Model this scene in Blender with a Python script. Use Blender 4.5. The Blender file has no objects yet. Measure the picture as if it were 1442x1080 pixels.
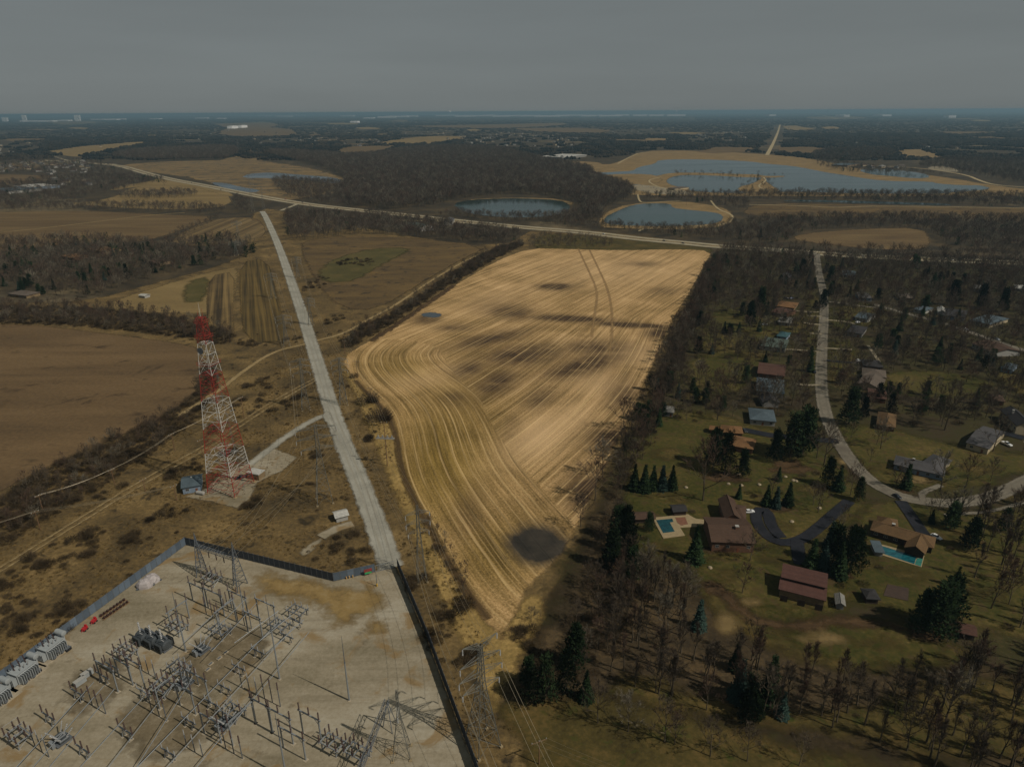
import bpy, math, random
import numpy as np
from mathutils import Vector, Matrix

# ------------------------------------------------------------------ camera, world, sun, exposure
S = bpy.context.scene
ROOT = S.collection
CAMH = 170.0
TH = math.atan(0.3985)
ROLL = math.radians(0.32)
F = 960.0
cam_d = bpy.data.cameras.new('camera')
cam = bpy.data.objects.new('camera', cam_d)
ROOT.objects.link(cam)
FW = Vector((0, math.cos(TH), -math.sin(TH)))
R0 = Vector((1, 0, 0))
U0 = Vector((0, math.sin(TH), math.cos(TH)))
RI = R0*math.cos(ROLL) - U0*math.sin(ROLL)
UP = U0*math.cos(ROLL) + R0*math.sin(ROLL)
m = Matrix((RI, UP, -FW)).transposed().to_4x4()
m.translation = Vector((0, 0, CAMH))
cam.matrix_world = m
cam_d.sensor_width = 36.0
cam_d.lens = 36.0*F/1442.0
cam_d.clip_start = 1.0
cam_d.clip_end = 120000.0
S.camera = cam

SUN_EL = math.radians(47.0)
SUN_D = Vector((0.885, -0.465, 0)).normalized()          # horizontal direction towards the sun
world = bpy.data.worlds.new('World')
S.world = world
world.use_nodes = True
wn = world.node_tree
for n in list(wn.nodes): wn.nodes.remove(n)
sky = wn.nodes.new('ShaderNodeTexSky')
sky.sky_type = 'NISHITA'
sky.sun_disc = False
sky.sun_elevation = SUN_EL
sky.sun_rotation = math.atan2(SUN_D.x, SUN_D.y)
sky.altitude = 200
sky.air_density = 1.0
sky.dust_density = 0.7
sky.ozone_density = 1.0
# thin high overcast veil: the sky's own colour pulled to grey, with faint soft streaks of cloud
hs = wn.nodes.new('ShaderNodeHueSaturation'); hs.inputs['Saturation'].default_value = 0.22; hs.inputs['Value'].default_value = 0.10
wn.links.new(sky.outputs[0], hs.inputs['Color'])
tc = wn.nodes.new('ShaderNodeTexCoord')
mp = wn.nodes.new('ShaderNodeMapping'); mp.inputs['Scale'].default_value = (1.2, 1.2, 9.0)
wn.links.new(tc.outputs['Generated'], mp.inputs['Vector'])
nz = wn.nodes.new('ShaderNodeTexNoise'); nz.inputs['Scale'].default_value = 1.6; nz.inputs['Detail'].default_value = 5; nz.inputs['Roughness'].default_value = .55
wn.links.new(mp.outputs[0], nz.inputs['Vector'])
mr = wn.nodes.new('ShaderNodeMapRange'); mr.inputs['From Min'].default_value = .3; mr.inputs['From Max'].default_value = .72
mr.inputs['To Min'].default_value = .95; mr.inputs['To Max'].default_value = 1.07
wn.links.new(nz.outputs['Fac'], mr.inputs['Value'])
mu = wn.nodes.new('ShaderNodeVectorMath'); mu.operation = 'SCALE'
veil = wn.nodes.new('ShaderNodeVectorMath'); veil.operation = 'ADD'; veil.inputs[1].default_value = (1.74, 2.0, 2.03)
wn.links.new(hs.outputs[0], veil.inputs[0])
wn.links.new(veil.outputs[0], mu.inputs[0]); wn.links.new(mr.outputs[0], mu.inputs['Scale'])
bg = wn.nodes.new('ShaderNodeBackground'); bg.inputs['Strength'].default_value = 0.1
wn.links.new(mu.outputs[0], bg.inputs['Color'])
wo = wn.nodes.new('ShaderNodeOutputWorld')
wn.links.new(bg.outputs[0], wo.inputs['Surface'])

sd = bpy.data.lights.new('sun', 'SUN')
sd.energy = 4.8; sd.angle = math.radians(0.6); sd.color = (1.0, 0.93, 0.82)
sun = bpy.data.objects.new('sun', sd)
ROOT.objects.link(sun)
sdir = Vector((SUN_D.x*math.cos(SUN_EL), SUN_D.y*math.cos(SUN_EL), math.sin(SUN_EL)))
sun.rotation_euler = sdir.to_track_quat('Z', 'Y').to_euler()
S.view_settings.view_transform = 'Standard'
S.view_settings.look = 'None'
S.view_settings.gamma = 1
S.view_settings.use_curve_mapping = False
S.view_settings.exposure = -0.5
S.render.engine = 'CYCLES'
S.cycles.transparent_max_bounces = 16
S.cycles.max_bounces = 5
S.cycles.diffuse_bounces = 2
S.cycles.glossy_bounces = 2
S.cycles.volume_bounces = 0

rnd = random.Random(7)
rng = np.random.default_rng(11)
PI = math.pi

# ------------------------------------------------------------------ photograph pixel (1442 x 1080) -> point on the ground
def ray(u, v):
    return FW + RI*((u-721.0)/F) + UP*((540.0-v)/F)
def G(u, v, z=0.0):
    d = ray(u, v)
    t = (CAMH-z)/max(-d.z, 0.004)
    return (d.x*t, d.y*t)
def GP(u, v, z=0.0):
    x, y = G(u, v, z); return Vector((x, y, z))
def height(u, vb, vt):                     # height of an upright thing with its base at row vb and its top at row vt
    x, y = G(u, vb); d = ray(u, vt)
    return CAMH + d.z*(y/d.y)
def proj(x, y, z=0.0):
    p = Vector((x, y, z-CAMH)); w = p.dot(FW)
    return 721+F*p.dot(RI)/w, 540-F*p.dot(UP)/w
def projn(P):
    P = np.asarray(P, float)
    q = np.column_stack([P[:, 0], P[:, 1], np.full(len(P), -CAMH)])
    w = q@np.array(FW); w = np.where(w < 1, 1, w)
    return 721+F*(q@np.array(RI))/w, 540-F*(q@np.array(UP))/w

# ------------------------------------------------------------------ helpers
def lin(c): return tuple(((x/255.0)/12.92 if x <= 10 else ((x/255.0+.055)/1.055)**2.4) for x in c)
KA = 1.29
def D(r, g, b):                            # surface colour that a sunlit level face needs to come out near this value
    return tuple(min(.85, x*KA) for x in lin((r, g, b)))
def col4(c): return (c[0], c[1], c[2], 1)

class NT:
    def __init__(s, name, rough=.9, spec=.25, metal=0.0):
        s.m = bpy.data.materials.new(name); s.m.use_nodes = True
        s.t = s.m.node_tree; s.p = s.t.nodes['Principled BSDF']; s.o = s.t.nodes['Material Output']
        s.p.inputs['Roughness'].default_value = rough
        s.p.inputs['Specular IOR Level'].default_value = spec
        s.p.inputs['Metallic'].default_value = metal
    def n(s, typ, **kw):
        x = s.t.nodes.new('ShaderNode'+typ)
        for k, v in kw.items():
            if k in x.inputs: x.inputs[k].default_value = v
            else: setattr(x, k, v)
        return x
    def l(s, a, b): s.t.links.new(a, b)
    def pos(s): return s.n('NewGeometry').outputs['Position']
    def obj(s): return s.n('TexCoord').outputs['Object']
    def noise(s, vec, scale, detail=4, rough=.6, sc=(1, 1, 1), rot=0, dist=0.0):
        if sc != (1, 1, 1) or rot:
            mp = s.n('Mapping'); mp.inputs['Scale'].default_value = sc; mp.inputs['Rotation'].default_value = (0, 0, rot)
            s.l(vec, mp.inputs['Vector']); vec = mp.outputs[0]
        x = s.n('TexNoise', Scale=scale, Detail=detail, Roughness=rough, Distortion=dist)
        s.l(vec, x.inputs['Vector']); return x.outputs['Fac']
    def ramp(s, fac, stops):
        r = s.n('ValToRGB'); e = r.color_ramp.elements
        while len(e) < len(stops): e.new(.5)
        for q, (p, c) in zip(e, stops): q.position = p; q.color = col4(c)
        s.l(fac, r.inputs['Fac']); return r.outputs['Color']
    def rng(s, v, a, b, c=0.0, d=1.0):
        r = s.n('MapRange'); r.inputs['From Min'].default_value = a; r.inputs['From Max'].default_value = b
        r.inputs['To Min'].default_value = c; r.inputs['To Max'].default_value = d
        s.l(v, r.inputs['Value']); return r.outputs[0]
    def math(s, op, a, b=None):
        r = s.n('Math', operation=op)
        for i, q in enumerate((a, b)):
            if q is None: continue
            if isinstance(q, (int, float)): r.inputs[i].default_value = q
            else: s.l(q, r.inputs[i])
        return r.outputs[0]
    def mix(s, fac, a, b, mode='MIX'):
        r = s.n('Mix', data_type='RGBA', blend_type=mode)
        for i, q in ((0, fac), (6, a), (7, b)):
            if isinstance(q, (int, float)): r.inputs[i].default_value = q
            elif isinstance(q, tuple): r.inputs[i].default_value = col4(q)
            else: s.l(q, r.inputs[i])
        return r.outputs[2]
    def attr(s, name): return s.n('Attribute', attribute_name=name)
    def color(s, c): s.l(c, s.p.inputs['Base Color'])
    def bump(s, h, dist, strength=.6):
        b = s.n('Bump'); b.inputs['Strength'].default_value = strength; b.inputs['Distance'].default_value = dist
        s.l(h, b.inputs['Height']); s.l(b.outputs[0], s.p.inputs['Normal'])
    def edge(s, soft, amp, nscale):        # ragged, worn-in border of a ground sheet (attribute sd: metres inside the border)
        v = s.pos()
        n1 = s.noise(v, 1.0/nscale, 5, .65)
        a = s.math('MULTIPLY', s.math('SUBTRACT', n1, .5), amp*4)
        f = s.rng(s.math('ADD', s.attr('sd').outputs['Fac'], a), -soft, soft)
        t = s.n('BsdfTransparent'); mx = s.n('MixShader')
        s.l(f, mx.inputs[0]); s.l(t.outputs[0], mx.inputs[1]); s.l(s.p.outputs[0], mx.inputs[2])
        s.l(mx.outputs[0], s.o.inputs['Surface'])

def simple(name, c, rough=.7, spec=.3, metal=0.0, var=.25, scale=.8, rand=0.0):
    k = NT(name, rough, spec, metal)
    f = k.noise(k.obj(), scale, 4, .6)
    a = tuple(x*(1-var) for x in c); b = tuple(min(.9, x*(1+var)) for x in c)
    cc = k.ramp(f, [(.3, a), (.7, b)])
    if rand:
        r = k.n('ObjectInfo').outputs['Random']
        h = k.n('HueSaturation'); k.l(k.rng(r, 0, 1, 1-rand, 1+rand), h.inputs['Value']); k.l(cc, h.inputs['Color']); cc = h.outputs[0]
    k.color(cc); return k.m

def gmat(name, cols, scale=25.0, fine=2.0, stretch=(1, 1, 1), rot=0, edge=(1.5, 2.0, 8.0), bump=.25, speck=None, contrast=.35):
    k = NT(name, .95, .1)
    v = k.pos()
    a = k.noise(v, 1/scale, 5, .62, stretch, rot, .4)
    b = k.noise(v, 1/fine, 3, .7)
    c = k.math('ADD', k.math('MULTIPLY', a, 1-contrast), k.math('MULTIPLY', b, contrast))
    n = len(cols)
    cc = k.ramp(c, [(.34+.32*i/(n-1), q) for i, q in enumerate(cols)])
    if speck:
        sc, lo, hi, colr = speck
        s2 = k.rng(k.noise(v, 1/sc, 4, .65, dist=.6), lo, hi)
        cc = k.mix(s2, cc, colr)
    k.color(cc)
    if bump: k.bump(b, bump)
    if edge: k.edge(*edge)
    return k.m

def link(name, me, mat=None, parent=None, **props):
    o = bpy.data.objects.new(name, me); ROOT.objects.link(o)
    if parent is not None: o.parent = parent
    if mat is not None and me is not None and len(me.materials) == 0: me.materials.append(mat)
    for k, v in props.items(): o[k] = v
    return o
def empty(name, loc, rz=0.0, **props):
    o = bpy.data.objects.new(name, None); ROOT.objects.link(o)
    o.location = loc; o.rotation_euler = (0, 0, rz); o.empty_display_size = .5
    for k, v in props.items(): o[k] = v
    return o

class MB:                                   # collects solids for ONE mesh
    def __init__(s): s.v = []; s.f = []
    def add(s, vs, fs):
        b = len(s.v); s.v += [tuple(x) for x in vs]; s.f += [tuple(i+b for i in f) for f in fs]
    def box(s, c, d, rz=0.0):
        x, y, z = c; a, b, h = d[0]/2, d[1]/2, d[2]/2
        cs, sn = math.cos(rz), math.sin(rz)
        vs = [(x+px*cs-py*sn, y+px*sn+py*cs, z+pz) for pz in (-h, h) for px, py in ((-a, -b), (a, -b), (a, b), (-a, b))]
        s.add(vs, [(3, 2, 1, 0), (4, 5, 6, 7), (0, 1, 5, 4), (1, 2, 6, 5), (2, 3, 7, 6), (3, 0, 4, 7)]); return s
    def bar(s, p, q, r, r2=None, n=4):
        p = Vector(p); q = Vector(q); d = q-p
        if d.length < 1e-6: return s
        d.normalize(); a = d.orthogonal().normalized(); b = d.cross(a); r2 = r if r2 is None else r2
        vs = []
        for c, rr in ((p, r), (q, r2)):
            for i in range(n):
                t = 2*PI*(i+.5)/n; vs.append(c+a*(math.cos(t)*rr)+b*(math.sin(t)*rr))
        fs = [(i, (i+1) % n, n+(i+1) % n, n+i) for i in range(n)]
        fs += [tuple(reversed(range(n))), tuple(range(n, 2*n))]
        s.add(vs, fs); return s
    def path(s, pts, r, n=4):
        for a, b in zip(pts, pts[1:]): s.bar(a, b, r, n=n)
        return s
    def lathe(s, c, prof, n=12, axis=None):
        c = Vector(c); ax = Vector(axis or (0, 0, 1)).normalized(); a = ax.orthogonal().normalized(); b = ax.cross(a)
        vs = []; fs = []
        for r, z in prof:
            for i in range(n):
                t = 2*PI*i/n; vs.append(c+ax*z+a*(math.cos(t)*r)+b*(math.sin(t)*r))
        for j in range(len(prof)-1):
            for i in range(n): fs.append((j*n+i, j*n+(i+1) % n, (j+1)*n+(i+1) % n, (j+1)*n+i))
        fs += [tuple(reversed(range(n))), tuple(range((len(prof)-1)*n, len(prof)*n))]
        s.add(vs, fs); return s
    def poly(s, pts, fs): s.add(pts, fs); return s
    def mesh(s, name, smooth=False):
        me = bpy.data.meshes.new(name); me.from_pydata(s.v, [], s.f); me.update()
        if smooth: me.polygons.foreach_set('use_smooth', [True]*len(me.polygons))
        return me
    def build(s, name, mat, parent=None, smooth=False, **props):
        return link(name, s.mesh(name, smooth), mat, parent, **props)

def copy_thing(root, loc, rz, sc=1.0, **props):
    r = root.copy(); ROOT.objects.link(r); r.location = loc; r.rotation_euler = (0, 0, rz); r.scale = (sc, sc, sc)
    for k, v in props.items(): r[k] = v
    for ch in list(root.children):
        c = ch.copy(); ROOT.objects.link(c); c.parent = r
        for g in list(ch.children):
            d = g.copy(); ROOT.objects.link(d); d.parent = c
    return r

# polygons and distance
def smooth_poly(P, it=2, closed=True):
    P = np.asarray(P, float)
    for _ in range(it):
        if closed: Q = np.roll(P, -1, 0); P = np.stack([P*.75+Q*.25, P*.25+Q*.75], 1).reshape(-1, 2)
        else:
            A, B = P[:-1], P[1:]; R = np.stack([A*.75+B*.25, A*.25+B*.75], 1).reshape(-1, 2)
            R[0] = P[0]; R[-1] = P[-1]; P = R
    return P
def inside(P, poly):
    x, y = P[:, 0], P[:, 1]; c = np.zeros(len(P), bool); n = len(poly)
    for i in range(n):
        x1, y1 = poly[i]; x2, y2 = poly[(i+1) % n]
        if y1 == y2: continue
        k = ((y1 > y) != (y2 > y)) & (x < (x2-x1)*(y-y1)/(y2-y1)+x1)
        c ^= k
    return c
def segdist(P, L, closed):
    best = np.full(len(P), 1e18); arc = np.zeros(len(P)); side = np.zeros(len(P)); acc = 0.0
    n = len(L); rngi = range(n if closed else n-1)
    for i in rngi:
        a = L[i]; b = L[(i+1) % n]; d = b-a; ln = math.hypot(*d)
        if ln < 1e-9: continue
        t = np.clip(((P-a)@d)/(ln*ln), 0, 1); q = a+t[:, None]*d; r = P-q
        dd = (r*r).sum(1); k = dd < best
        best = np.where(k, dd, best); arc = np.where(k, acc+t*ln, arc)
        cr = d[0]*(P[:, 1]-a[1])-d[1]*(P[:, 0]-a[0]); side = np.where(k, np.sign(cr), side); acc += ln
    return np.sqrt(best), arc, side
def wpoly(px, smooth=1):
    P = np.array([G(*p) for p in px]); return smooth_poly(P, smooth) if smooth else P
REG = {}
ZI = [0]
def region(name, px, mat, z, smooth=1, margin=4.0, cells=110, kind='structure', key=None, attrs=None, worldpts=None, **props):
    W = worldpts if worldpts is not None else wpoly(px, smooth)
    ZI[0] += 1; z = z+ZI[0]*.0011
    lo = W.min(0)-margin; hi = W.max(0)+margin
    step = max((hi-lo).max()/cells, .6)
    nx = int((hi[0]-lo[0])/step)+2; ny = int((hi[1]-lo[1])/step)+2
    gx, gy = np.meshgrid(lo[0]+np.arange(nx)*step, lo[1]+np.arange(ny)*step)
    P = np.column_stack([gx.ravel(), gy.ravel()])
    dist, arc, _ = segdist(P, W, True)
    sdv = np.where(inside(P, W), dist, -dist)
    keep = (sdv > -margin-step*1.5).reshape(ny, nx)
    q = keep[:-1, :-1] & keep[1:, :-1] & keep[:-1, 1:] & keep[1:, 1:]
    j, i = np.nonzero(q); a = j*nx+i
    faces = np.stack([a, a+1, a+nx+1, a+nx], 1)
    used = np.unique(faces); mp = np.full(nx*ny, -1); mp[used] = np.arange(len(used)); faces = mp[faces]
    V = np.column_stack([P[used], np.full(len(used), z)])
    me = bpy.data.meshes.new(name)
    me.vertices.add(len(V)); me.vertices.foreach_set('co', V.ravel().astype('f'))
    me.loops.add(faces.size); me.loops.foreach_set('vertex_index', faces.ravel().astype('i'))
    me.polygons.add(len(faces)); me.polygons.foreach_set('loop_start', (np.arange(len(faces))*4).astype('i'))
    me.update(calc_edges=True)
    at = me.attributes.new('sd', 'FLOAT', 'POINT'); at.data.foreach_set('value', sdv[used].astype('f'))
    if attrs:
        for an, fn in attrs.items():
            val = fn(P[used])
            if val.ndim == 2:
                at = me.attributes.new(an, 'FLOAT_VECTOR', 'POINT'); at.data.foreach_set('vector', val.astype('f').ravel())
            else:
                at = me.attributes.new(an, 'FLOAT', 'POINT'); at.data.foreach_set('value', val.astype('f'))
    o = link(name, me, mat, kind=kind, **props)
    if key: REG[key] = W
    return o
ROADS = []
def ribbon(name, px, width, mat, z, smooth=2, margin=1.5, kind='structure', offset=0.0, avoid=True, world=None, step=None, **props):
    ZI[0] += 1; z = z+ZI[0]*.0011
    C = np.array([G(*p) for p in px]) if world is None else np.asarray(world, float)
    C = smooth_poly(C, smooth, False)
    L = np.concatenate([[0], np.cumsum(np.hypot(*np.diff(C, axis=0).T))])
    n = max(int(L[-1]/(step or max(3.0, L[-1]/400))), 2)
    s = np.linspace(0, L[-1], n)
    X = np.column_stack([np.interp(s, L, C[:, 0]), np.interp(s, L, C[:, 1])])
    T = np.gradient(X, axis=0); T /= np.hypot(*T.T)[:, None]; N = np.column_stack([-T[:, 1], T[:, 0]])
    X = X+N*offset
    w = width/2
    ofs = [-w-margin, -w*.5, 0, w*.5, w+margin]
    V = []; sdv = []; rc = []
    for o_ in ofs:
        V.append(np.column_stack([X+N*o_, np.full(n, z)])); sdv.append(np.full(n, w-abs(o_))); rc.append(np.column_stack([np.full(n, o_), s, np.zeros(n)]))
    V = np.stack(V, 1).reshape(-1, 3); sdv = np.stack(sdv, 1).ravel(); rc = np.stack(rc, 1).reshape(-1, 3)
    k = len(ofs); fs = []
    for i in range(n-1):
        for j in range(k-1):
            a = i*k+j; fs.append((a, a+k, a+k+1, a+1))
    me = bpy.data.meshes.new(name); me.from_pydata(V.tolist(), [], [tuple(reversed(f)) for f in fs]); me.update()
    if me.polygons[0].normal.z < 0: me.flip_normals()
    at = me.attributes.new('sd', 'FLOAT', 'POINT'); at.data.foreach_set('value', sdv.astype('f'))
    at = me.attributes.new('row', 'FLOAT_VECTOR', 'POINT'); at.data.foreach_set('vector', rc.astype('f').ravel())
    if avoid: ROADS.append((X, width/2))
    return link(name, me, mat, kind=kind, **props)
# ------------------------------------------------------------------ THE SETTING: ground, fields, water, roads
base = NT('countryside_floor', .95, .1)
v = base.pos()
n_big = base.noise(v, 1/420.0, 6, .62, (1, .55, 1))
n_mid = base.noise(v, 1/38.0, 5, .62)
n_f = base.noise(v, 1/3.0, 3, .7)
wood = base.ramp(base.math('ADD', base.math('MULTIPLY', n_mid, .6), base.math('MULTIPLY', n_f, .4)), [(.38, D(38, 34, 27)), (.5, D(52, 45, 33)), (.62, D(68, 57, 39))])
fld = base.ramp(n_mid, [(.4, D(66, 58, 44)), (.6, D(92, 80, 58))])
base.color(base.mix(base.rng(n_big, .57, .61), wood, fld))
base.bump(n_f, .3)
gsize = 46000.0
me = bpy.data.meshes.new('ground')
N = 24
gx = np.linspace(-gsize, gsize, N+1)
me.from_pydata([(x, y+6000*0, 0) for y in gx for x in gx], [], [(j*(N+1)+i, j*(N+1)+i+1, (j+1)*(N+1)+i+1, (j+1)*(N+1)+i) for j in range(N) for i in range(N)])
link('ground', me, base.m, kind='structure')

m_prairie = gmat('dead_prairie_grass', [D(50, 43, 30), D(70, 58, 37), D(90, 74, 46), D(112, 93, 60)], 30, 1.8, edge=(2, 3, 10), bump=.3, speck=(9, .56, .68, D(45, 38, 26)), contrast=.42)
m_gold = gmat('golden_dry_grass', [D(88, 74, 42), D(116, 96, 56), D(144, 120, 74)], 18, 1.4, edge=(1.5, 2, 7), speck=(6, .57, .68, D(88, 70, 42)), contrast=.45)
m_corn = gmat('brown_stubble_field', [D(64, 52, 37), D(82, 66, 45), D(96, 78, 54)], 60, 2.2, (.35, 1.6, 1), math.radians(-24), (1.2, 1.2, 8), .15, (26, .58, .7, D(54, 43, 30)), .4)
m_weed = gmat('weedy_fallow_field', [D(56, 46, 32), D(76, 62, 40), D(92, 74, 44)], 42, 2.5, (.6, 1.8, 1), math.radians(10), (2, 2.5, 10), .2, (14, .56, .66, D(48, 40, 30)))
m_winter = gmat('winter_wheat_green', [D(54, 49, 28), D(64, 59, 32), D(80, 68, 40)], 30, 3, edge=(3, 4, 14), bump=.1)
m_tan = gmat('tan_hay_field', [D(84, 70, 44), D(100, 84, 54), D(112, 95, 62)], 70, 3, (.4, 1.5, 1), 0, (2, 3, 14), .1)
m_brownf = gmat('ploughed_brown_field', [D(66, 53, 36), D(80, 65, 43), D(96, 80, 54)], 55, 3, (.3, 1.5, 1), math.radians(8), (2, 3, 14), .1)
m_marsh = gmat('marsh_reed_bed', [D(70, 60, 44), D(94, 78, 52), D(116, 97, 64)], 60, 5, (.3, 1.8, 1), 0, (6, 16, 45), .2, (34, .52, .62, D(62, 55, 44)))
m_shore = gmat('dry_lakeshore_grass', [D(80, 68, 46), D(104, 86, 56), D(120, 100, 68)], 30, 4, (.5, 1.2, 1), 0, (2, 4, 14), .1, (14, .58, .68, D(66, 60, 44)))
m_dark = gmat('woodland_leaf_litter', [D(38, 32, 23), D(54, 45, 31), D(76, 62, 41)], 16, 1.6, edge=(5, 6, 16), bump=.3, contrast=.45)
m_lawn = gmat('spring_lawn', [D(34, 36, 14), D(48, 48, 19), D(64, 57, 27), D(84, 71, 40)], 34, 2.0, edge=(3, 5, 12), bump=.1, speck=(5, .52, .66, D(60, 49, 29)), contrast=.45)
m_rough = gmat('rough_meadow', [D(44, 38, 20), D(62, 54, 27), D(84, 68, 38)], 20, 1.7, edge=(3, 4, 10), bump=.2, speck=(8, .56, .68, D(48, 52, 20)), contrast=.42)
m_yardfloor = gmat('leafy_yard_floor', [D(36, 32, 22), D(50, 42, 28), D(46, 44, 22), D(70, 58, 38)], 34, 2.2, edge=(6, 8, 20), bump=.15, contrast=.35)  # brown leaf litter and dull green lawn mixed by noise
m_track = gmat('packed_dirt_track', [D(96, 82, 56), D(116, 99, 68), D(126, 110, 80)], 14, 1.5, edge=(.5, .6, 3), bump=.05)
m_mud = gmat('bare_mud', [D(46, 36, 24), D(60, 46, 30), D(74, 58, 38)], 12, 1.5, edge=(1.5, 2.5, 7), bump=.1)

m_furrow = gmat('dark_furrow_soil', [D(58, 46, 30), D(76, 60, 38)], 12, 1.5, edge=(1.4, .5, 5), bump=.1)
m_wheel = gmat('wheel_worn_stubble', [D(112, 90, 60), D(136, 111, 76)], 12, 1.5, edge=(1.2, .3, 4), bump=0)
pa_ = G(182, 1019, 6); pb_ = G(257, 960, 6); ANG0 = -math.atan2(pb_[1]-pa_[1], pb_[0]-pa_[0])
# gravel yard: pale compacted stone with ochre stains and wheel marks
k = NT('gravel_yard', .95, .15)
v = k.pos()
a = k.noise(v, 1/26.0, 5, .6, (.45, 1.3, 1), math.radians(52)); b = k.noise(v, 1/1.1, 4, .75); c = k.noise(v, 1/16.0, 6, .6, (1, 1, 1), 0, 1.2)
g = k.ramp(k.math('ADD', k.math('MULTIPLY', a, .7), k.math('MULTIPLY', b, .3)), [(.36, D(96, 88, 70)), (.5, D(119, 110, 92)), (.62, D(133, 126, 110))])
g = k.mix(k.rng(c, .54, .64, 0, .75), g, D(106, 85, 52))
st = k.noise(v, 1/4.0, 4, .65, (.12, 1.6, 1), ANG0)
g = k.mix(k.rng(st, .5, .7, 0, .35), g, D(84, 76, 60))
c2 = k.noise(v, 1/7.0, 5, .65)
g = k.mix(k.rng(c2, .6, .72, 0, .6), g, D(70, 60, 44))
k.color(g); k.bump(b, .06); k.edge(.6, .5, 3)
m_gravel = k.m
def road_mat(name, cols, dark, edge=(.35, .35, 2.5), lanes=(1.9,), cracks=True):
    k = NT(name, .9, .2)
    v = k.pos()
    a = k.noise(v, 1/14.0, 5, .6); b = k.noise(v, 1/.7, 3, .7)
    g = k.ramp(k.math('ADD', k.math('MULTIPLY', a, .65), k.math('MULTIPLY', b, .35)), [(.36+.14*i, c) for i, c in enumerate(cols)])
    sx = k.n('SeparateXYZ'); k.l(k.attr('row').outputs['Vector'], sx.inputs[0])
    x = k.math('ABSOLUTE', sx.outputs[0])
    for w in lanes:
        d = k.math('ABSOLUTE', k.math('SUBTRACT', x, w))
        f = k.math('MULTIPLY', k.rng(d, 0, .9, .5, 0), k.rng(a, .35, .6))
        g = k.mix(f, g, dark)
    if cracks:                              # cross joints and tar-sealed cracks
        q = k.math('ABSOLUTE', k.math('SUBTRACT', k.math('FRACT', k.math('DIVIDE', sx.outputs[1], 9.0)), .5))
        g = k.mix(k.rng(q, 0, .02, .5, 0), g, dark)
        cr = k.math('ABSOLUTE', k.math('SUBTRACT', k.noise(v, 1/5.0, 4, .55, dist=1.0), .5))
        g = k.mix(k.rng(cr, 0, .012, .6, 0), g, dark)
    k.color(g); k.bump(b, .03); k.edge(*edge); return k.m
m_groad = road_mat('gravel_road', [D(104, 101, 91), D(122, 119, 108), D(134, 131, 120)], D(106, 98, 82), (.7, .9, 5), (1.6,), False)
m_street = road_mat('worn_pale_asphalt', [D(76, 70, 60), D(92, 86, 74), D(104, 98, 86)], D(60, 55, 48))
m_highway = road_mat('highway_concrete', [D(110, 102, 84), D(122, 114, 94), D(132, 124, 104)], D(104, 96, 78), (.6, .5, 6), (3.0,), False)
m_black = gmat('black_asphalt', [D(20, 21, 24), D(29, 30, 34), D(38, 38, 41)], 9, 1.0, edge=(.25, .2, 2), bump=.02)
m_pave = gmat('pale_concrete', [D(92, 84, 68), D(112, 103, 84), D(124, 114, 94)], 6, .8, edge=(.15, .1, 1.5), bump=.02)
m_path = road_mat('crushed_stone_path', [D(116, 104, 76), D(132, 118, 88), D(140, 126, 96)], D(104, 92, 66), (.4, .5, 4), (9,), False)

# water
def water(name, c, rough=.07, tint=(.3, .4, .42)):
    k = NT(name, rough, .5)
    v = k.pos(); a = k.noise(v, 1/120.0, 4, .6, (.3, 1.4, 1))
    k.color(k.ramp(a, [(.4, tuple(x*.85 for x in c)), (.62, tuple(x*1.2 for x in c))]))
    k.bump(k.noise(v, 1/2.2, 3, .6), .08, .5); k.p.inputs['Specular IOR Level'].default_value = .3; k.p.inputs['Specular Tint'].default_value = (.66, .9, .86, 1)
    k.l(k.rng(a, .4, .6, rough*.6, rough*2.0), k.p.inputs['Roughness'])
    k.edge(.8, 2.6, 14); return k.m
m_water = water('lake_water', D(34, 50, 50))
m_pond = water('pond_water', D(24, 42, 40))
m_marshw = water('marsh_water', D(50, 56, 60), .15)

# large sheets, left and centre -------------------------------------------------
region('prairie', [(-500, 1500), (-500, 428), (0, 426), (120, 426), (220, 398), (320, 372), (350, 352), (345, 330), (362, 292), (420, 300), (560, 330), (700, 352), (760, 318), (960, 338), (1010, 352), (985, 430), (900, 610), (810, 790), (760, 870), (745, 960), (790, 1080), (900, 1500)], m_prairie, .03, margin=30)
region('stubble_field', [(-300, 470), (0, 457), (20, 457), (60, 459), (150, 470), (250, 483), (282, 491), (286, 520), (276, 556), (235, 586), (150, 622), (60, 660), (0, 692), (-300, 840)], m_corn, .06, margin=12, key='corn')
region('hay_field', [(140, 432), (200, 410), (330, 374), (336, 385), (325, 440), (240, 442), (160, 437)], m_tan, .06, margin=8)
region('garden_plot', [(262, 397), (296, 389), (288, 424), (257, 427)], m_winter, .09, margin=4)
region('hedge_pasture', [(420, 346), (440, 336), (520, 331), (560, 334), (690, 346), (640, 371), (590, 401), (530, 437), (480, 434), (448, 402)], m_weed, .06, margin=10)
region('green_wheat_patch', [(448, 376), (500, 354), (560, 348), (580, 352), (540, 371), (500, 396), (455, 399)], m_winter, .09, margin=14)
region('brown_field', [(-400, 300), (0, 299), (90, 297), (170, 299), (240, 303), (310, 305), (250, 326), (230, 333), (190, 342), (100, 342), (0, 357), (-400, 380)], m_brownf, .06, margin=14)
region('tan_field', [(90, 286), (150, 283), (190, 262), (260, 258), (318, 270), (330, 290), (260, 296), (150, 292)], m_tan, .06, margin=14)
region('roadside_field', [(232, 249), (300, 262), (330, 274), (325, 278), (270, 262), (200, 262), (150, 270), (165, 262), (200, 258)], m_tan, .07, margin=14)
region('suburb_pasture', [(-300, 250), (0, 246), (60, 247), (100, 250), (60, 256), (0, 262), (-300, 268)], m_brownf, .06, margin=20)
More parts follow.
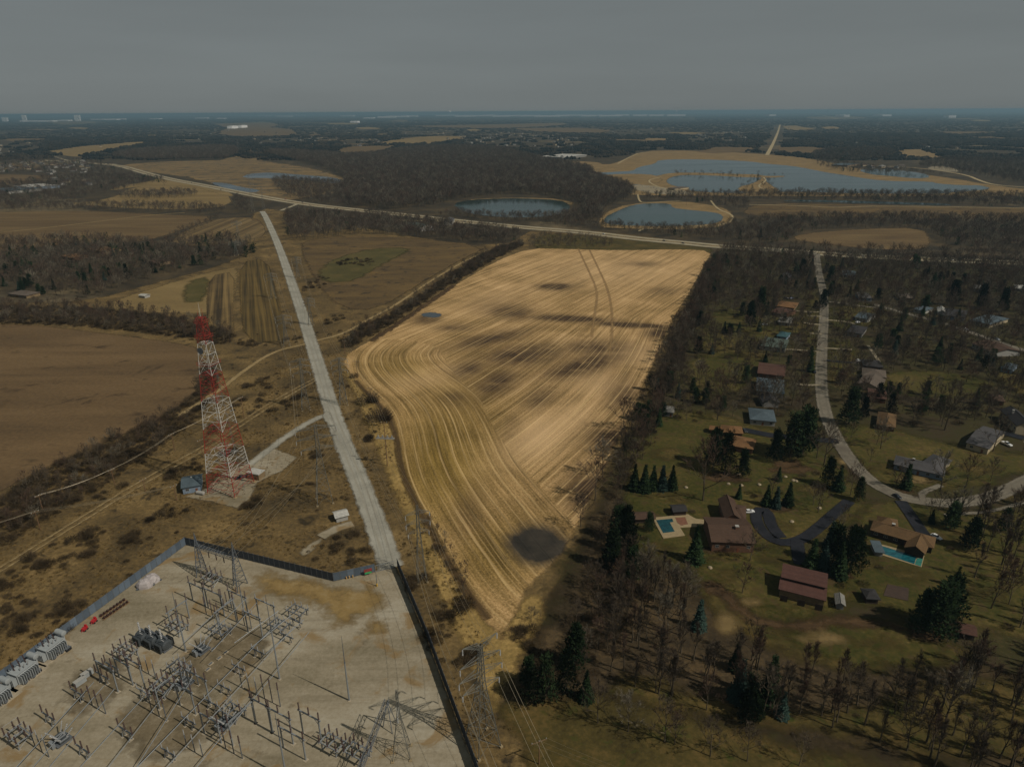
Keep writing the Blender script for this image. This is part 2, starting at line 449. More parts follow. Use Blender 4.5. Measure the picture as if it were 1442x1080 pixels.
region('marsh', [(165, 232), (250, 227), (330, 226), (333, 206), (352, 206), (355, 225), (430, 235), (466, 245), (520, 262), (470, 272), (400, 284), (360, 279), (330, 268), (270, 250), (185, 240)], m_marsh, .06, margin=40, cells=150)
region('marsh_pool', [(338, 251), (350, 245), (380, 243), (430, 247), (470, 250), (490, 257), (470, 259), (440, 255), (380, 251)], m_marshw, .14, margin=18)
region('marsh_pool', [(296, 257), (318, 258), (340, 264), (368, 268), (358, 272), (330, 268), (306, 262)], m_marshw, .14, margin=14)
region('clover_strip', [(236, 338), (290, 311), (345, 305), (370, 312), (372, 330), (350, 338), (300, 346), (262, 346)], m_brownf, .07, margin=8)

# striped crop fields with rows you can see: rows run with the given direction
def row_mat(name, dark, light, pitch, edge=(1, 1, 6), warp=6.0, soft=(.42, .6)):
    k = NT(name, .95, .1); v = k.pos()
    r = k.attr('row').outputs['Vector']
    a = k.noise(r, 1.0/pitch, 2, .6, (1, .012, 1), 0, 0)
    b = k.noise(v, 1/1.5, 3, .7); c = k.noise(v, 1/35.0, 4, .6)
    f = k.math('ADD', k.math('MULTIPLY', a, .7), k.math('ADD', k.math('MULTIPLY', b, .15), k.math('MULTIPLY', c, .15)))
    k.color(k.ramp(f, [(soft[0], dark), (soft[1], light)])); k.bump(b, .1); k.edge(*edge); return k.m
def row_attr(p, q):                         # phi = metres across the line p-q (pixels), psi = metres along it
    A = np.array(G(*p)); B = np.array(G(*q)); d = (B-A)/np.hypot(*(B-A)); n = np.array([-d[1], d[0]])
    return lambda P: np.column_stack([(P-A)@n, (P-A)@d, np.zeros(len(P))])
region('striped_plot', [(338, 369), (376, 364), (392, 420), (402, 470), (398, 482), (345, 482), (338, 430)], row_mat('olive_row_crop', D(50, 42, 26), D(88, 72, 40), 3.2), .08, margin=4, attrs={'row': row_attr((360, 470), (352, 372))})
region('striped_plot', [(294, 389), (331, 382), (327, 440), (332, 484), (300, 482), (290, 440)], row_mat('strip_plots', D(46, 38, 26), D(104, 86, 54), 5.0), .08, margin=4, attrs={'row': row_attr((310, 470), (312, 392))})
region('contour_field', [(262, 347), (236, 338), (292, 310), (345, 306), (372, 316), (374, 332), (352, 338), (300, 346)], row_mat('contour_rows', D(66, 54, 36), D(100, 84, 56), 9), .09, margin=6, attrs={'row': row_attr((262, 340), (340, 308))})

# THE LOT -----------------------------------------------------------------------
LOT = [(478, 505), (520, 481), (560, 456), (600, 427), (640, 402), (700, 367), (745, 350), (800, 351), (870, 353), (960, 351), (1003, 354), (992, 372), (978, 400), (950, 445), (938, 470), (925, 500), (905, 545), (880, 600), (858, 640), (836, 690), (815, 735), (795, 775), (765, 805), (738, 832), (722, 872), (705, 893), (690, 880), (662, 850), (640, 815), (600, 745), (572, 692), (560, 655), (555, 612), (542, 580), (522, 560), (500, 535)]
edgeL = np.array([G(*p) for p in [(745, 345), (700, 367), (640, 402), (600, 427), (560, 456), (520, 478), (496, 496), (490, 515), (505, 540), (530, 562), (548, 582), (556, 612), (561, 655), (573, 692), (601, 745), (641, 815), (680, 868), (730, 905)]])
edgeL = smooth_poly(edgeL, 3, False)
A0 = np.array(G(720, 640)); B0 = np.array(G(800, 577)); dA = (B0-A0)/np.hypot(*(B0-A0)); nA = np.array([-dA[1], dA[0]])
splitC = smooth_poly(np.array([G(*p) for p in [(540, 478), (590, 480), (622, 492), (632, 512), (640, 530), (676, 560), (700, 614), (735, 660), (770, 690), (790, 722), (830, 760)]]), 3, False)
def rowA(P):
    rel = P-A0; a = rel@nA; s_ = rel@dA
    # rows bend to run with the right-hand border
    bend = np.clip((s_-35)/150.0, 0, 1.6)
    return np.column_stack([a-30*bend**2*np.clip((120-a)/200, 0, 1), s_, np.zeros(len(P))])
def rowB(P):
    d, arc, _ = segdist(P, edgeL, False)
    return np.column_stack([d, arc, np.zeros(len(P))])
def mixB(P):
    d, _, side = segdist(P, splitC, False)
    s_ = np.where(side < 0, 1.0, -1.0)*d
    return s_
def spots(lst):
    def fn(P):
        u, v_ = projn(P); r = np.zeros(len(P))
        for (a, b, su, sv, w, rot) in lst:
            du, dv = u-a, v_-b; c, s_ = math.cos(rot), math.sin(rot)
            x = du*c+dv*s_; y = -du*s_+dv*c
            r = np.maximum(r, w*np.exp(-((x/su)**2+(y/sv)**2)))
        return r
    return fn
dark_soil = spots([(782, 404, 26, 5, .8, 0), (800, 449, 62, 5, .75, .05), (720, 440, 42, 12, .5, .1), (890, 458, 60, 4, .8, .05), (930, 470, 24, 10, .6, 0), (740, 500, 70, 17, .6, -.1), (820, 515, 66, 15, .6, -.25), (840, 490, 60, 12, .5, 0), (690, 478, 60, 10, .55, -.2), (660, 520, 26, 14, .5, -.3), (640, 560, 22, 12, .35, 0), (700, 540, 40, 18, .55, -.3), (760, 560, 28, 14, .45, -.5), (640, 462, 30, 6, .45, 0), (880, 560, 30, 30, .45, -1), (860, 620, 40, 26, .6, 0), (830, 690, 36, 36, .7, 0), (600, 450, 20, 7, .6, 0), (905, 372, 26, 4, .4, 0), (935, 410, 22, 6, .3, 0), (660, 720, 22, 40, .25, .4), (720, 600, 14, 30, .2, .5)])
pale_soil = spots([(760, 615, 55, 28, 1, -.5), (800, 590, 45, 25, .7, -.5), (620, 380, 60, 18, .3, 0), (870, 380, 130, 26, .55, 0), (700, 420, 60, 20, .4, -.3), (900, 500, 60, 18, .6, 0), (840, 540, 40, 25, .6, 0), (640, 520, 25, 10, .4, 0), (590, 535, 40, 12, .4, 0)])
ochre = spots([(620, 650, 90, 130, 1, .3), (560, 520, 60, 30, .8, 0), (700, 780, 80, 60, .8, 0), (640, 560, 70, 40, .7, 0)])
wet = spots([(757, 768, 38, 27, 1.9, .1), (735, 764, 26, 20, 1.3, 0), (782, 770, 24, 20, 1.3, 0)])
k = NT('stubble_with_crop_rows', .96, .08); v = k.pos()
def rows_of(attr, wide, fine, pitch):
    r = k.attr(attr).outputs['Vector']
    a = k.noise(r, 1/wide, 2, .55, (1, .016, 1), 0, 0); b = k.noise(r, 1/fine, 2, .6, (1, .03, 1), 0, 0)
    sx = k.n('SeparateXYZ'); k.l(r, sx.inputs[0])
    wob = k.math('MULTIPLY', k.math('SUBTRACT', k.noise(r, 1/9.0, 3, .6, (.6, .12, 1)), .5), 2.6)
    big = k.math('MULTIPLY', k.math('SUBTRACT', k.noise(r, 1/40.0, 2, .5, (1, .03, 1)), .5), 26)
    ph = k.math('DIVIDE', k.math('ADD', sx.outputs[0], k.math('ADD', wob, big)), pitch)
    tri = k.math('ABSOLUTE', k.math('SUBTRACT', k.math('FRACT', ph), .5))
    lines = k.math('MULTIPLY', k.rng(tri, .055, .1, 1, 0), k.rng(k.noise(r, 1/6.0, 3, .6, (1, .05, 1)), .4, .58))
    tr2 = k.math('ABSOLUTE', k.math('SUBTRACT', k.math('FRACT', k.math('MULTIPLY', ph, 2.63)), .5))
    lines = k.math('MAXIMUM', lines, k.math('MULTIPLY', k.rng(tr2, .08, .18, .5, 0), k.rng(k.noise(r, 1/5.0, 3, .6, (1, .05, 1)), .46, .6)))
    return k.math('ADD', k.math('MULTIPLY', a, .5), k.math('MULTIPLY', b, .5)), lines
ra, la = rows_of('rowA', 5.0, 1.7, 4.6); rb, lb = rows_of('rowB', 5.0, 1.3, 6.2)
mfac = k.rng(k.attr('mixB').outputs['Fac'], -1.0, 1.0)
def mixf(a, b):
    q = k.n('Mix', data_type='FLOAT'); k.l(mfac, q.inputs[0]); k.l(a, q.inputs[2]); k.l(b, q.inputs[3]); return q.outputs[0]
rr = mixf(ra, rb); ll = mixf(la, lb)
f1 = k.noise(v, 1/.9, 3, .75); patch = k.noise(v, 1/45.0, 4, .6, (1, 1, 1), 0, .5)
tone = k.math('ADD', k.math('MULTIPLY', rr, .46), k.math('ADD', k.math('MULTIPLY', f1, .34), k.math('MULTIPLY', patch, .2)))
cA = k.ramp(tone, [(.37, D(64, 50, 32)), (.46, D(110, 89, 55)), (.54, D(150, 122, 83)), (.64, D(184, 155, 115))])
cO = k.ramp(tone, [(.36, D(62, 50, 22)), (.47, D(88, 71, 31)), (.56, D(116, 95, 45)), (.66, D(146, 122, 68))])
cc = k.mix(k.math('MULTIPLY', k.attr('ochre').outputs['Fac'], .9), cA, cO)
cc = k.mix(k.math('MULTIPLY', k.attr('pale').outputs['Fac'], .55), cc, D(176, 148, 112))
dk = k.math('MULTIPLY', k.attr('darksoil').outputs['Fac'], k.rng(k.math('ADD', k.math('MULTIPLY', k.noise(v, 1/14.0, 5, .6), .5), k.math('MULTIPLY', rr, .5)),   .36, .54, .9, 2.0))
cc = k.mix(dk, cc, D(58, 45, 32))
cc = k.mix(k.math('MULTIPLY', ll, .46), cc, D(176, 150, 106))
dline = k.rng(k.noise(k.attr('rowB').outputs['Vector'], 1/3.0, 1, .5, (1, .004, 1)), .34, .41, .4, 0)
cc = k.mix(k.math('MULTIPLY', dline, mfac), cc, D(66, 53, 30))
wf = k.rng(k.math('ADD', k.attr('wet').outputs['Fac'], k.math('MULTIPLY', k.noise(v, 1/5.0, 5, .65), .5)), .42, 1.25)
cc = k.mix(wf, cc, k.ramp(k.noise(v, 1/9.0, 4, .6), [(.35, D(36, 34, 30)), (.65, D(54, 49, 42))]))
k.color(cc)
k.l(k.rng(wf, 0, 1, .96, .7), k.p.inputs['Roughness'])
k.bump(k.math('ADD', k.math('MULTIPLY', f1, .4), ll), .16)
k.edge(.8, 1.2, 6)
region('harvested_field', LOT, k.m, .12, margin=6, cells=330, key='lot', attrs={'rowA': rowA, 'rowB': rowB, 'mixB': mixB, 'darksoil': dark_soil, 'pale': pale_soil, 'ochre': ochre, 'wet': wet})
region('grass_margin', [(476, 507), (500, 534), (522, 559), (543, 580), (556, 612), (562, 655), (574, 692), (603, 745), (642, 815), (665, 850), (704, 898), (722, 872), (738, 838), (770, 842), (748, 900), (700, 985), (693, 1004), (688, 985), (660, 922), (598, 790), (545, 665), (503, 560)], m_gold, .09, margin=6, cells=160)
region('ochre_thicket_margin', [(745, 349), (760, 330), (800, 330), (900, 340), (1002, 349), (1003, 356), (960, 353), (870, 355), (800, 353)], m_rough, .09, margin=8)
region('field_puddle', [(594, 445), (600, 440), (618, 441), (621, 446), (606, 448)], m_marshw, .17, margin=2)
# dark shallow furrow that follows the lot's grass margin
ribbon('field_track', [(640, 402), (600, 429), (560, 457), (522, 481)], 5, m_mud, .15, avoid=False)
ribbon('headland_furrow', [(500, 536), (523, 560), (546, 582), (558, 613), (564, 655), (577, 692), (606, 745), (645, 815), (688, 872)], 2.2, m_furrow, .16, avoid=False)
for pts in ([(814, 350), (828, 380), (842, 410), (838, 440), (833, 475)], [(830, 352), (846, 385), (857, 410), (862, 440), (862, 470), (858, 500)]):
    ribbon('wheel_track', pts, 1.2, m_wheel, .15, avoid=False, margin=1.4)

# right-hand side -------------------------------------------------------------
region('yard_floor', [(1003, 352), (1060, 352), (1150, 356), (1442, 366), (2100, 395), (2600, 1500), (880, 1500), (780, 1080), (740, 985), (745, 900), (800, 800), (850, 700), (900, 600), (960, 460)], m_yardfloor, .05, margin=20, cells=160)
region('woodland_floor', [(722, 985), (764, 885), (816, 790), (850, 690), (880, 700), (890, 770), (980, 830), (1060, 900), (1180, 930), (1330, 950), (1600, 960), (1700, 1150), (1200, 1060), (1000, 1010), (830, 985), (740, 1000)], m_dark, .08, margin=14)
lawns = [
 ('lawn', [(882, 600), (960, 575), (1030, 590), (1100, 610), (1160, 630), (1200, 680), (1230, 712), (1160, 760), (1080, 770), (1000, 790), (940, 790), (880, 760), (885, 690)], m_lawn),
 ('lawn', [(1175, 596), (1240, 600), (1330, 625), (1442, 640), (1500, 640), (1430, 668), (1350, 690), (1280, 690), (1230, 672), (1195, 640)], m_lawn),
 ('lawn', [(1218, 715), (1260, 705), (1340, 722), (1442, 715), (1600, 700), (1650, 820), (1480, 900), (1350, 880), (1220, 850), (1180, 840), (1190, 780)], m_lawn),
 ('lawn', [(985, 790), (1090, 765), (1180, 790), (1200, 850), (1110, 880), (1060, 850), (990, 830)], m_lawn),
 ('meadow', [(990, 820), (1060, 870), (1120, 890), (1240, 870), (1330, 905), (1400, 935), (1250, 935), (1150, 940), (1060, 900), (1000, 860)], m_rough),
 ('meadow', [(1110, 890), (1230, 870), (1340, 900), (1320, 935), (1200, 940), (1130, 915)], m_lawn),
 ('lawn', [(1080, 855), (1150, 850), (1128, 876), (1098, 882), (1062, 860)], m_lawn),
 ('lawn', [(1000, 440), (1060, 430), (1135, 440), (1135, 470), (1060, 480), (1010, 500), (980, 490)], m_lawn),
 ('lawn', [(975, 500), (1050, 490), (1080, 510), (1060, 540), (1010, 560), (965, 545)], m_lawn),
 ('lawn', [(1168, 430), (1230, 425), (1240, 450), (1200, 470), (1168, 460)], m_lawn),
 ('lawn', [(1168, 480), (1200, 480), (1210, 530), (1180, 545), (1165, 530)], m_lawn),
 ('lawn', [(1250, 525), (1300, 520), (1400, 535), (1380, 560), (1290, 560), (1240, 550)], m_lawn),
 ('lawn', [(1380, 500), (1442, 510), (1500, 540), (1442, 560), (1400, 530)], m_lawn),
 ('lawn', [(1140, 395), (1152, 400), (1155, 520), (1140, 540), (1130, 470)], m_lawn),
 ('dead_grass_strip', [(700, 1000), (760, 985), (840, 975), (960, 1010), (1100, 1050), (1200, 1070), (1300, 1090), (1700, 1180), (1700, 1500), (880, 1500), (760, 1080)], m_rough)]
for nm, pp, mm in lawns: region(nm, pp, mm, .11, margin=8, cells=100)
region('bare_patch', [(1045, 860), (1030, 830), (1000, 815), (990, 825), (1020, 850), (1060, 880), (1110, 885), (1140, 890), (1180, 880), (1260, 885), (1330, 905), (1270, 878), (1180, 868), (1150, 872), (1100, 880)], m_mud, .14, margin=5)
region('bare_patch', [(1010, 870), (1030, 868), (1035, 885), (1022, 900), (1008, 890)], m_tan, .14, margin=3)

q_ = random.Random(12)
for u, v_, ru, rv, mm in [(1120, 662, 40, 5, m_mud), (1040, 676, 26, 4, m_mud), (1090, 716, 24, 6, m_mud), (1180, 810, 30, 6, m_mud), (1020, 672, 34, 7, m_mud), (1112, 655, 26, 7, m_mud), (1010, 775, 22, 4, m_mud), (1310, 895, 30, 8, m_mud), (1275, 693, 12, 4, m_mud), (960, 700, 26, 6, m_rough), (1000, 640, 30, 7, m_rough), (940, 640, 22, 8, m_rough), (1140, 690, 20, 6, m_rough), (1180, 730, 14, 5, m_rough), (1240, 660, 24, 6, m_rough), (1290, 675, 30, 6, m_tan), (1380, 660, 26, 6, m_rough), (1220, 790, 22, 7, m_rough), (1280, 810, 26, 8, m_rough), (1350, 760, 20, 10, m_rough), (1400, 840, 24, 10, m_rough), (1160, 900, 40, 8, m_tan), (1240, 905, 34, 7, m_rough), (1080, 890, 24, 6, m_rough), (1020, 810, 20, 6, m_rough), (1090, 790, 18, 6, m_rough), (930, 770, 20, 6, m_rough), (980, 560, 26, 7, m_rough), (1060, 500, 24, 5, m_rough), (1210, 525, 18, 6, m_rough), (1420, 700, 24, 6, m_rough), (1060, 850, 10, 4, m_tan), (1190, 650, 12, 6, m_tan), (1100, 740, 12, 4, m_rough)]:
    region('bare_patch', [(u+math.cos(a)*ru*q_.uniform(.6, 1.15), v_+math.sin(a)*rv*q_.uniform(.6, 1.15)) for a in np.linspace(0, 5.6, 9)], mm, .15, margin=4, cells=30)
# lakes ------------------------------------------------------------------------
region('lakeshore', [(750, 232), (780, 227), (840, 228), (852, 233), (870, 229), (903, 213), (960, 212), (1060, 216), (1150, 224), (1200, 238), (1300, 246), (1345, 252), (1400, 262), (1480, 270), (1480, 278), (1380, 276), (1220, 277), (1020, 276), (900, 276), (860, 270), (835, 256), (822, 240)], m_shore, .06, margin=30, cells=160)
LAKE = [(833, 244), (865, 242.5), (893, 241), (897, 236), (923, 231), (927, 225.5), (970, 224.5), (1020, 225.8), (1060, 228), (1078, 231), (1116, 234), (1138, 238), (1162, 243), (1190, 247), (1223, 252.6), (1254, 255.5), (1311, 256), (1320, 259), (1358, 261.6), (1380, 261), (1397, 266), (1377, 268.5), (1352, 270), (1328, 273), (1266, 273), (1220, 273), (1101, 270), (1060, 272), (1016, 272), (978, 270), (940, 264), (900, 262), (850, 254)]
region('lake', LAKE, m_water, .14, margin=14, cells=220, key='lake')
region('causeway', [(905, 255), (925, 248), (945, 243.5), (990, 243.5), (1040, 245.6), (1065, 246), (1080, 248.5), (1106, 247.8), (1104, 249.6), (1078, 251), (1070, 250.5), (1040, 249.8), (1020, 248.4), (980, 246.8), (952, 247.3), (936, 254), (945, 262), (985, 269), (900, 266)], m_shore, .2, smooth=2, margin=5, cells=160)
region('causeway', [(830, 249), (860, 246), (895, 245), (925, 247), (936, 256), (900, 262), (850, 254)], m_shore, .2, margin=5)
region('peninsula', [(1074, 250), (1080, 257), (1092, 265), (1100, 271), (1040, 272), (1040, 263), (1058, 260), (1068, 254)], m_shore, .2, margin=5)
region('lagoon', [(1208, 240), (1222, 238), (1255, 239), (1300, 244), (1312, 250), (1290, 252), (1250, 248), (1225, 246)], m_water, .2, margin=8)
region('canal', [(1105, 282.3), (1160, 282), (1300, 286), (1340, 288), (1340, 290), (1240, 287.5), (1160, 285), (1105, 284)], m_water, .16, margin=4)
region('pond_bank', [(840, 320), (850, 300), (885, 287), (960, 283), (1020, 292), (1032, 302), (1030, 318), (960, 324), (880, 322)], m_shore, .06, margin=8)
region('pond', [(850, 307), (868, 298), (890, 289), (913, 286.5), (945, 287), (946, 293), (970, 296), (1003, 299), (1019, 303), (1015, 315), (970, 318), (920, 319), (887, 318), (852, 316)], m_pond, .14, margin=6, cells=160, key='pond2')
region('pond_bank', [(650, 282), (700, 279), (770, 279), (806, 284), (806, 290), (700, 284)], m_shore, .05, margin=8)
region('pond', [(636, 287), (664, 281.5), (700, 280), (730, 279.5), (790, 282), (804, 290), (797, 301), (750, 307), (700, 306), (655, 300)], m_pond, .14, margin=6, cells=160, key='pond1')
region('prairie_meadow', [(1058, 289), (1110, 286), (1442, 294), (1900, 300), (1900, 316), (1442, 309), (1250, 307), (1100, 305), (1042, 303)], m_weed, .07, margin=14)
region('tan_meadow', [(1118, 330), (1220, 322), (1298, 321), (1312, 340), (1300, 352), (1240, 352), (1120, 340)], m_brownf, .07, margin=8)
region('lakeside_car_park', [(885, 262), (905, 260), (960, 268), (985, 274), (940, 275), (900, 270)], m_pave, .24, margin=4)
region('lakeside_car_park', [(1305, 236), (1330, 233), (1352, 241), (1345, 243), (1310, 239)], m_pave, .14, margin=6)

# far fields, each one to be told apart through the haze -----------------------
far = [([(58, 215), (110, 207), (205, 199), (209, 203), (160, 210), (110, 222)], m_tan), ([(556, 197), (600, 192), (667, 192), (640, 199), (590, 204), (526, 203)], m_tan),
 ([(568, 178), (640, 176.5), (700, 175.5), (795, 173), (800, 176), (740, 180), (690, 181), (620, 180)], m_brownf), ([(720, 181), (800, 180), (860, 183), (855, 188), (800, 187), (745, 185)], m_brownf),
 ([(478, 207), (555, 205), (545, 211), (515, 220), (476, 223)], m_brownf), ([(1102, 178), (1120, 177), (1150, 183), (1110, 184)], m_tan), ([(1095, 208), (1140, 207), (1170, 210), (1165, 216), (1100, 218)], m_brownf),
 ([(1262, 211), (1305, 211), (1335, 226), (1270, 221)], m_shore), ([(300, 175), (380, 172), (400, 178), (330, 183)], m_brownf), ([(330, 178), (410, 181), (420, 190), (350, 194), (300, 188)], m_brownf),
 ([(-60, 232), (20, 230), (60, 236), (20, 240), (-60, 243)], m_brownf), ([(180, 219), (230, 217), (232, 222), (190, 224)], m_tan), ([(980, 214), (1010, 207), (1060, 208), (1062, 214), (1000, 216)], m_brownf),
 ([(1130, 165), (1200, 164), (1230, 167), (1150, 169)], m_brownf), ([(60, 172), (120, 170), (150, 173), (90, 176)], m_brownf), ([(860, 196), (960, 198), (950, 201), (860, 200)], m_brownf), ([(1320, 186), (1400, 186), (1400, 189), (1330, 190)], m_brownf), ([(0, 196), (40, 195), (80, 198), (20, 200)], m_brownf)]
for pp, mm in far: region('far_field', pp, mm, .3, smooth=0, margin=40, cells=60)
q_ = random.Random(5)
for i in range(26):
    u = q_.uniform(0, 1442); v_ = q_.uniform(166, 206); w_ = q_.uniform(18, 60); h_ = q_.uniform(.8, 2.4)
    if 600 < u < 840 and 185 < v_ < 212: continue
    pp = [(u, v_), (u+w_*.6, v_-h_*.4), (u+w_, v_+h_*.3), (u+w_*.9, v_+h_), (u+w_*.3, v_+h_*1.1)]
    mm = q_.choice([m_tan, m_brownf, m_shore]); far.append((pp, mm)); region('far_field', pp, mm, .36, smooth=0, margin=30, cells=40)
FARP = [wpoly(p) for p, _ in far]

# roads ------------------------------------------------------------------------
HW = [(60, 226), (165, 232), (200, 243), (240, 253), (290, 262), (330, 270), (375, 279), (430, 288), (500, 296), (560, 302), (640, 311), (700, 317), (740, 321), (830, 328), (900, 337), (960, 342), (1005, 347), (1100, 353), (1150, 357), (1210, 361), (1300, 365), (1442, 371), (2000, 396)]
for off in (-9, 9): ribbon('highway', HW, 11, m_highway, .22, smooth=3, margin=3, offset=off)
ribbon('highway_median', HW, 6, m_shore, .19, smooth=3, margin=3, avoid=False)
ribbon('highway_ramp', [(396, 297), (405, 293), (414, 290), (419, 287)], 8, m_highway, .21)
GR = [(369, 298), (374, 305), (392, 345), (412, 402), (430, 455), (441, 492), (456, 540), (471, 590), (490, 640), (512, 692), (530, 740), (541, 770), (551, 800)]
ribbon('gravel_road', GR, 9.6, m_groad, .2, smooth=2, margin=3)
region('wood_clearing_floor', [(850, 975), (900, 950), (1000, 985), (1100, 1000), (1200, 1010), (1330, 960), (1442, 960), (1500, 1060), (1330, 1070), (1180, 1030), (1060, 1020), (960, 1000)], m_rough, .13, margin=12)
ribbon('farm_track', [(690, 352), (650, 370), (600, 400), (555, 432), (515, 452), (484, 471), (442, 481), (429, 485.5), (384, 495.5), (340, 525), (312, 548), (290, 562), (250, 588)], 3.6, m_track, .18, margin=1.5)
ribbon('service_track', [(446, 532), (400, 556), (342, 592), (300, 622), (200, 676), (100, 738), (0, 800), (-100, 860)], 1.0, m_track, .16, margin=.6)
ribbon('service_track', [(446, 536), (402, 560), (345, 596), (303, 627), (203, 681), (103, 743), (0, 806), (-100, 868)], 1.0, m_track, .17, margin=.6)
ribbon('tower_lane', [(468, 582), (452, 587), (430, 598), (405, 614), (378, 634), (352, 655)], 4.6, m_groad, .19, margin=2)
region('lane_mouth', [(470, 594), (462, 578), (452, 586), (466, 600), (474, 612)], m_groad, .195, margin=2)
region('tower_compound', [(345, 655), (385, 632), (418, 645), (398, 663), (362, 680), (352, 703), (334, 716), (298, 707), (262, 700), (292, 688), (312, 668)], m_gravel, .18, smooth=0, margin=3)
ribbon('gravel_pad', [(497, 738), (470, 746), (452, 757)], 5, m_gravel, .17, margin=2)
region('gravel_pad', [(422, 777), (440, 765), (456, 757), (446, 770), (428, 785)], m_gravel, .17, margin=2)
YARD = [(262, 767), (470, 819), (556, 798), (564, 815), (602, 905), (668, 1080), (800, 1450), (-700, 1450), (-300, 1172), (0, 961)]
region('substation_yard', YARD, m_gravel, .15, smooth=0, margin=2, cells=200, key='yard')
m_ochre = gmat('ochre_stained_gravel', [D(92, 76, 48), D(112, 93, 58), D(122, 106, 76)], 8, 1.2, edge=(2.5, 4, 9), bump=.04)
m_stain = gmat('dark_stained_gravel', [D(74, 66, 50), D(92, 82, 64), D(112, 102, 84)], 6, 1.2, edge=(3, 4.5, 8), bump=.04)
region('ochre_gravel_patch', [(358, 806), (420, 818), (470, 832), (520, 830), (545, 842), (530, 856), (505, 866), (490, 884), (468, 872), (455, 850), (400, 842), (362, 826)], m_ochre, .17, margin=8)
region('ochre_gravel_patch', [(512, 884), (528, 874), (545, 876), (536, 888)], m_ochre, .17, margin=5)
region('stained_gravel_patch', [(110, 950), (160, 930), (175, 960), (130, 1000), (95, 985)], m_stain, .17, margin=6)
region('stained_gravel_patch', [(290, 900), (350, 880), (380, 905), (330, 960), (270, 975), (255, 940)], m_stain, .17, margin=6)
region('stained_gravel_patch', [(180, 990), (250, 975), (320, 1000), (250, 1070), (180, 1060)], m_stain, .17, margin=6)
ST = [(1150, 357), (1151, 372), (1154, 390), (1160, 412), (1161, 440), (1158, 480), (1156, 520), (1157, 560), (1164, 590), (1178, 618), (1196, 648), (1224, 678), (1262, 699), (1300, 707), (1345, 710), (1395, 702), (1442, 680), (1520, 640)]
ribbon('street', ST, 7.6, m_street, .2, smooth=3, margin=1)
ribbon('side_street', [(1230, 429), (1262, 438), (1300, 448), (1330, 456), (1360, 466), (1410, 484), (1500, 512)], 6.5, m_street, .2, margin=1)
ribbon('side_street', [(1150, 357), (1120, 356), (1085, 352)], 10, m_street, .21, margin=1)
drives = [([(1161, 425), (1185, 427), (1215, 432), (1235, 434)], m_street, 3.6), ([(1158, 440), (1140, 440), (1120, 438)], m_pave, 3), ([(1158, 446), (1145, 446), (1136, 445)], m_pave, 3), ([(1157, 458), (1143, 457), (1132, 455)], m_pave, 3), ([(1157, 471), (1140, 470)], m_pave, 3),
 ([(1161, 451), (1190, 453), (1205, 457)], m_pave, 3), ([(1156, 496), (1120, 493), (1095, 492)], m_pave, 2.6), ([(1161, 491), (1185, 492), (1200, 493)], m_pave, 2.6), ([(1164, 508), (1190, 511), (1208, 511), (1218, 508)], m_black, 3.6), ([(1157, 543), (1140, 543), (1122, 542)], m_pave, 3),
 ([(1222, 487), (1230, 498), (1238, 510)], m_pave, 2.4), ([(1180, 622), (1130, 618), (1085, 614), (1048, 606)], m_black, 6), ([(1196, 706), (1170, 728), (1150, 746), (1128, 762), (1100, 766), (1080, 756), (1066, 738), (1064, 722), (1074, 716), (1082, 724), (1086, 742), (1100, 758)], m_black, 5.2),
 ([(1122, 762), (1124, 780), (1128, 796)], m_black, 5.5), ([(1268, 706), (1284, 728), (1298, 750), (1310, 764)], m_black, 5.4), ([(1330, 726), (1352, 724), (1390, 722), (1430, 712), (1500, 690)], m_street, 2.0), ([(1300, 706), (1296, 696), (1308, 690), (1325, 684)], m_street, 3), ([(1442, 618), (1425, 613), (1405, 609)], m_black, 6),
 ([(1422, 596), (1440, 602), (1480, 612)], m_pave, 4)]
for pp, mm, w in drives: ribbon('driveway', pp, w, mm, .23, margin=.6)
ribbon('lake_path', [(930, 250), (912, 254), (918, 260), (935, 266), (955, 270)], 4.5, m_path, .26)
ribbon('lake_path', [(870, 231), (885, 222), (905, 214), (960, 216)], 6, m_path, .16)
ribbon('lake_path', [(898, 274), (900, 283), (905, 286), (940, 284), (960, 283)], 4, m_path, .16)
ribbon('lake_path', [(1001, 283), (1010, 295), (1030, 302), (1034, 310), (1015, 318), (990, 319), (905, 322), (900, 326)], 4, m_path, .18)
ribbon('lake_path', [(1075, 250), (1080, 255), (1066, 262), (1076, 268)], 4, m_path, .26)
ribbon('lake_path', [(760, 229), (790, 230), (835, 240), (845, 243)], 5, m_path, .16)
ribbon('prairie_path', [(1055, 288.5), (1110, 289.5), (1160, 292), (1185, 292.5), (1230, 290.5), (1320, 291.5), (1442, 293.5), (1900, 301)], 4.5, m_path, .16)
ribbon('lake_road', [(1200, 233), (1290, 236), (1360, 246), (1380, 255), (1400, 261), (1442, 264), (1600, 275)], 9, m_path, .16)
ribbon('country_road', [(1098.5, 176), (1096, 185), (1090, 200), (1080, 219)], 16, m_path, .34, smooth=1)
ribbon('country_road', [(1150, 160.5), (1163, 164), (1180, 168)], 30, m_path, .34, smooth=1)
ribbon('field_path', [(-50, 333), (60, 322), (150, 311), (215, 303), (260, 300)], 5, m_track, .16)
ribbon('field_path', [(170, 288), (200, 286), (300, 282)], 4, m_track, .16)
ribbon('lake_beach', [(560, 311), (600, 311), (640, 313), (700, 318)], 12, m_path, .15)
ribbon('suburb_road', [(-60, 216), (10, 222), (40, 222), (75, 219), (95, 228), (165, 232)], 12, m_highway, .2)
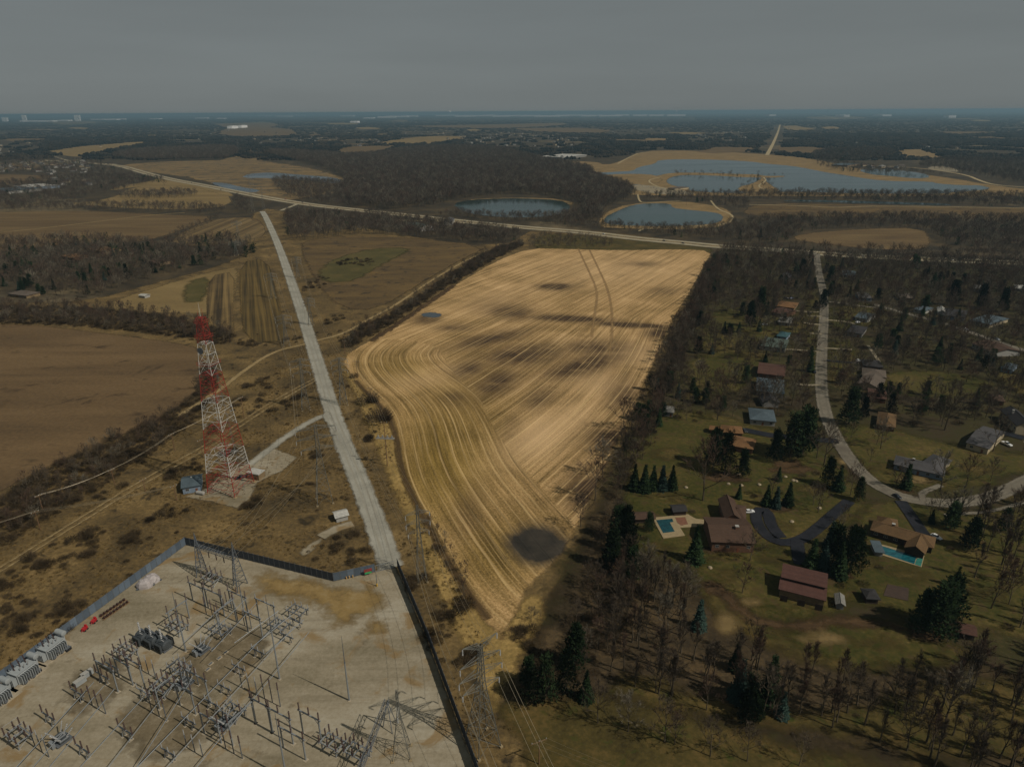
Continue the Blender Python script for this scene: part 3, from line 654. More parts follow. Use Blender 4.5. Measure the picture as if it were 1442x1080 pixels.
# ------------------------------------------------------------------ haze: one closed box of thin air
hz = bpy.data.materials.new('haze_air'); hz.use_nodes = True
t_ = hz.node_tree
for n in list(t_.nodes): t_.nodes.remove(n)
pv = t_.nodes.new('ShaderNodeVolumePrincipled'); ov = t_.nodes.new('ShaderNodeOutputMaterial')
pv.inputs['Color'].default_value = (.29, .46, .57, 1); pv.inputs['Density'].default_value = 0.00007; pv.inputs['Anisotropy'].default_value = .15
t_.links.new(pv.outputs[0], ov.inputs['Volume'])
MB().box((0, 0, 87.5), (94000, 94000, 177)).build('haze', hz, kind='stuff')

# ------------------------------------------------------------------ trees
def bark(name, c, var=.35):
    k = NT(name, .95, .05)
    r = k.n('ObjectInfo').outputs['Random']
    f = k.noise(k.obj(), .9, 3, .6)
    cc = k.ramp(k.math('ADD', k.math('MULTIPLY', r, .6), k.math('MULTIPLY', f, .4)), [(.15, tuple(x*(1-var) for x in c)), (.5, c), (.85, tuple(x*(1+var) for x in c))])
    k.color(cc); return k.m
m_trunk = bark('grey_bark', D(72, 64, 52))
m_twig = bark('brown_grey_twigs', D(66, 58, 49), .38)
m_twigr = bark('reddish_twigs', D(68, 54, 45), .3)
m_twigp = bark('pale_grey_twigs', D(92, 86, 74), .2)
m_needle = bark('dark_green_needles', (.015, .026, .010), .5)
m_needleb = bark('blue_green_needles', (.022, .038, .030), .35)
m_shrub = bark('shrub_twigs', D(56, 47, 34), .35)
m_hedge = bark('clipped_green_foliage', (.03, .042, .014), .35)

def tri_mesh(name, V, Fs, mat):
    me = bpy.data.meshes.new(name); me.from_pydata(V, [], Fs); me.update(); me.materials.append(mat); return me
def bare_tree(seed, h=16.0, spread=.42, twigs=10, mat=None, tr=.26, lod=0, low=.22, up=0.0, tw=.032):
    q = random.Random(seed); T = MB(); V = []; Fs = []
    def sliver(p, d, L, w):
        a = d.cross(Vector((q.uniform(-1, 1), q.uniform(-1, 1), q.uniform(-1, 1))))
        if a.length < 1e-4: a = d.orthogonal()
        a = a.normalized()*w; b = len(V); e = p+d*L+Vector((0, 0, .1*L))
        V.extend([tuple(p-a), tuple(p+a), tuple(e)]); Fs.append((b, b+1, b+2))
    lean = Vector((q.uniform(-.06, .06), q.uniform(-.06, .06), 1)).normalized()
    top = lean*h*.8
    pts = [Vector((0, 0, -.3))]+[lean*(h*.8*f)+Vector((q.uniform(-.25, .25), q.uniform(-.25, .25), 0))*f*2 for f in (.2, .4, .62, .82, 1)]
    for i in range(5):
        T.bar(pts[i], pts[i+1], tr*h/16*(1-.18*i), tr*h/16*(1-.18*(i+1)), 5 if lod == 0 else 3)
    nl = 9 if lod == 0 else 8
    for i in range(nl):
        f = low+(1-low)*(i+.5)/nl; zz = f*5; j = min(int(zz), 4); p = pts[j].lerp(pts[j+1], zz-j)
        az = i*2.4+q.uniform(-.5, .5); el = .55+up+.65*f+q.uniform(-.15, .15)
        L = h*spread*(1.15-.65*f)*q.uniform(.8, 1.15)*1.15
        d = Vector((math.cos(az)*math.cos(el), math.sin(az)*math.cos(el), math.sin(el)))
        mid = p+d*L*.5; e = mid+(d+Vector((0, 0, .25))).normalized()*L*.6
        if lod == 0:
            T.bar(p, mid, .13*h/16*(1.2-.7*f), .085*h/16, 3); T.bar(mid, e, .085*h/16, .03, 3)
        else: T.bar(p, e, .14*h/16, .05, 3)
        for b_ in range(5 if lod == 0 else 6):
            g = .3+.7*(b_+q.random())/5; g = min(g, 1); bp = p.lerp(mid, g*2) if g < .5 else mid.lerp(e, g*2-1)
            bd = (d+Vector((q.uniform(-1, 1), q.uniform(-1, 1), q.uniform(-.2, .9)+up*1.5))).normalized(); bl = L*.42*q.uniform(.7, 1.2)
            if lod: 
                sliver(bp, bd, bl*1.6, .13)
                for _ in range(2): sliver(bp+bd*bl*q.random(), (bd+Vector((q.uniform(-1, 1), q.uniform(-1, 1), q.uniform(-.4, .9)))).normalized(), bl*1.3, .12)
                continue
            T.bar(bp, bp+bd*bl, .045*h/16, .02, 3)
            for c_ in range(4):
                cp = bp+bd*bl*(.25+.75*q.random()); cd = (bd+Vector((q.uniform(-1, 1), q.uniform(-1, 1), q.uniform(-.3, .8)))).normalized(); cl = bl*.6*q.uniform(.6, 1.2)
                sliver(cp, cd, cl, .035)
                for _ in range(twigs):
                    tp = cp+cd*cl*q.random(); td = (cd+Vector((q.uniform(-1, 1), q.uniform(-1, 1), q.uniform(-.4, .8)+up*2))*.9).normalized()
                    sliver(tp, td, q.uniform(.5, 1.25)*h/16*1.1, tw)
    return T, V, Fs
def conifer(seed, h=14.0, r=3.7, rows=20, per=18, mat=None, shape=1.0, lod=0, base=.04):
    q = random.Random(seed); T = MB(); V = []; Fs = []
    T.bar((0, 0, -.3), (0, 0, h*.95), .22*h/14, .03, 5 if not lod else 3)
    if lod: rows, per = 6, 8
    for i in range(rows):
        f = (i+.5)/rows; z = h*(base+(1-base)*f); rr = r*((1-f)**shape)*q.uniform(.82, 1.12)+.12
        for j in range(per if f < .75 else max(5, per*2//3)):
            az = 2*PI*(j+q.random()*.8)/per+i*1.3; R = rr*q.uniform(.72, 1.15)
            d = Vector((math.cos(az), math.sin(az), 0)); s_ = Vector((-d.y, d.x, 0)); w = max(.28*R, .3)*(1.7 if lod else 1.0)
            p = Vector((0, 0, z+h*.035)); e = d*R+Vector((0, 0, z-R*.22)); mdl = p.lerp(e, .62)
            dz = Vector((0, 0, -.16*R-.12)); b = len(V)
            V.extend([tuple(p), tuple(mdl+s_*w+dz), tuple(e), tuple(mdl-s_*w+dz)]); Fs.extend([(b, b+1, b+2), (b, b+2, b+3)])
            if not lod:
                for _ in range(3):
                    c = p.lerp(e, q.uniform(.35, 1)); a = Vector((q.uniform(-1, 1), q.uniform(-1, 1), q.uniform(-.6, .5))).normalized(); b = len(V); t = a.orthogonal().normalized()
                    V.extend([tuple(c), tuple(c+a*.75+t*.22), tuple(c+a*.75-t*.22)]); Fs.append((b, b+1, b+2))
    return T, V, Fs
def pine(seed, h=15.0, r=4.4, lod=0):      # broad irregular pine: clumps of needle tufts
    q = random.Random(seed); T = MB(); V = []; Fs = []
    r *= q.uniform(.85, 1.15)
    T.bar((0, 0, -.3), (0, 0, h*.9), .28, .05, 5 if not lod else 3)
    n = 78 if not lod else 20
    for i in range(n):
        f = (i+.5)/n; az = i*2.4; R = r*(1.12-f*.8)*q.uniform(.3, 1.05); z = h*(.12+.86*f)
        c = Vector((math.cos(az)*R, math.sin(az)*R, z)); cr = (1.15 if not lod else 1.9)*q.uniform(.7, 1.25)*r/4.0
        if not lod: T.bar((0, 0, z-.6), c, .07, .03, 3)
        for _ in range(34 if not lod else 9):
            a = Vector((q.gauss(0, 1), q.gauss(0, 1), q.gauss(0, .7))).normalized(); p = c+a*cr*q.uniform(.3, 1); d = (a+Vector((q.uniform(-.6, .6), q.uniform(-.6, .6), .5))).normalized()
            t = d.orthogonal().normalized(); w = .22 if not lod else .6; L = .8 if not lod else 1.3; b = len(V)
            V.extend([tuple(p-t*w), tuple(p+t*w), tuple(p+d*L)]); Fs.append((b, b+1, b+2))
    return T, V, Fs
def bush(seed, r=2.2, h=2.6, n=420, w=.035, lod=0):
    q = random.Random(seed); T = MB(); V = []; Fs = []
    for i in range(6): 
        az = i*1.05; T.bar((0, 0, -.1), (math.cos(az)*r*.45, math.sin(az)*r*.45, h*.55), .05, .02, 3)
    if lod: n = 60; w = .15
    for i in range(n):
        az = q.random()*2*PI; f = q.random()**.5; p = Vector((math.cos(az)*r*f*.75, math.sin(az)*r*f*.75, h*q.uniform(.05, .75)*(1-.5*f*f)))
        d = Vector((math.cos(az)*f+q.uniform(-.5, .5), math.sin(az)*f+q.uniform(-.5, .5), q.uniform(.2, 1.1))).normalized(); a = d.orthogonal().normalized()*w
        b = len(V); V.extend([tuple(p-a), tuple(p+a), tuple(p+d*q.uniform(.5, 1.2)*h*.42)]); Fs.append((b, b+1, b+2))
    return T, V, Fs
def protos(maker, seeds, name, tm, cm_list, **kw):
    out = []
    for i, sdd in enumerate(seeds):
        T, V, Fs = maker(sdd, **kw); tmn = T.mesh(name+'_trunk'); tmn.materials.append(tm)
        out.append((tmn, tri_mesh(name+'_crown', V, Fs, cm_list[i % len(cm_list)])))
    return out
PT = {'bare': protos(bare_tree, range(1, 8), 'bare', m_trunk, [m_twig, m_twig, m_twigr, m_twig, m_twig, m_twigr, m_twigp]),
      'slim': protos(bare_tree, range(101, 107), 'slim', m_trunk, [m_twig, m_twig, m_twigr], spread=.25, low=.34, twigs=7, tr=.3, up=.4, tw=.024),
      'spruce': protos(conifer, range(20, 26), 'spruce', m_trunk, [m_needle, m_needle, m_needleb]),
      'pine': protos(pine, range(30, 34), 'pine', m_trunk, [m_needle]),
      'bush': protos(bush, range(40, 44), 'bush', m_shrub, [m_shrub])}
HT = {'bare': 16.0*.98, 'slim': 15.7, 'spruce': 14.0, 'pine': 15.0, 'bush': 2.6}
NM = {'bare': ('bare_tree', 'tree', 'crown'), 'slim': ('bare_tree', 'tree', 'crown'), 'spruce': ('spruce_tree', 'tree', 'crown'), 'pine': ('pine_tree', 'tree', 'crown'), 'bush': ('bush', 'bush', 'foliage')}
def put_tree(kind, x, y, h, label, group=None, var=None, rz=None, wide=1.0):
    nm, cat, cr = NM[kind]; vs = PT[kind]; i = rnd.randrange(len(vs)) if var is None else var % len(vs)
    o = empty(nm, (x, y, 0.1), rnd.uniform(0, 6.28) if rz is None else rz, label=label, category=cat)
    if group: o['group'] = group
    s_ = h/HT[kind]; o.scale = (s_*wide, s_*wide, s_)
    link('trunk' if kind != 'bush' else 'stem', vs[i][0], parent=o); link(cr, vs[i][1], parent=o)
    return o
# light versions for the masses (one mesh each, never shown singly)
def lodmesh(name, maker, seed, tm, cm, **kw):
    T, V, Fs = maker(seed, lod=1, **kw); b = len(V)
    nv = list(V)+list(T.v); nf = list(Fs)+[tuple(i+b for i in f) for f in T.f]
    me = bpy.data.meshes.new(name); me.from_pydata(nv, [], nf); me.materials.append(cm); me.materials.append(tm)
    me.polygons.foreach_set('material_index', [0]*len(Fs)+[1]*len(T.f)); me.update(); return me
def fullmesh(kind, i):
    a, b = PT[kind][i]; nv = [tuple(v.co) for v in b.vertices]+[tuple(v.co) for v in a.vertices]; n = len(b.vertices)
    nf = [tuple(p.vertices) for p in b.polygons]+[tuple(q+n for q in p.vertices) for p in a.polygons]
    me = bpy.data.meshes.new(kind+'_mass'); me.from_pydata(nv, [], nf); me.materials.append(b.materials[0]); me.materials.append(a.materials[0])
    me.polygons.foreach_set('material_index', [0]*len(b.polygons)+[1]*len(a.polygons)); me.update(); return me
def src_coll(name, meshes):
    c = bpy.data.collections.new(name)
    for i, me in enumerate(meshes):
        o = bpy.data.objects.new('%s_%02d' % (name, i), me); c.objects.link(o)
    return c
SRC = {'slim': src_coll('slim_source', [fullmesh('slim', i) for i in range(6)]), 'bare': src_coll('bare_source', [fullmesh('bare', i) for i in range(7)]), 'spruce': src_coll('spruce_source', [fullmesh('spruce', i) for i in range(6)]),
       'pine': src_coll('pine_source', [fullmesh('pine', i) for i in range(4)]), 'bush': src_coll('bush_source', [fullmesh('bush', i) for i in range(4)]),
       'bare_far': src_coll('bare_far_source', [lodmesh('bare_far', bare_tree, s_, m_trunk, c_) for s_, c_ in ((61, m_twig), (62, m_twigr), (63, m_twig), (64, m_twigp), (65, m_twig))]),
       'ever_far': src_coll('ever_far_source', [lodmesh('ever_far', conifer, 71, m_trunk, m_needle), lodmesh('ever_far', pine, 72, m_trunk, m_needle)]),
       'bush_far': src_coll('bush_far_source', [lodmesh('bush_far', bush, 81, m_shrub, m_shrub)])}
def scatter(name, coll, P, scl, wide=None, **props):          # uncounted mass: one object, geometry-node instances
    n = len(P)
    if n == 0: return
    me = bpy.data.meshes.new(name); me.vertices.add(n); me.vertices.foreach_set('co', np.column_stack([P, np.full(n, .1)]).astype('f').ravel())
    w = np.asarray(scl)*(1 if wide is None else np.asarray(wide))
    at = me.attributes.new('siz', 'FLOAT_VECTOR', 'POINT'); at.data.foreach_set('vector', np.column_stack([w, w, scl]).astype('f').ravel())
    at = me.attributes.new('rot', 'FLOAT_VECTOR', 'POINT'); at.data.foreach_set('vector', np.column_stack([np.zeros(n), np.zeros(n), rng.random(n)*6.28]).astype('f').ravel())
    me.update()
    o = link(name, me, None, kind='stuff', **props)
    g = bpy.data.node_groups.new(name, 'GeometryNodeTree')
    g.interface.new_socket('Geometry', in_out='INPUT', socket_type='NodeSocketGeometry'); g.interface.new_socket('Geometry', in_out='OUTPUT', socket_type='NodeSocketGeometry')
    N_ = g.nodes.new; gi = N_('NodeGroupInput'); go = N_('NodeGroupOutput'); ip = N_('GeometryNodeInstanceOnPoints'); ci = N_('GeometryNodeCollectionInfo')
    ci.inputs['Collection'].default_value = coll; ci.inputs['Separate Children'].default_value = True; ci.inputs['Reset Children'].default_value = True
    ip.inputs['Pick Instance'].default_value = True
    L = g.links.new; L(gi.outputs[0], ip.inputs['Points']); L(ci.outputs[0], ip.inputs['Instance'])
    for an, sk in (('siz', 'Scale'), ('rot', 'Rotation')):
        na = N_('GeometryNodeInputNamedAttribute'); na.data_type = 'FLOAT_VECTOR'; na.inputs['Name'].default_value = an; L(na.outputs['Attribute'], ip.inputs[sk])
    rv = N_('FunctionNodeRandomValue'); rv.data_type = 'INT'; rv.inputs[4].default_value = 0; rv.inputs[5].default_value = max(0, len(coll.objects)-1); L(rv.outputs[2], ip.inputs['Instance Index'])
    L(ip.outputs[0], go.inputs[0])
    md = o.modifiers.new('scatter', 'NODES'); md.node_group = g
    return o

# places kept clear of trees: roads, water, yards, houses
CLEAR = []                                  # discs (x, y, r), filled from the pixel list below
def clear(u, v, r): x, y = G(u, v); CLEAR.append((x, y, r))
for a in [(1016, 736, 19), (1030, 755, 16), (940, 742, 15), (905, 732, 8), (1128, 822, 18), (1095, 790, 12), (1275, 755, 20), (1300, 770, 14), (1262, 785, 18), (1300, 660, 16), (1330, 650, 10), (1395, 618, 14), (1425, 590, 10), (1045, 622, 15), (1010, 608, 10), (1070, 590, 12),
          (1085, 545, 14), (1082, 520, 12), (1095, 490, 10), (1235, 512, 10), (1232, 534, 12), (1228, 552, 10), (1250, 596, 13), (1110, 765, 26), (1110, 735, 16), (1260, 836, 12), (1180, 846, 8), (1223, 838, 8), (1358, 885, 9), (1100, 655, 22), (960, 660, 20), (920, 715, 18), (1000, 700, 24), (1180, 650, 12),
          (1100, 870, 16), (1050, 840, 20), (1020, 880, 14), (1200, 905, 18), (1260, 910, 16), (1150, 900, 14), (1230, 810, 20), (1270, 810, 16), (1320, 690, 12), (1360, 680, 10), (1230, 760, 8), (1025, 650, 20), (480, 727, 8), (1107, 452, 10), (1112, 436, 11), (1094, 486, 13), (1108, 478, 9), (1085, 523, 13), (1085, 528, 12), (1211, 470, 12), (1211, 480, 8), (1224, 450, 10), (1306, 441, 10), (1325, 443, 9), (1346, 446, 10), (1406, 457, 13), (1406, 466, 10), (1422, 505, 14), (1422, 516, 10), (1112, 446, 9), (1195, 388, 9), (1213, 420, 9), (1108, 392, 9), (1235, 545, 12), (1250, 605, 10), (1020, 455, 22), (1060, 480, 18), (1010, 520, 22), (1200, 505, 12), (1300, 540, 22), (1350, 548, 16), (1410, 655, 16), (1240, 700, 10), (1020, 790, 14)]: clear(*a)
def ok(P, roads=True, keys=('lot', 'lake', 'pond1', 'pond2', 'yard', 'corn'), rad=1.6):
    m_ = np.ones(len(P), bool)
    for kk in keys:
        if kk in REG: m_ &= ~inside(P, REG[kk])
    for x, y, r in CLEAR: m_ &= (P[:, 0]-x)**2+(P[:, 1]-y)**2 > r*r
    if roads:
        for X, w in ROADS:
            lo = X.min(0)-w-5; hi = X.max(0)+w+5
            c = m_ & (P[:, 0] > lo[0]) & (P[:, 0] < hi[0]) & (P[:, 1] > lo[1]) & (P[:, 1] < hi[1])
            if c.any():
                idx = np.nonzero(c)[0]; d, _, _ = segdist(P[idx], X[::max(1, len(X)//60)], False); m_[idx[d < w+rad]] = False
    return m_
def vnoise(P, s, seed=0):                   # cheap smooth noise for clumping
    x = P[:, 0]/s+seed*17.3; y = P[:, 1]/s+seed*5.7
    return (np.sin(x*1.3+np.sin(y*.9+1.7)*1.4)+np.sin(y*1.7+np.sin(x*1.1)*1.3)+np.sin(x*2.9+y*2.3)*.5)/2.5
def zone_pts(px, spacing, jitter=.45, smooth=1):
    W = wpoly(px, smooth); lo = W.min(0); hi = W.max(0)
    gx, gy = np.meshgrid(np.arange(lo[0], hi[0], spacing), np.arange(lo[1], hi[1], spacing)); P = np.column_stack([gx.ravel(), gy.ravel()])
    P = P+(rng.random(P.shape)-.5)*2*jitter*spacing; P = P[inside(P, W)]
    u, v = projn(P); k_ = (u > -130) & (u < 1600) & (v < 1190) & (P[:, 1] > 60); return P[k_]
ZONES = [  # name, polygon, spacing, evergreen share, height range, label fragment, thinning
 ('W1', [(365, 214), (440, 216), (500, 223), (600, 208), (700, 209), (760, 226), (830, 238), (838, 250), (884, 264), (900, 275), (880, 282), (850, 296), (845, 312), (822, 308), (806, 284), (760, 275), (720, 273), (640, 281), (615, 290), (560, 297), (500, 290), (470, 282), (490, 258), (470, 240), (400, 224)], 11, .0, (13, 20), 'the big wood behind the ponds', 0),
 ('W2', [(190, 213), (250, 210), (333, 206), (336, 225), (260, 226), (195, 227), (150, 221)], 12, .05, (13, 18), 'the far wood left of the powerline cut', 0),
 ('W3', [(398, 305), (420, 299), (480, 305), (560, 313), (640, 322), (700, 326), (738, 333), (725, 342), (692, 344), (640, 341), (560, 332), (520, 330), (470, 332), (418, 343), (403, 330)], 9, .04, (9, 15), 'the tree belt below the highway', 0),
 ('W4', [(692, 350), (740, 340), (735, 347), (700, 364), (640, 399), (600, 424), (560, 452), (520, 476), (484, 494), (478, 486), (500, 465), (560, 440), (622, 396)], 7.5, .0, (5, 10), 'the hedgerow along the harvested field', 0),
 ('W5', [(0, 345), (60, 338), (110, 338), (190, 342), (240, 348), (330, 334), (358, 348), (362, 362), (300, 370), (200, 396), (130, 423), (90, 418), (0, 408), (-120, 400), (-120, 350)], 10.5, .2, (9, 15), 'the wood around the farmhouse at left', 0),
 ('W6', [(-120, 428), (100, 433), (200, 440), (280, 455), (330, 470), (326, 488), (280, 482), (200, 468), (60, 456), (-120, 458)], 7, .0, (6, 11), 'the hedgerow above the brown field', 0),
 ('W7', [(-60, 750), (60, 662), (150, 624), (200, 600), (262, 566), (285, 520), (300, 512), (312, 540), (292, 580), (262, 606), (200, 648), (120, 700), (60, 742), (-60, 800)], 6.2, .0, (4, 9), 'the thicket along the brown field edge', .1),
 ('W8', [(1062, 311), (1200, 306), (1442, 311), (1600, 318), (1600, 362), (1442, 360), (1330, 350), (1310, 325), (1220, 320), (1120, 327), (1118, 342), (1050, 348), (1015, 338), (1032, 324)], 11, .06, (10, 15), 'the wood between prairie and highway', .1),
 ('W9', [(1020, 274), (1100, 272.5), (1300, 274), (1442, 276), (1600, 280), (1600, 294), (1442, 292), (1320, 288.8), (1240, 285.5), (1100, 280.5), (900, 278), (900, 276)], 11, .04, (8, 14), 'the tree line on the near lake shore', .25),
 ('W10', [(600, 303), (640, 304), (720, 310), (800, 306), (850, 318), (960, 326), (1050, 322), (1045, 338), (1000, 338), (960, 335), (880, 328), (760, 316), (690, 312)], 10, .03, (7, 12), 'the tree belt between highway and ponds', .45),
 ('W11', [(1090, 347), (1240, 353), (1442, 362), (1442, 369), (1200, 358), (1090, 351)], 10, .05, (8, 12), 'the roadside trees above the street', .3),
 ('W12', [(1010, 357), (1060, 360), (1140, 364), (1300, 370), (1442, 376), (1600, 385), (1700, 620), (1442, 606), (1330, 600), (1240, 600), (1200, 560), (1140, 600), (1090, 600), (960, 590), (905, 640), (870, 720), (850, 720), (900, 560), (955, 455), (985, 400)], 9.2, .11, (9, 16), 'the wooded house lots at right', .1),
 ('W13', [(1006, 362), (1020, 372), (990, 440), (965, 500), (930, 590), (885, 680), (880, 770), (905, 800), (900, 860), (840, 960), (800, 960), (782, 930), (802, 880), (832, 795), (860, 705), (905, 590), (955, 470), (985, 400)], 7.6, .08, (8, 13), 'the tree belt along the right edge of the field', 0),
 ('W14', [(838, 862), (880, 805), (930, 812), (990, 850), (1040, 905), (1110, 945), (1200, 965), (1290, 935), (1400, 945), (1520, 900), (1600, 1150), (1330, 1090), (1180, 1040), (1080, 1035), (960, 1000), (850, 960)], 6.5, .02, (12, 18), 'the open wood at lower right', .12),
 ('W15', [(1322, 735), (1390, 715), (1560, 700), (1560, 900), (1400, 890), (1360, 860), (1340, 800)], 8.5, .05, (12, 18), 'the grove right of the blue pool', .1),
 ('W16', [(-100, 215), (60, 222), (150, 228), (165, 240), (200, 246), (150, 256), (90, 246), (0, 246), (-100, 246)], 20, .12, (8, 13), 'the suburb at upper left', .3),
 ('W17', [(1140, 221), (1150, 212), (1250, 209), (1268, 222), (1200, 229), (1150, 228)], 14, .2, (10, 15), 'the dark wood above the lake', 0),
 ('W17b', [(1280, 234), (1330, 224), (1442, 226), (1600, 230), (1600, 268), (1442, 262), (1400, 252), (1340, 241)], 15, .0, (10, 15), 'the far wood right of the lake', 0),
 ('W18', [(-100, 262), (0, 260), (90, 247), (180, 249), (225, 256), (190, 264), (150, 274), (100, 284), (0, 298), (-100, 300)], 13, .06, (8, 13), 'the trees around the low blue roofs', .3),
 ('W18b', [(-100, 284), (150, 287.5), (325, 291), (312, 303), (200, 298), (60, 297), (-100, 300)], 11, .0, (7, 11), 'the hedgerow across the left fields', .05),
 ('W18c', [(155, 277), (200, 271), (278, 270), (279, 278), (200, 283)], 11, .0, (8, 12), 'the row of trees in the tan field', .05),
 ('W18d', [(330, 278), (352, 283), (352, 302), (340, 303), (327, 292)], 10, .0, (8, 12), 'the clump below the highway', 0),
 ('W18e', [(150, 247), (230, 252), (232, 258), (205, 257), (150, 253)], 12, .5, (9, 13), 'the trees beside the highway', 0),
 ('W19', [(380, 252), (440, 255), (500, 262), (530, 285), (515, 295), (440, 287), (405, 278), (392, 268)], 11, .0, (9, 14), 'the wood right of the marsh', .05),
 ('W20', [(235, 333), (262, 322), (300, 308), (312, 303), (290, 322), (246, 340)], 9, .0, (5, 8), 'the hedge between the left fields', .2),
 ('W30', [(515, 302), (640, 316.5), (640, 322), (515, 307)], 9, .0, (9, 14), 'the belt in front of the highway', .1),
 ('W31', [(1012, 351.5), (1140, 358.5), (1140, 363), (1012, 358)], 10, .05, (9, 13), 'the trees in front of the highway', .3),
 ('W32', [(1166, 363.5), (1442, 375), (1600, 382), (1600, 388), (1442, 381), (1166, 368)], 9, .06, (10, 15), 'the trees in front of the highway at right', .15),
 ('W24', [(858, 316), (900, 321), (960, 322), (1010, 320), (1036, 310), (1050, 322), (960, 330), (860, 325)], 12, .03, (8, 12), 'the trees below the right pond', .15),
 ('W25', [(640, 301), (700, 305), (800, 304), (820, 296), (850, 305), (850, 318), (760, 312), (640, 306)], 11, .03, (9, 14), 'the trees below the left pond', .1),
 ('W26', [(905, 276), (1000, 280), (1060, 283), (1045, 300), (1005, 290), (960, 284), (905, 284)], 13, .05, (8, 12), 'the trees between lake and ponds', .3),
 ('W27', [(945, 243), (985, 243), (1105, 247), (1100, 250), (1078, 251), (1094, 268), (1045, 270), (1042, 262), (1070, 252), (950, 247)], 26, .1, (6, 11), 'the causeway and peninsula', .3),
 ('W28', [(1140, 225), (1200, 232), (1290, 242), (1340, 250), (1300, 246), (1225, 247), (1160, 240)], 20, .05, (8, 12), 'the lagoon shore', .2),
 ('W29', [(1040, 640), (1130, 620), (1250, 610), (1420, 650), (1400, 690), (1230, 770), (1180, 830), (1320, 860), (1430, 880), (1340, 930), (1100, 920), (1000, 800), (1000, 700)], 15.5, .07, (6, 13), 'the open gardens', .2),
 ('W21', [(760, 330), (800, 331), (845, 336), (870, 346), (830, 353), (800, 350), (745, 350), (735, 345)], 8, .0, (5, 8), 'the thicket at the top of the field', .25),
 ('W22', [(596, 738), (615, 742), (640, 785), (668, 820), (678, 850), (660, 858), (640, 840), (620, 800), (600, 760)], 4.5, .0, (3.5, 6), 'the thicket left of the stubble', .2),
 ('W23', [(735, 860), (760, 840), (772, 850), (755, 880), (740, 910), (722, 930), (712, 915)], 7, .0, (3, 6), 'the thicket at the tip of the field', .45),
]
EVX = {'W5': 1}
tree_pts = []                               # x, y, h, kind, label fragment
for nm, pp, sp, ev, hr, lab, thin in ZONES:
    P = zone_pts(pp, sp, .85 if nm in ('W14', 'W15', 'W29') else .55)
    P = P[ok(P, keys=('lake', 'pond1', 'pond2', 'yard', 'corn') if nm in ('W13', 'W22', 'W23') else () if nm == 'W27' else ('lot', 'lake', 'pond1', 'pond2', 'yard', 'corn'))]
    if thin: P = P[(vnoise(P, 24, len(nm)+len(lab)) > -1+thin*1.6) | (rng.random(len(P)) > .75)]
    e = (vnoise(P, 30, 3)*.3+rng.random(len(P))*.7) > (1.0-ev*1.15-.12 if ev > 0 else 9)
    if ev > 0: e = (vnoise(P, 28, 3)*.45+rng.random(len(P))) > np.quantile(vnoise(P, 28, 3)*.45+rng.random(len(P)), 1-ev)
    hh = hr[0]+(hr[1]-hr[0])*rng.random(len(P))
    for (x, y), h, q in zip(P, hh, e): tree_pts.append((x, y, h*(1.0 if not q else .85), ('pine' if rng.random() < .6 else 'spruce') if q else ('slim' if nm in ('W14', 'W15') and rng.random() < .8 else 'bare'), lab, nm))
print('zone trees', len(tree_pts))
A = np.array([(t[0], t[1], t[2]) for t in tree_pts]); U_, V_ = projn(A[:, :2]); dist = np.hypot(np.hypot(A[:, 0], A[:, 1]), CAMH)
kinds = np.array([t[3] for t in tree_pts]); inview = (U_ > -10) & (U_ < 1452) & (V_ < 1090)
score = np.where(inview, A[:, 2]/dist, 0)
BUD = {'bare': 150, 'slim': 95, 'spruce': 70, 'pine': 90}
single = np.zeros(len(A), bool)
for kd, n in BUD.items():
    idx = np.nonzero(kinds == kd)[0]; idx = idx[np.argsort(-score[idx])][:n]; single[idx[score[idx] > 0]] = True
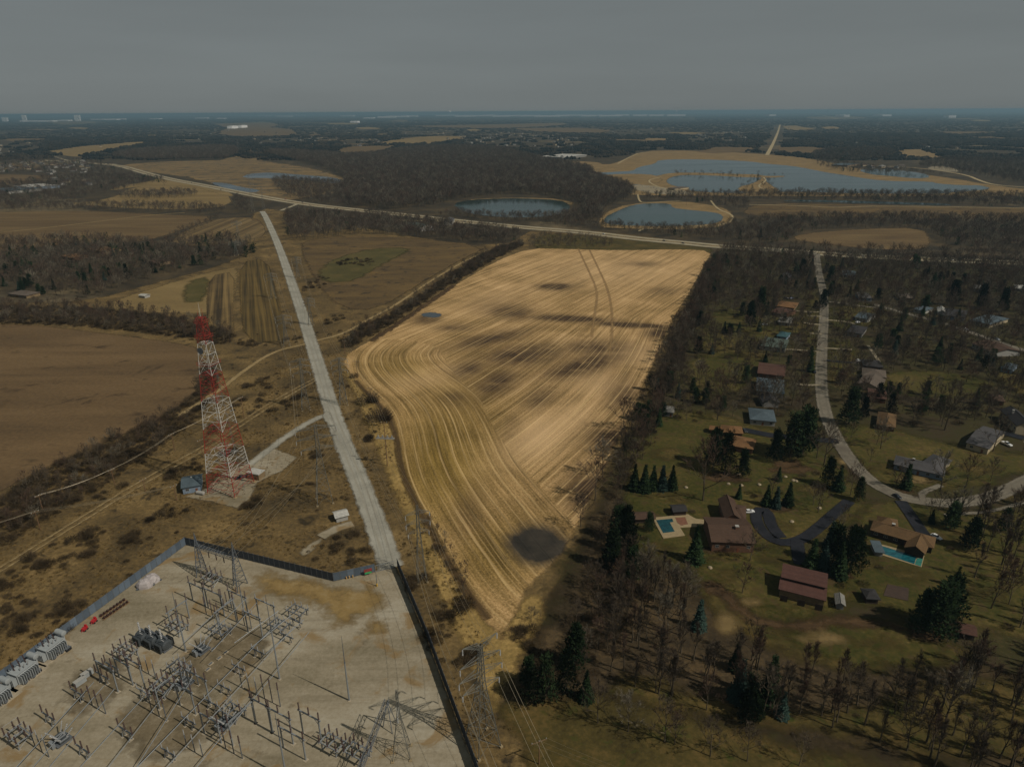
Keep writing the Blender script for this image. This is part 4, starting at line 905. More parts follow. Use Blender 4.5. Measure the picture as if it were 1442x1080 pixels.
LM = [(1019, 747, 'the large dark brown house'), (940, 742, 'the left pool'), (1130, 820, 'the maroon barn'), (1275, 755, 'the tan ranch house'), (1262, 785, 'the long blue pool'), (1300, 655, 'the grey ranch house'), (1395, 616, 'the large broad grey roof'), (1045, 618, 'the orange roofed house'), (1070, 583, 'the pale blue grey roof'), (1085, 542, 'the slate blue hip roof'), (1085, 518, 'the reddish brown roof'), (1095, 482, 'the grey green roof'), (1112, 430, 'the upper orange roof'), (1231, 523, 'the taupe roofed pair'), (1211, 463, 'the dark rounded roof'), (1250, 590, 'the tan and brown hip roof'), (1406, 450, 'the light blue grey roof'), (1420, 492, 'the brown roof with white gable'), (1325, 436, 'the bright white house'), (1158, 360, 'the street junction'), (1158, 440, 'the upper street'), (1158, 540, 'the middle of the street'), (1240, 690, 'the street bend'), (1182, 845, 'the little pale shed'), (1358, 882, 'the brown shelter'), (1223, 836, 'the dark pavilion'), (1090, 760, 'the asphalt loop'), (1100, 880, 'the mud track'), (900, 728, 'the pool shed'), (756, 768, 'the dark wet hollow'), (694, 975, 'the point of the grass margin'), (785, 975, 'the dark pine group'), (940, 570, 'the pale little house'), (880, 660, 'the row of five spruces'), (1060, 990, 'the spruces in the lower wood'), (940, 1040, 'the bare trees on the bottom strip'), (1150, 985, 'the centre of the lower wood'), (1300, 960, 'the right half of the lower wood'), (1420, 1000, 'the lower right corner'), (1410, 800, 'the right edge grove'), (960, 900, 'the bare trio'), (820, 850, 'the left part of the lower wood'), (1010, 357, 'the top right field corner'), (955, 450, 'the ditch at the field edge'), (905, 560, 'the middle of the field edge'), (150, 352, 'the tan roofed house'), (114, 361, 'the low orange roof'), (43, 413, 'the taupe roof'), (231, 369, 'the brown roof in the left wood'), (340, 350, 'the right end of the left wood'), (283, 452, 'the tower top'), (200, 455, 'the long hedgerow'), (320, 690, 'the red and white tower'), (270, 680, 'the blue grey building'), (366, 666, 'the white roofed hut'), (480, 727, 'the small white shed'), (457, 700, 'the wide arm pylon'), (262, 768, 'the back fence corner'), (545, 655, 'the switch pole'), (594, 815, 'the thin lattice pylon'), (100, 690, 'the lower thicket'), (200, 620, 'the middle thicket'), (57, 746, 'the lowest wooden pole'), (162, 683, 'the thicket pole'), (40, 880, 'the left fence'), (110, 780, 'the prairie at far left'), (500, 770, 'the gate'), (370, 545, 'the curved dirt track'), (680, 1050, 'the big pale pylon'), (484, 570, 'the verge pylon'), (431, 575, 'the lane pylon'), (404, 487, 'the striped plot'), (500, 372, 'the green wheat patch'), (640, 860, 'the thicket left of the stubble'), (475, 455, 'the far end of the dirt track'), (580, 320, 'the white farmhouse')]
ORD = ['nearest', 'second nearest', 'third nearest', 'fourth nearest', 'fifth nearest', 'sixth nearest', 'seventh nearest', 'eighth nearest', 'ninth nearest', 'tenth nearest', 'eleventh nearest', 'twelfth nearest', 'thirteenth nearest', 'fourteenth nearest', 'fifteenth nearest', 'sixteenth nearest', 'seventeenth nearest', 'eighteenth nearest']
def name_by_place(objs):                    # tells look-alikes apart by the nearest landmark, the side of it and their order
    bins = {}
    for o, kd in objs:
        u, v = proj(o.location.x, o.location.y); b = min(range(len(LM)), key=lambda i: (LM[i][0]-u)**2+((LM[i][1]-v)*1.5)**2); du, dv = u-LM[b][0], (v-LM[b][1])*1.5
        sd_ = ('right of' if du > 0 else 'left of') if abs(du) > abs(dv) else ('below' if dv > 0 else 'behind')
        bins.setdefault((b, sd_, kd), []).append((du*du+dv*dv, o))
    for (b, sd_, kd), L in bins.items():
        L.sort(key=lambda q: q[0])
        for i, (_, o) in enumerate(L):
            o['label'] = (ORD[min(i, len(ORD)-1)]+' '+kd+' '+sd_+' '+LM[b][2]) if len(L) > 1 else kd+' alone '+sd_+' '+LM[b][2]
KN = {'bare': 'bare leafless tree', 'slim': 'slender bare tree', 'spruce': 'dark spruce', 'pine': 'dark green pine'}
named = []
for i in np.nonzero(single)[0]:
    x, y, h, kd, lab, nm = tree_pts[i]
    named.append((put_tree(kd, x, y, h, KN[kd]+' growing in '+lab, KN[kd]+'s in '+lab), KN[kd]))
name_by_place(named)
rest = ~single
near = rest & (dist < 900)
for kd in ('bare', 'slim', 'spruce', 'pine'):
    s_ = near & (kinds == kd); scatter('woodland', SRC[kd], A[s_][:, :2], A[s_][:, 2]/HT[kd])
s_ = rest & ~near & ((kinds == 'bare') | (kinds == 'slim')); scatter('woodland', SRC['bare_far'], A[s_][:, :2], A[s_][:, 2]/HT['bare'], np.full(s_.sum(), 1.25))
s_ = rest & ~near & (kinds != 'bare') & (kinds != 'slim'); scatter('woodland', SRC['ever_far'], A[s_][:, :2], A[s_][:, 2]/14, np.full(s_.sum(), 1.2))

# brush: patches of dark shrubs on the prairie
BR = [((262, 715), 12, 9), ((480, 760), 14, 12), ((505, 775), 10, 10), ((110, 778), 12, 8), ((30, 790), 16, 10), ((60, 880), 18, 9), ((20, 870), 12, 8), ((95, 890), 8, 6), ((370, 540), 16, 10), ((350, 565), 14, 10), ((385, 575), 14, 9), ((330, 600), 16, 9), ((240, 670), 14, 10), ((270, 655), 12, 8),
      ((360, 487), 14, 6), ((525, 565), 3, 3), ((540, 590), 4, 5), ((620, 770), 5, 7), ((655, 850), 5, 6), ((485, 640), 3, 3), ((355, 710), 6, 4), ((10, 830), 10, 6), ((100, 860), 10, 5), ((225, 728), 8, 5), ((520, 620), 3, 3), ((660, 930), 5, 5), ((590, 820), 8, 10), ((610, 900), 10, 9), ((630, 870), 8, 8),
      ((460, 470), 14, 7), ((470, 450), 10, 8), ((445, 400), 8, 14), ((770, 940), 10, 8), ((120, 755), 7, 5), ((60, 800), 7, 4), ((180, 760), 6, 4), ((325, 640), 6, 4), ((420, 560), 6, 4), ((448, 640), 5, 5), ((410, 480), 8, 8), ((500, 370), 16, 10), ((740, 900), 8, 10), ((160, 700), 14, 10)]
bp = []
for (u, v), rx, ry in BR:
    x, y = G(u, v); sc_ = math.hypot(x, y, CAMH)/F; n = int(max(8, rx*ry*sc_*sc_*2.6/9)); n = min(n, 300)
    R1 = rx*sc_; R2 = ry*sc_*1.9
    for _ in range(n):
        a = rnd.uniform(0, 6.28); f = rnd.random()**.5*rnd.choice((1, 1, 1.25)); bp.append((x+math.cos(a)*f*R1*1.5, y+math.sin(a)*f*R2*1.3, rnd.uniform(1.5, 3.6)))
for _ in range(420):                        # single weeds and small shrubs over the rough ground
    u = rnd.uniform(0, 690); v = rnd.uniform(470, 1000); x, y = G(u, v); bp.append((x, y, rnd.uniform(.7, 1.8)))
Bp = np.array(bp); mk = ok(Bp[:, :2], rad=2.0); mk &= ~inside(Bp[:, :2], wpoly([(300, 690), (395, 620), (430, 650), (330, 730), (240, 705)])); Bp = Bp[mk]
ds = np.hypot(Bp[:, 0], Bp[:, 1]); o_ = np.argsort(-(Bp[:, 2]/np.hypot(ds, CAMH))); u_, v_ = projn(Bp[:, :2]); vis = (u_ > 0) & (u_ < 1442) & (v_ < 1080)
cnt = 0; left = []; named = []
for i in o_:
    if vis[i] and cnt < 200 and Bp[i, 2] > 1.8:
        named.append((put_tree('bush', Bp[i, 0], Bp[i, 1], Bp[i, 2]*1.0, 'dark leafless shrub in the brush on the dry prairie grass', 'shrubs on the prairie', wide=1.15), 'dark leafless shrub')); cnt += 1
    else: left.append(i)
name_by_place(named)
left = np.array(left); scatter('brush', SRC['bush'], Bp[left][:, :2], Bp[left][:, 2]/2.6, np.full(len(left), 1.15))
# understory of the near woods and the thickets
und = []
for pp, sp, hs_ in ((ZONES[12][1], 5.5, (1.5, 4)), (ZONES[13][1], 11, (.6, 1.6)), (ZONES[6][1], 4.2, (1.5, 4)), (ZONES[5][1], 5, (1.5, 4)), (ZONES[3][1], 4.5, (2, 4.5)), (ZONES[11][1], 13, (1, 3))):
    P = zone_pts(pp, sp); P = P[ok(P, keys=('lot', 'yard', 'corn'))]; und.append(np.column_stack([P, rng.uniform(hs_[0], hs_[1], len(P))]))
und = np.concatenate(und); scatter('undergrowth', SRC['bush'], und[:, :2], und[:, 2]/2.6, np.full(len(und), 1.3))
# grass tufts on the rough ground, near
tp = []
P = zone_pts([(0, 1080), (0, 700), (300, 560), (450, 480), (540, 560), (690, 900), (760, 1080)], 2.3); P = P[ok(P, keys=('lot', 'yard', 'corn'), rad=.8)]
P = P[vnoise(P, 9, 5) > -.1]
def tuft(seed):
    q = random.Random(seed); V = []; Fs = []
    for i in range(14):
        a = q.random()*6.28; r = q.random()*.7; p = Vector((math.cos(a)*r, math.sin(a)*r, 0)); d = Vector((q.uniform(-.4, .4), q.uniform(-.4, .4), 1)).normalized(); t = d.orthogonal().normalized()*.09
        b = len(V); V.extend([tuple(p-t), tuple(p+t), tuple(p+d*q.uniform(.4, 1))]); Fs.append((b, b+1, b+2))
    return V, Fs
m_tuft = bark('dry_grass_tufts', D(92, 76, 46), .3)
tc_ = src_coll('tuft_source', [tri_mesh('tuft', *tuft(i), m_tuft) for i in range(3)])
scatter('dry_grass', tc_, P, rng.uniform(.5, 1.2, len(P)))

# explicit trees of the gardens and corners: kind, base u, base v, top v, label
EX = [('spruce', 893, 690, 654, 'leftmost slim spruce in the row of five on the lawn by the field'), ('spruce', 907, 692, 655, 'second spruce from the left in the row of five by the field'), ('spruce', 919, 689, 656, 'middle spruce in the row of five on the lawn by the field'), ('spruce', 932, 690, 656, 'fourth spruce from the left in the row of five by the field'), ('spruce', 946, 689, 656, 'rightmost spruce in the row of five on the lawn by the field'),
 ('spruce', 978, 790, 740, 'large full spruce between the left pool and the brown house'), ('spruce', 1040, 702, 682, 'small dark cone shaped spruce behind the brown house'), ('spruce', 1096, 677, 658, 'small dark spruce alone on the lawn above the asphalt loop'), ('spruce', 1079, 712, 683, 'left spruce of three above the asphalt loop'), ('spruce', 1092, 715, 686, 'middle blue spruce of three above the asphalt loop'), ('spruce', 1109, 712, 680, 'right spruce of three above the asphalt loop'),
 ('pine', 1020, 668, 608, 'big dark pine left of the orange roofed house'), ('pine', 1005, 655, 604, 'broad dark pine at the left end of the orange roofed house'), ('pine', 1045, 672, 634, 'dark pine in front of the orange roofed house'), ('pine', 1112, 645, 582, 'tall dark pine right of the orange roofed house'), ('pine', 1130, 640, 574, 'tallest dark pine beside the curving street'), ('pine', 1090, 650, 606, 'dark pine between the orange roofed house and the street'),
 ('spruce', 1142, 800, 760, 'left spruce in the clump behind the brown barn'), ('spruce', 1158, 802, 762, 'blue green spruce in the clump behind the brown barn'), ('pine', 1172, 795, 740, 'tall pine in the clump behind the brown barn'), ('spruce', 1180, 812, 765, 'grey green spruce at the front of the clump behind the brown barn'), ('pine', 1196, 806, 744, 'pine at the right of the clump behind the brown barn'), ('pine', 1204, 785, 745, 'rear pine of the clump by the blue pool'), ('spruce', 1168, 770, 735, 'rear dark spruce beside the asphalt drive'),
 ('spruce', 1275, 688, 654, 'single cone shaped spruce in front of the grey ranch house'), ('spruce', 1311, 737, 718, 'small round spruce beside the long asphalt drive'), ('pine', 1295, 890, 832, 'left big pine of the dark clump below the blue pool'), ('pine', 1318, 898, 822, 'tall pine in the dark clump below the blue pool'), ('pine', 1330, 885, 812, 'right big pine of the dark clump below the blue pool'), ('spruce', 1345, 826, 798, 'dark spruce in the hedge right of the blue pool'),
 ('spruce', 1180, 690, 655, 'dark spruce at the bend of the street'), ('pine', 1165, 684, 645, 'dark pine by the bend of the street'), ('pine', 1208, 705, 672, 'bushy dark pine inside the bend of the street'), ('spruce', 984, 885, 846, 'dark spruce alone at the edge of the mud track'), ('pine', 1195, 598, 545, 'dark pine on the right of the street'), ('pine', 1183, 540, 520, 'small dark pine on the right side of the street'), ('pine', 1215, 590, 560, 'dark pine beside the house right of the street'),
 ('pine', 750, 990, 940, 'dark pine left of the group at the tip of the field'), ('pine', 768, 985, 925, 'tall dark pine in the group at the tip of the field'), ('pine', 795, 978, 915, 'dark pine right in the group at the tip of the field'), ('spruce', 825, 985, 945, 'dark spruce at the right end of the group near the field tip'), ('pine', 745, 965, 925, 'small pine against the point of the grass margin'), ('pine', 810, 940, 880, 'dark pine in the wood above the field tip'), ('pine', 862, 800, 745, 'dark pine at the right edge of the field'), ('pine', 880, 780, 715, 'tall dark pine left of the pool terrace'), ('pine', 870, 760, 712, 'dark pine between the field and the pool terrace'), ('pine', 890, 815, 770, 'dark pine below the pool terrace'),
 ('spruce', 1040, 985, 930, 'tall dark spruce in the middle of the lower right wood'), ('pine', 1055, 1005, 950, 'dark pine in the middle of the lower right wood'), ('spruce', 1082, 985, 925, 'dark spruce right of centre in the lower right wood'), ('pine', 1066, 1015, 985, 'low dark pine at the lower edge of the wood'), ('spruce', 1100, 1010, 975, 'small dark spruce at the lower edge of the wood'), ('pine', 914, 748, 722, 'rounded pine beside the shed at the left pool'),
 ('bare', 848, 668, 620, 'bare tree reaching over the field edge, middle'), ('bare', 838, 705, 650, 'large bare tree reaching over the field edge above the wet hollow'), ('bare', 878, 606, 565, 'bare tree reaching over the field edge, upper'), ('bare', 818, 742, 700, 'bare tree at the field edge right beside the wet hollow'), ('bush', 520, 568, 549, 'large round leafless bush at the left field edge'), ('bush', 535, 594, 571, 'second large leafless bush just above the switch pole'), ('bush', 499, 532, 524, 'small bush at the foot of the crossarm pole'),
 ('bare', 990, 705, 628, 'tall wide crowned bare tree alone on the lawn above the left pool'), ('bare', 1160, 655, 600, 'bare multi stemmed tree on the lawn beside the street'), ('bare', 1150, 645, 605, 'slim bare tree left of the multi stemmed one by the street'), ('bare', 1056, 790, 752, 'pale bare tree at the corner of the brown house'), ('bare', 1045, 835, 795, 'bare tree standing on the mud track below the brown house'), ('bare', 1152, 722, 685, 'bare tree on the island lawn of the asphalt loop'), ('bare', 1240, 632, 592, 'wide bare tree left of the grey ranch house'), ('bare', 1324, 692, 640, 'bare tree by the curb right of the grey ranch house'), ('bare', 1360, 686, 646, 'bare tree on the lawn right of the grey ranch house'), ('bare', 1330, 606, 545, 'tall bare tree behind the grey ranch house'),
 ('bare', 1398, 636, 590, 'bare tree in front of the large grey roof'), ('bare', 1382, 748, 690, 'bare tree at the left of the grove by the street'), ('bare', 1345, 738, 690, 'slim bare tree at the edge of the street verge'), ('bare', 948, 850, 800, 'left tree of the bare trio above the mud track'), ('bare', 956, 854, 802, 'middle tree of the bare trio above the mud track'), ('bare', 966, 852, 804, 'right tree of the bare trio above the mud track'), ('bare', 1058, 930, 880, 'bare tree alone on the pale meadow'), ('bare', 885, 1030, 980, 'leftmost bare tree on the dead grass strip at the bottom'), ('bare', 936, 1045, 990, 'second bare tree on the dead grass strip at the bottom'), ('bare', 950, 1048, 1005, 'forked bare tree on the dead grass strip at the bottom'), ('bare', 1000, 1065, 1015, 'twisted bare tree at the bottom edge'), ('bare', 1052, 1072, 1028, 'bare tree at the bottom edge below the wood'), ('bare', 1125, 1078, 1040, 'rightmost low bare tree at the bottom edge'),
 ('bare', 842, 1018, 968, 'bare tree right of the dark pines at the field tip'), ('bare', 1378, 420, 400, 'small bare tree behind the far houses'), ('bare', 232, 262, 253, 'small tree standing in the marsh'), ('pine', 1128, 392, 365, 'tall dark evergreen left of the street junction'), ('pine', 1168, 400, 375, 'dark evergreen right of the street junction'), ('pine', 1158, 434, 408, 'broad evergreen at the street edge'), ('pine', 1340, 430, 395, 'left broad dark evergreen in the far group at right'), ('pine', 1380, 434, 400, 'middle dark evergreen in the far group at right'), ('pine', 1410, 440, 406, 'right dark evergreen in the far group at right'), ('pine', 1055, 460, 425, 'dark evergreen on the open lawn near the field'), ('pine', 1070, 440, 405, 'dark evergreen behind the open lawn near the field'), ('pine', 1050, 540, 515, 'dark evergreen above the grey roofs')]
for kd, u, vb, vt, lab in EX:
    x, y = G(u, vb); h = max(2.5, height(u, vb, vt)); put_tree(kd, x, y, h, lab, wide=.85 if kd == 'pine' else 1.0)
# shrubs in gardens
for u, v, h, lab in [(1068, 775, 1.5, 'low shrub beside the asphalt loop'), (908, 760, 2.0, 'rounded shrub left of the pool terrace'), (1183, 826, 2.0, 'small shrub behind the little white shed'), (1330, 668, 2.5, 'shrub at the corner of the grey ranch house'), (1100, 695, 1.6, 'garden shrub above the asphalt loop'), (1150, 668, 2.2, 'reddish shrub on the lawn by the street'), (1216, 823, 2.5, 'shrub beside the dark garden pavilion'), (1420, 885, 2.2, 'round shrub bed on the far right lawn'), (1130, 671, 2.0, 'low shrub on the lawn left of the street bend'), (1010, 776, 1.6, 'low shrub at the front of the large brown house'), (1062, 700, 1.8, 'garden shrub between the cone spruce and the three spruces'), (975, 722, 1.8, 'garden shrub above the brick terrace'), (1290, 700, 1.6, 'low shrub inside the street bend'), (1202, 745, 2.0, 'bushy shrub beside the asphalt drive'), (1338, 775, 2.0, 'shrub at the right end of the tan ranch house'), (1238, 800, 1.6, 'low shrub on the lawn below the blue pool')]:
    x, y = G(u, v); put_tree('bush', x, y, h, lab, wide=1.2)

# ------------------------------------------------------------------ far country: woods that read as one mass
def clump(seed, n=9):
    q = random.Random(seed); V = []; Fs = []
    for i in range(n):
        cx, cy = q.uniform(-26, 26), q.uniform(-26, 26); r = q.uniform(6, 11); h = q.uniform(9, 15)
        b = len(V); m1 = 7
        for j in range(m1):
            a = 2*PI*j/m1; rr = r*q.uniform(.8, 1.1); V.append((cx+math.cos(a)*rr, cy+math.sin(a)*rr, 0))
        for j in range(m1):
            a = 2*PI*(j+.5)/m1; rr = r*q.uniform(.75, 1.05); V.append((cx+math.cos(a)*rr, cy+math.sin(a)*rr, h*q.uniform(.5, .75)))
        V.append((cx+q.uniform(-2, 2), cy+q.uniform(-2, 2), h))
        for j in range(m1):
            k2 = (j+1) % m1; Fs.append((b+j, b+k2, b+m1+j)); Fs.append((b+k2, b+m1+k2, b+m1+j)); Fs.append((b+m1+j, b+m1+k2, b+2*m1))
    return V, Fs
k = NT('far_canopy', .95, .05); r_ = k.n('ObjectInfo').outputs['Random']; nn = k.noise(k.pos(), 1/6.0, 4, .7)
k.color(k.ramp(k.math('ADD', k.math('MULTIPLY', r_, .35), k.math('MULTIPLY', nn, .65)), [(.3, D(14, 16, 15)), (.5, D(27, 26, 22)), (.7, D(50, 44, 35))])); m_canopy = k.m
cl = src_coll('clump_source', [tri_mesh('clump', *clump(i), m_canopy) for i in range(5)])
SUB = [([(0, 232), (60, 228), (118, 228), (142, 240), (100, 247), (30, 247), (-20, 244)], 46, 'the suburb beside the upper left woods', 28), ([(60, 252), (120, 254), (150, 262), (100, 264)], 7, 'the lane above the low blue roof', 30), ([(640, 192), (720, 187), (800, 192), (830, 202), (790, 211), (720, 209), (655, 203)], 90, 'the far suburb beyond the big wood', 40), ([(480, 197), (530, 195), (545, 203), (500, 207), (478, 206)], 12, 'the farmsteads left of the yellow field', 45), ([(350, 196), (480, 193), (480, 199), (365, 204)], 18, 'the hamlet beyond the powerline cut', 45), ([(960, 188), (1060, 186), (1050, 200), (970, 202)], 20, 'the roofs left of the straight country road', 60), ([(560, 185), (640, 184), (640, 190), (580, 191)], 10, 'the houses above the yellow field', 60), ([(1190, 233), (1240, 233), (1290, 238), (1260, 241), (1215, 237)], 7, 'the buildings on the lagoon shore', 30), ([(-20, 205), (60, 200), (60, 214), (0, 220)], 10, 'the houses at the far left edge', 60), ([(860, 184), (950, 180), (950, 190), (870, 193)], 16, 'the scattered houses above the lake', 60)]
SUBP = [wpoly(p[0], 0) for p in SUB]+[wpoly([(785, 214), (832, 214), (832, 226), (785, 226)], 0)]
Q = []
for y0, y1, sp in ((2500, 5500, 46), (5500, 12000, 80), (12000, 24000, 170)):
    wx = y1*.85; gx, gy = np.meshgrid(np.arange(-wx, wx, sp), np.arange(y0, y1, sp)); P = np.column_stack([gx.ravel(), gy.ravel()]); P = P+(rng.random(P.shape)-.5)*sp*.9
    u, v = projn(P); kp = (u > -80) & (u < 1520) & (v < 226); P = P[kp]
    kp = vnoise(P*np.array([1, .6]), 260*(1 if y0 < 5000 else 1.6), 9)+vnoise(P, 90, 2)*.35 > -.62
    P = P[kp]; kp = np.ones(len(P), bool)
    for W in FARP+[REG['lake'], wpoly([(165, 232), (250, 224), (330, 222), (430, 230), (466, 245), (440, 270), (180, 242)]), wpoly([(750, 232), (870, 222), (903, 210), (1060, 213), (1200, 232), (1442, 262), (1442, 280), (900, 280)])]: kp &= ~inside(P, W)
    for W in SUBP: kp &= ~inside(P, W) | (rng.random(len(P)) < .16)
    for X, w in ROADS:
        d, _, _ = segdist(P, X[::max(1, len(X)//24)], False); kp &= d > w+18+(26 if w > 7.5 and X[:, 1].min() > 2500 else 0)
    u, v = projn(P); kp &= ~((v < 169.5) & (u > 350) & (u < 980)) | (rng.random(len(P)) < .1)
    P = P[kp]; Q.append((P, sp/46.0))
for P, s0 in Q: scatter('far_woods', cl, P, rng.uniform(.7, 1.15, len(P))*(.85 if s0 < 1.2 else .4), np.full(len(P), s0*.9))
print('far clumps', [len(P) for P, _ in Q])
# ------------------------------------------------------------------ houses
def roof_mat(name, c, rib=0.0, rough=.85):
    c = tuple(x*.66 for x in c)
    k = NT(name, rough, .2); v = k.obj(); f = k.noise(v, 1.6, 4, .65); g = k.noise(v, .25, 3, .6)
    r = k.n('ObjectInfo').outputs['Random']
    cc = k.ramp(k.math('ADD', k.math('MULTIPLY', f, .6), k.math('MULTIPLY', g, .4)), [(.34, tuple(x*.7 for x in c)), (.5, c), (.66, tuple(min(.9, x*1.28) for x in c))])
    wv = k.n('TexWave', Scale=1.1, Distortion=.4); wv.bands_direction = 'Z'; k.l(v, wv.inputs['Vector'])
    cc = k.mix(k.math('MULTIPLY', wv.outputs['Fac'], .22), cc, tuple(x*.55 for x in c)); k.color(cc)
    k.bump(wv.outputs['Fac'], .05); return k.m
RM = {'brown': roof_mat('brown_shingles', D(76, 58, 46)), 'maroon': roof_mat('maroon_metal_roof', D(80, 54, 46), rough=.7), 'tan': roof_mat('tan_shingles', D(96, 74, 48)), 'grey': roof_mat('grey_shingles', D(76, 74, 74)),
      'dark': roof_mat('dark_grey_shingles', D(50, 48, 48)), 'orange': roof_mat('orange_brown_shingles', D(112, 82, 52)), 'blue': roof_mat('blue_grey_shingles', D(74, 86, 92)), 'teal': roof_mat('teal_roof', D(52, 80, 84)),
      'red': roof_mat('red_brown_shingles', D(80, 56, 46)), 'pale': roof_mat('pale_grey_roof', D(120, 118, 112)), 'taupe': roof_mat('taupe_shingles', D(92, 82, 72)), 'green': roof_mat('grey_green_shingles', D(72, 82, 74)), 'white': roof_mat('white_membrane_roof', D(170, 168, 160))}
WM = {'tan': simple('tan_siding', D(104, 88, 64), .85), 'brick': simple('brown_brick_wall', D(84, 60, 44), .9), 'white': simple('white_siding', D(130, 128, 122), .7, var=.1), 'blue': simple('blue_grey_siding', D(100, 112, 124), .8, var=.15), 'grey': simple('grey_siding', D(104, 102, 98), .8, var=.15), 'dark': simple('dark_wood_wall', D(48, 38, 30), .9), 'cream': simple('cream_siding', D(140, 128, 104), .8, var=.12)}
m_glass = simple('window_glass', (.02, .025, .03), .12, .5, var=.1)
m_trim = simple('white_trim', D(128, 126, 120), .6, var=.08)
m_door = simple('painted_door', D(96, 60, 42), .6)
m_chim = simple('brick_chimney', D(96, 72, 58), .9)
m_metal = simple('galvanised_steel', D(118, 122, 124), .45, .4, .35, .15, 1.5)
m_metald = simple('dull_steel', D(84, 88, 92), .5, .4, .3, .2, 1.5)
m_wood = simple('weathered_wood', D(96, 78, 56), .9, var=.3)
def hrect(tl, tr, bl, z):
    A_ = np.array(G(*tl, z)); B_ = np.array(G(*tr, z)); C_ = np.array(G(*bl, z)); w = np.hypot(*(B_-A_)); dx = (B_-A_)/w; n = np.array([dx[1], -dx[0]]); d = abs((C_-A_)@n)
    c = (A_+B_)/2+n*d/2; return c[0], c[1], math.atan2(dx[1], dx[0]), w, max(d, 5.0)
def volume(root, cx, cy, rz, w, d, ze, rise, kind, axis, roof, wall, wins=True, ov=.6, detail=True, hmin=0.0):
    """one rectangular wing of a building, in the local frame of its root"""
    R = Matrix.Rotation(rz, 3, 'Z'); P0 = Vector((cx, cy, 0))
    if axis == 'd': rz += PI/2; R = Matrix.Rotation(rz, 3, 'Z'); w, d = d, w
    def X(x, y, z): return tuple(P0+R@Vector((x, y, z)))
    a, b = w/2, d/2; wl = MB()
    if kind == 'gable':
        wl.add([X(-a, -b, -.2), X(a, -b, -.2), X(a, b, -.2), X(-a, b, -.2), X(-a, -b, ze), X(a, -b, ze), X(a, b, ze), X(-a, b, ze), X(-a, 0, ze+rise-.05), X(a, 0, ze+rise-.05)],
               [(0, 1, 5, 4), (2, 3, 7, 6), (1, 2, 6, 9, 5), (3, 0, 4, 8, 7), (3, 2, 1, 0), (4, 5, 9, 8), (6, 7, 8, 9)])
    else: wl.add([X(*q) for q in ((-a, -b, -.2), (a, -b, -.2), (a, b, -.2), (-a, b, -.2), (-a, -b, ze), (a, -b, ze), (a, b, ze), (-a, b, ze))], [(3, 2, 1, 0), (4, 5, 6, 7), (0, 1, 5, 4), (1, 2, 6, 5), (2, 3, 7, 6), (3, 0, 4, 7)])
    wl.build('wall', wall, root)
    A1, B1 = a+ov, b+ov; t = .22; z0 = ze-ov*rise/b if kind != 'flat' else ze
    rf = MB()
    if kind == 'gable':
        top = [(-A1, -B1, z0), (A1, -B1, z0), (A1, B1, z0), (-A1, B1, z0), (-A1, 0, ze+rise), (A1, 0, ze+rise)]
        v_ = [X(x, y, z+t) for x, y, z in top]+[X(x, y, z) for x, y, z in top]
        rf.add(v_, [(0, 1, 5, 4), (2, 3, 4, 5), (7, 6, 10, 11), (9, 8, 11, 10), (0, 6, 7, 1), (2, 8, 9, 3), (1, 7, 11, 5), (5, 11, 8, 2), (4, 10, 6, 0), (3, 9, 10, 4)])
    elif kind == 'hip':
        k_ = max(A1-B1, .4); top = [(-A1, -B1, z0), (A1, -B1, z0), (A1, B1, z0), (-A1, B1, z0), (-k_, 0, ze+rise), (k_, 0, ze+rise)]
        v_ = [X(x, y, z+t) for x, y, z in top]+[X(x, y, z-.05) for x, y, z in top[:4]]
        rf.add(v_, [(0, 1, 5, 4), (2, 3, 4, 5), (1, 2, 5), (3, 0, 4), (0, 6, 7, 1), (1, 7, 8, 2), (2, 8, 9, 3), (3, 9, 6, 0), (9, 8, 7, 6)])
    elif kind == 'shed':
        top = [(-A1, -B1, ze-.05), (A1, -B1, ze-.05), (A1, B1, ze+rise), (-A1, B1, ze+rise)]
        v_ = [X(x, y, z+t) for x, y, z in top]+[X(x, y, z) for x, y, z in top]
        rf.add(v_, [(0, 1, 2, 3), (7, 6, 5, 4), (0, 4, 5, 1), (1, 5, 6, 2), (2, 6, 7, 3), (3, 7, 4, 0)])
    else:
        rf.box((0, 0, 0), (0, 0, 0)); rf = MB(); q = [X(x, y, z) for z in (ze, ze+.5) for x, y in ((-a-.1, -b-.1), (a+.1, -b-.1), (a+.1, b+.1), (-a-.1, b+.1))]
        rf.add(q, [(3, 2, 1, 0), (4, 5, 6, 7), (0, 1, 5, 4), (1, 2, 6, 5), (2, 3, 7, 6), (3, 0, 4, 7)])
    ro = rf.build('roof', roof, root)
    if detail and kind in ('gable', 'hip'):
        k_ = A1 if kind == 'gable' else max(A1-B1, .4)
        MB().bar(X(-k_, 0, ze+rise+t), X(k_, 0, ze+rise+t), .14).build('ridge_cap', roof, ro)
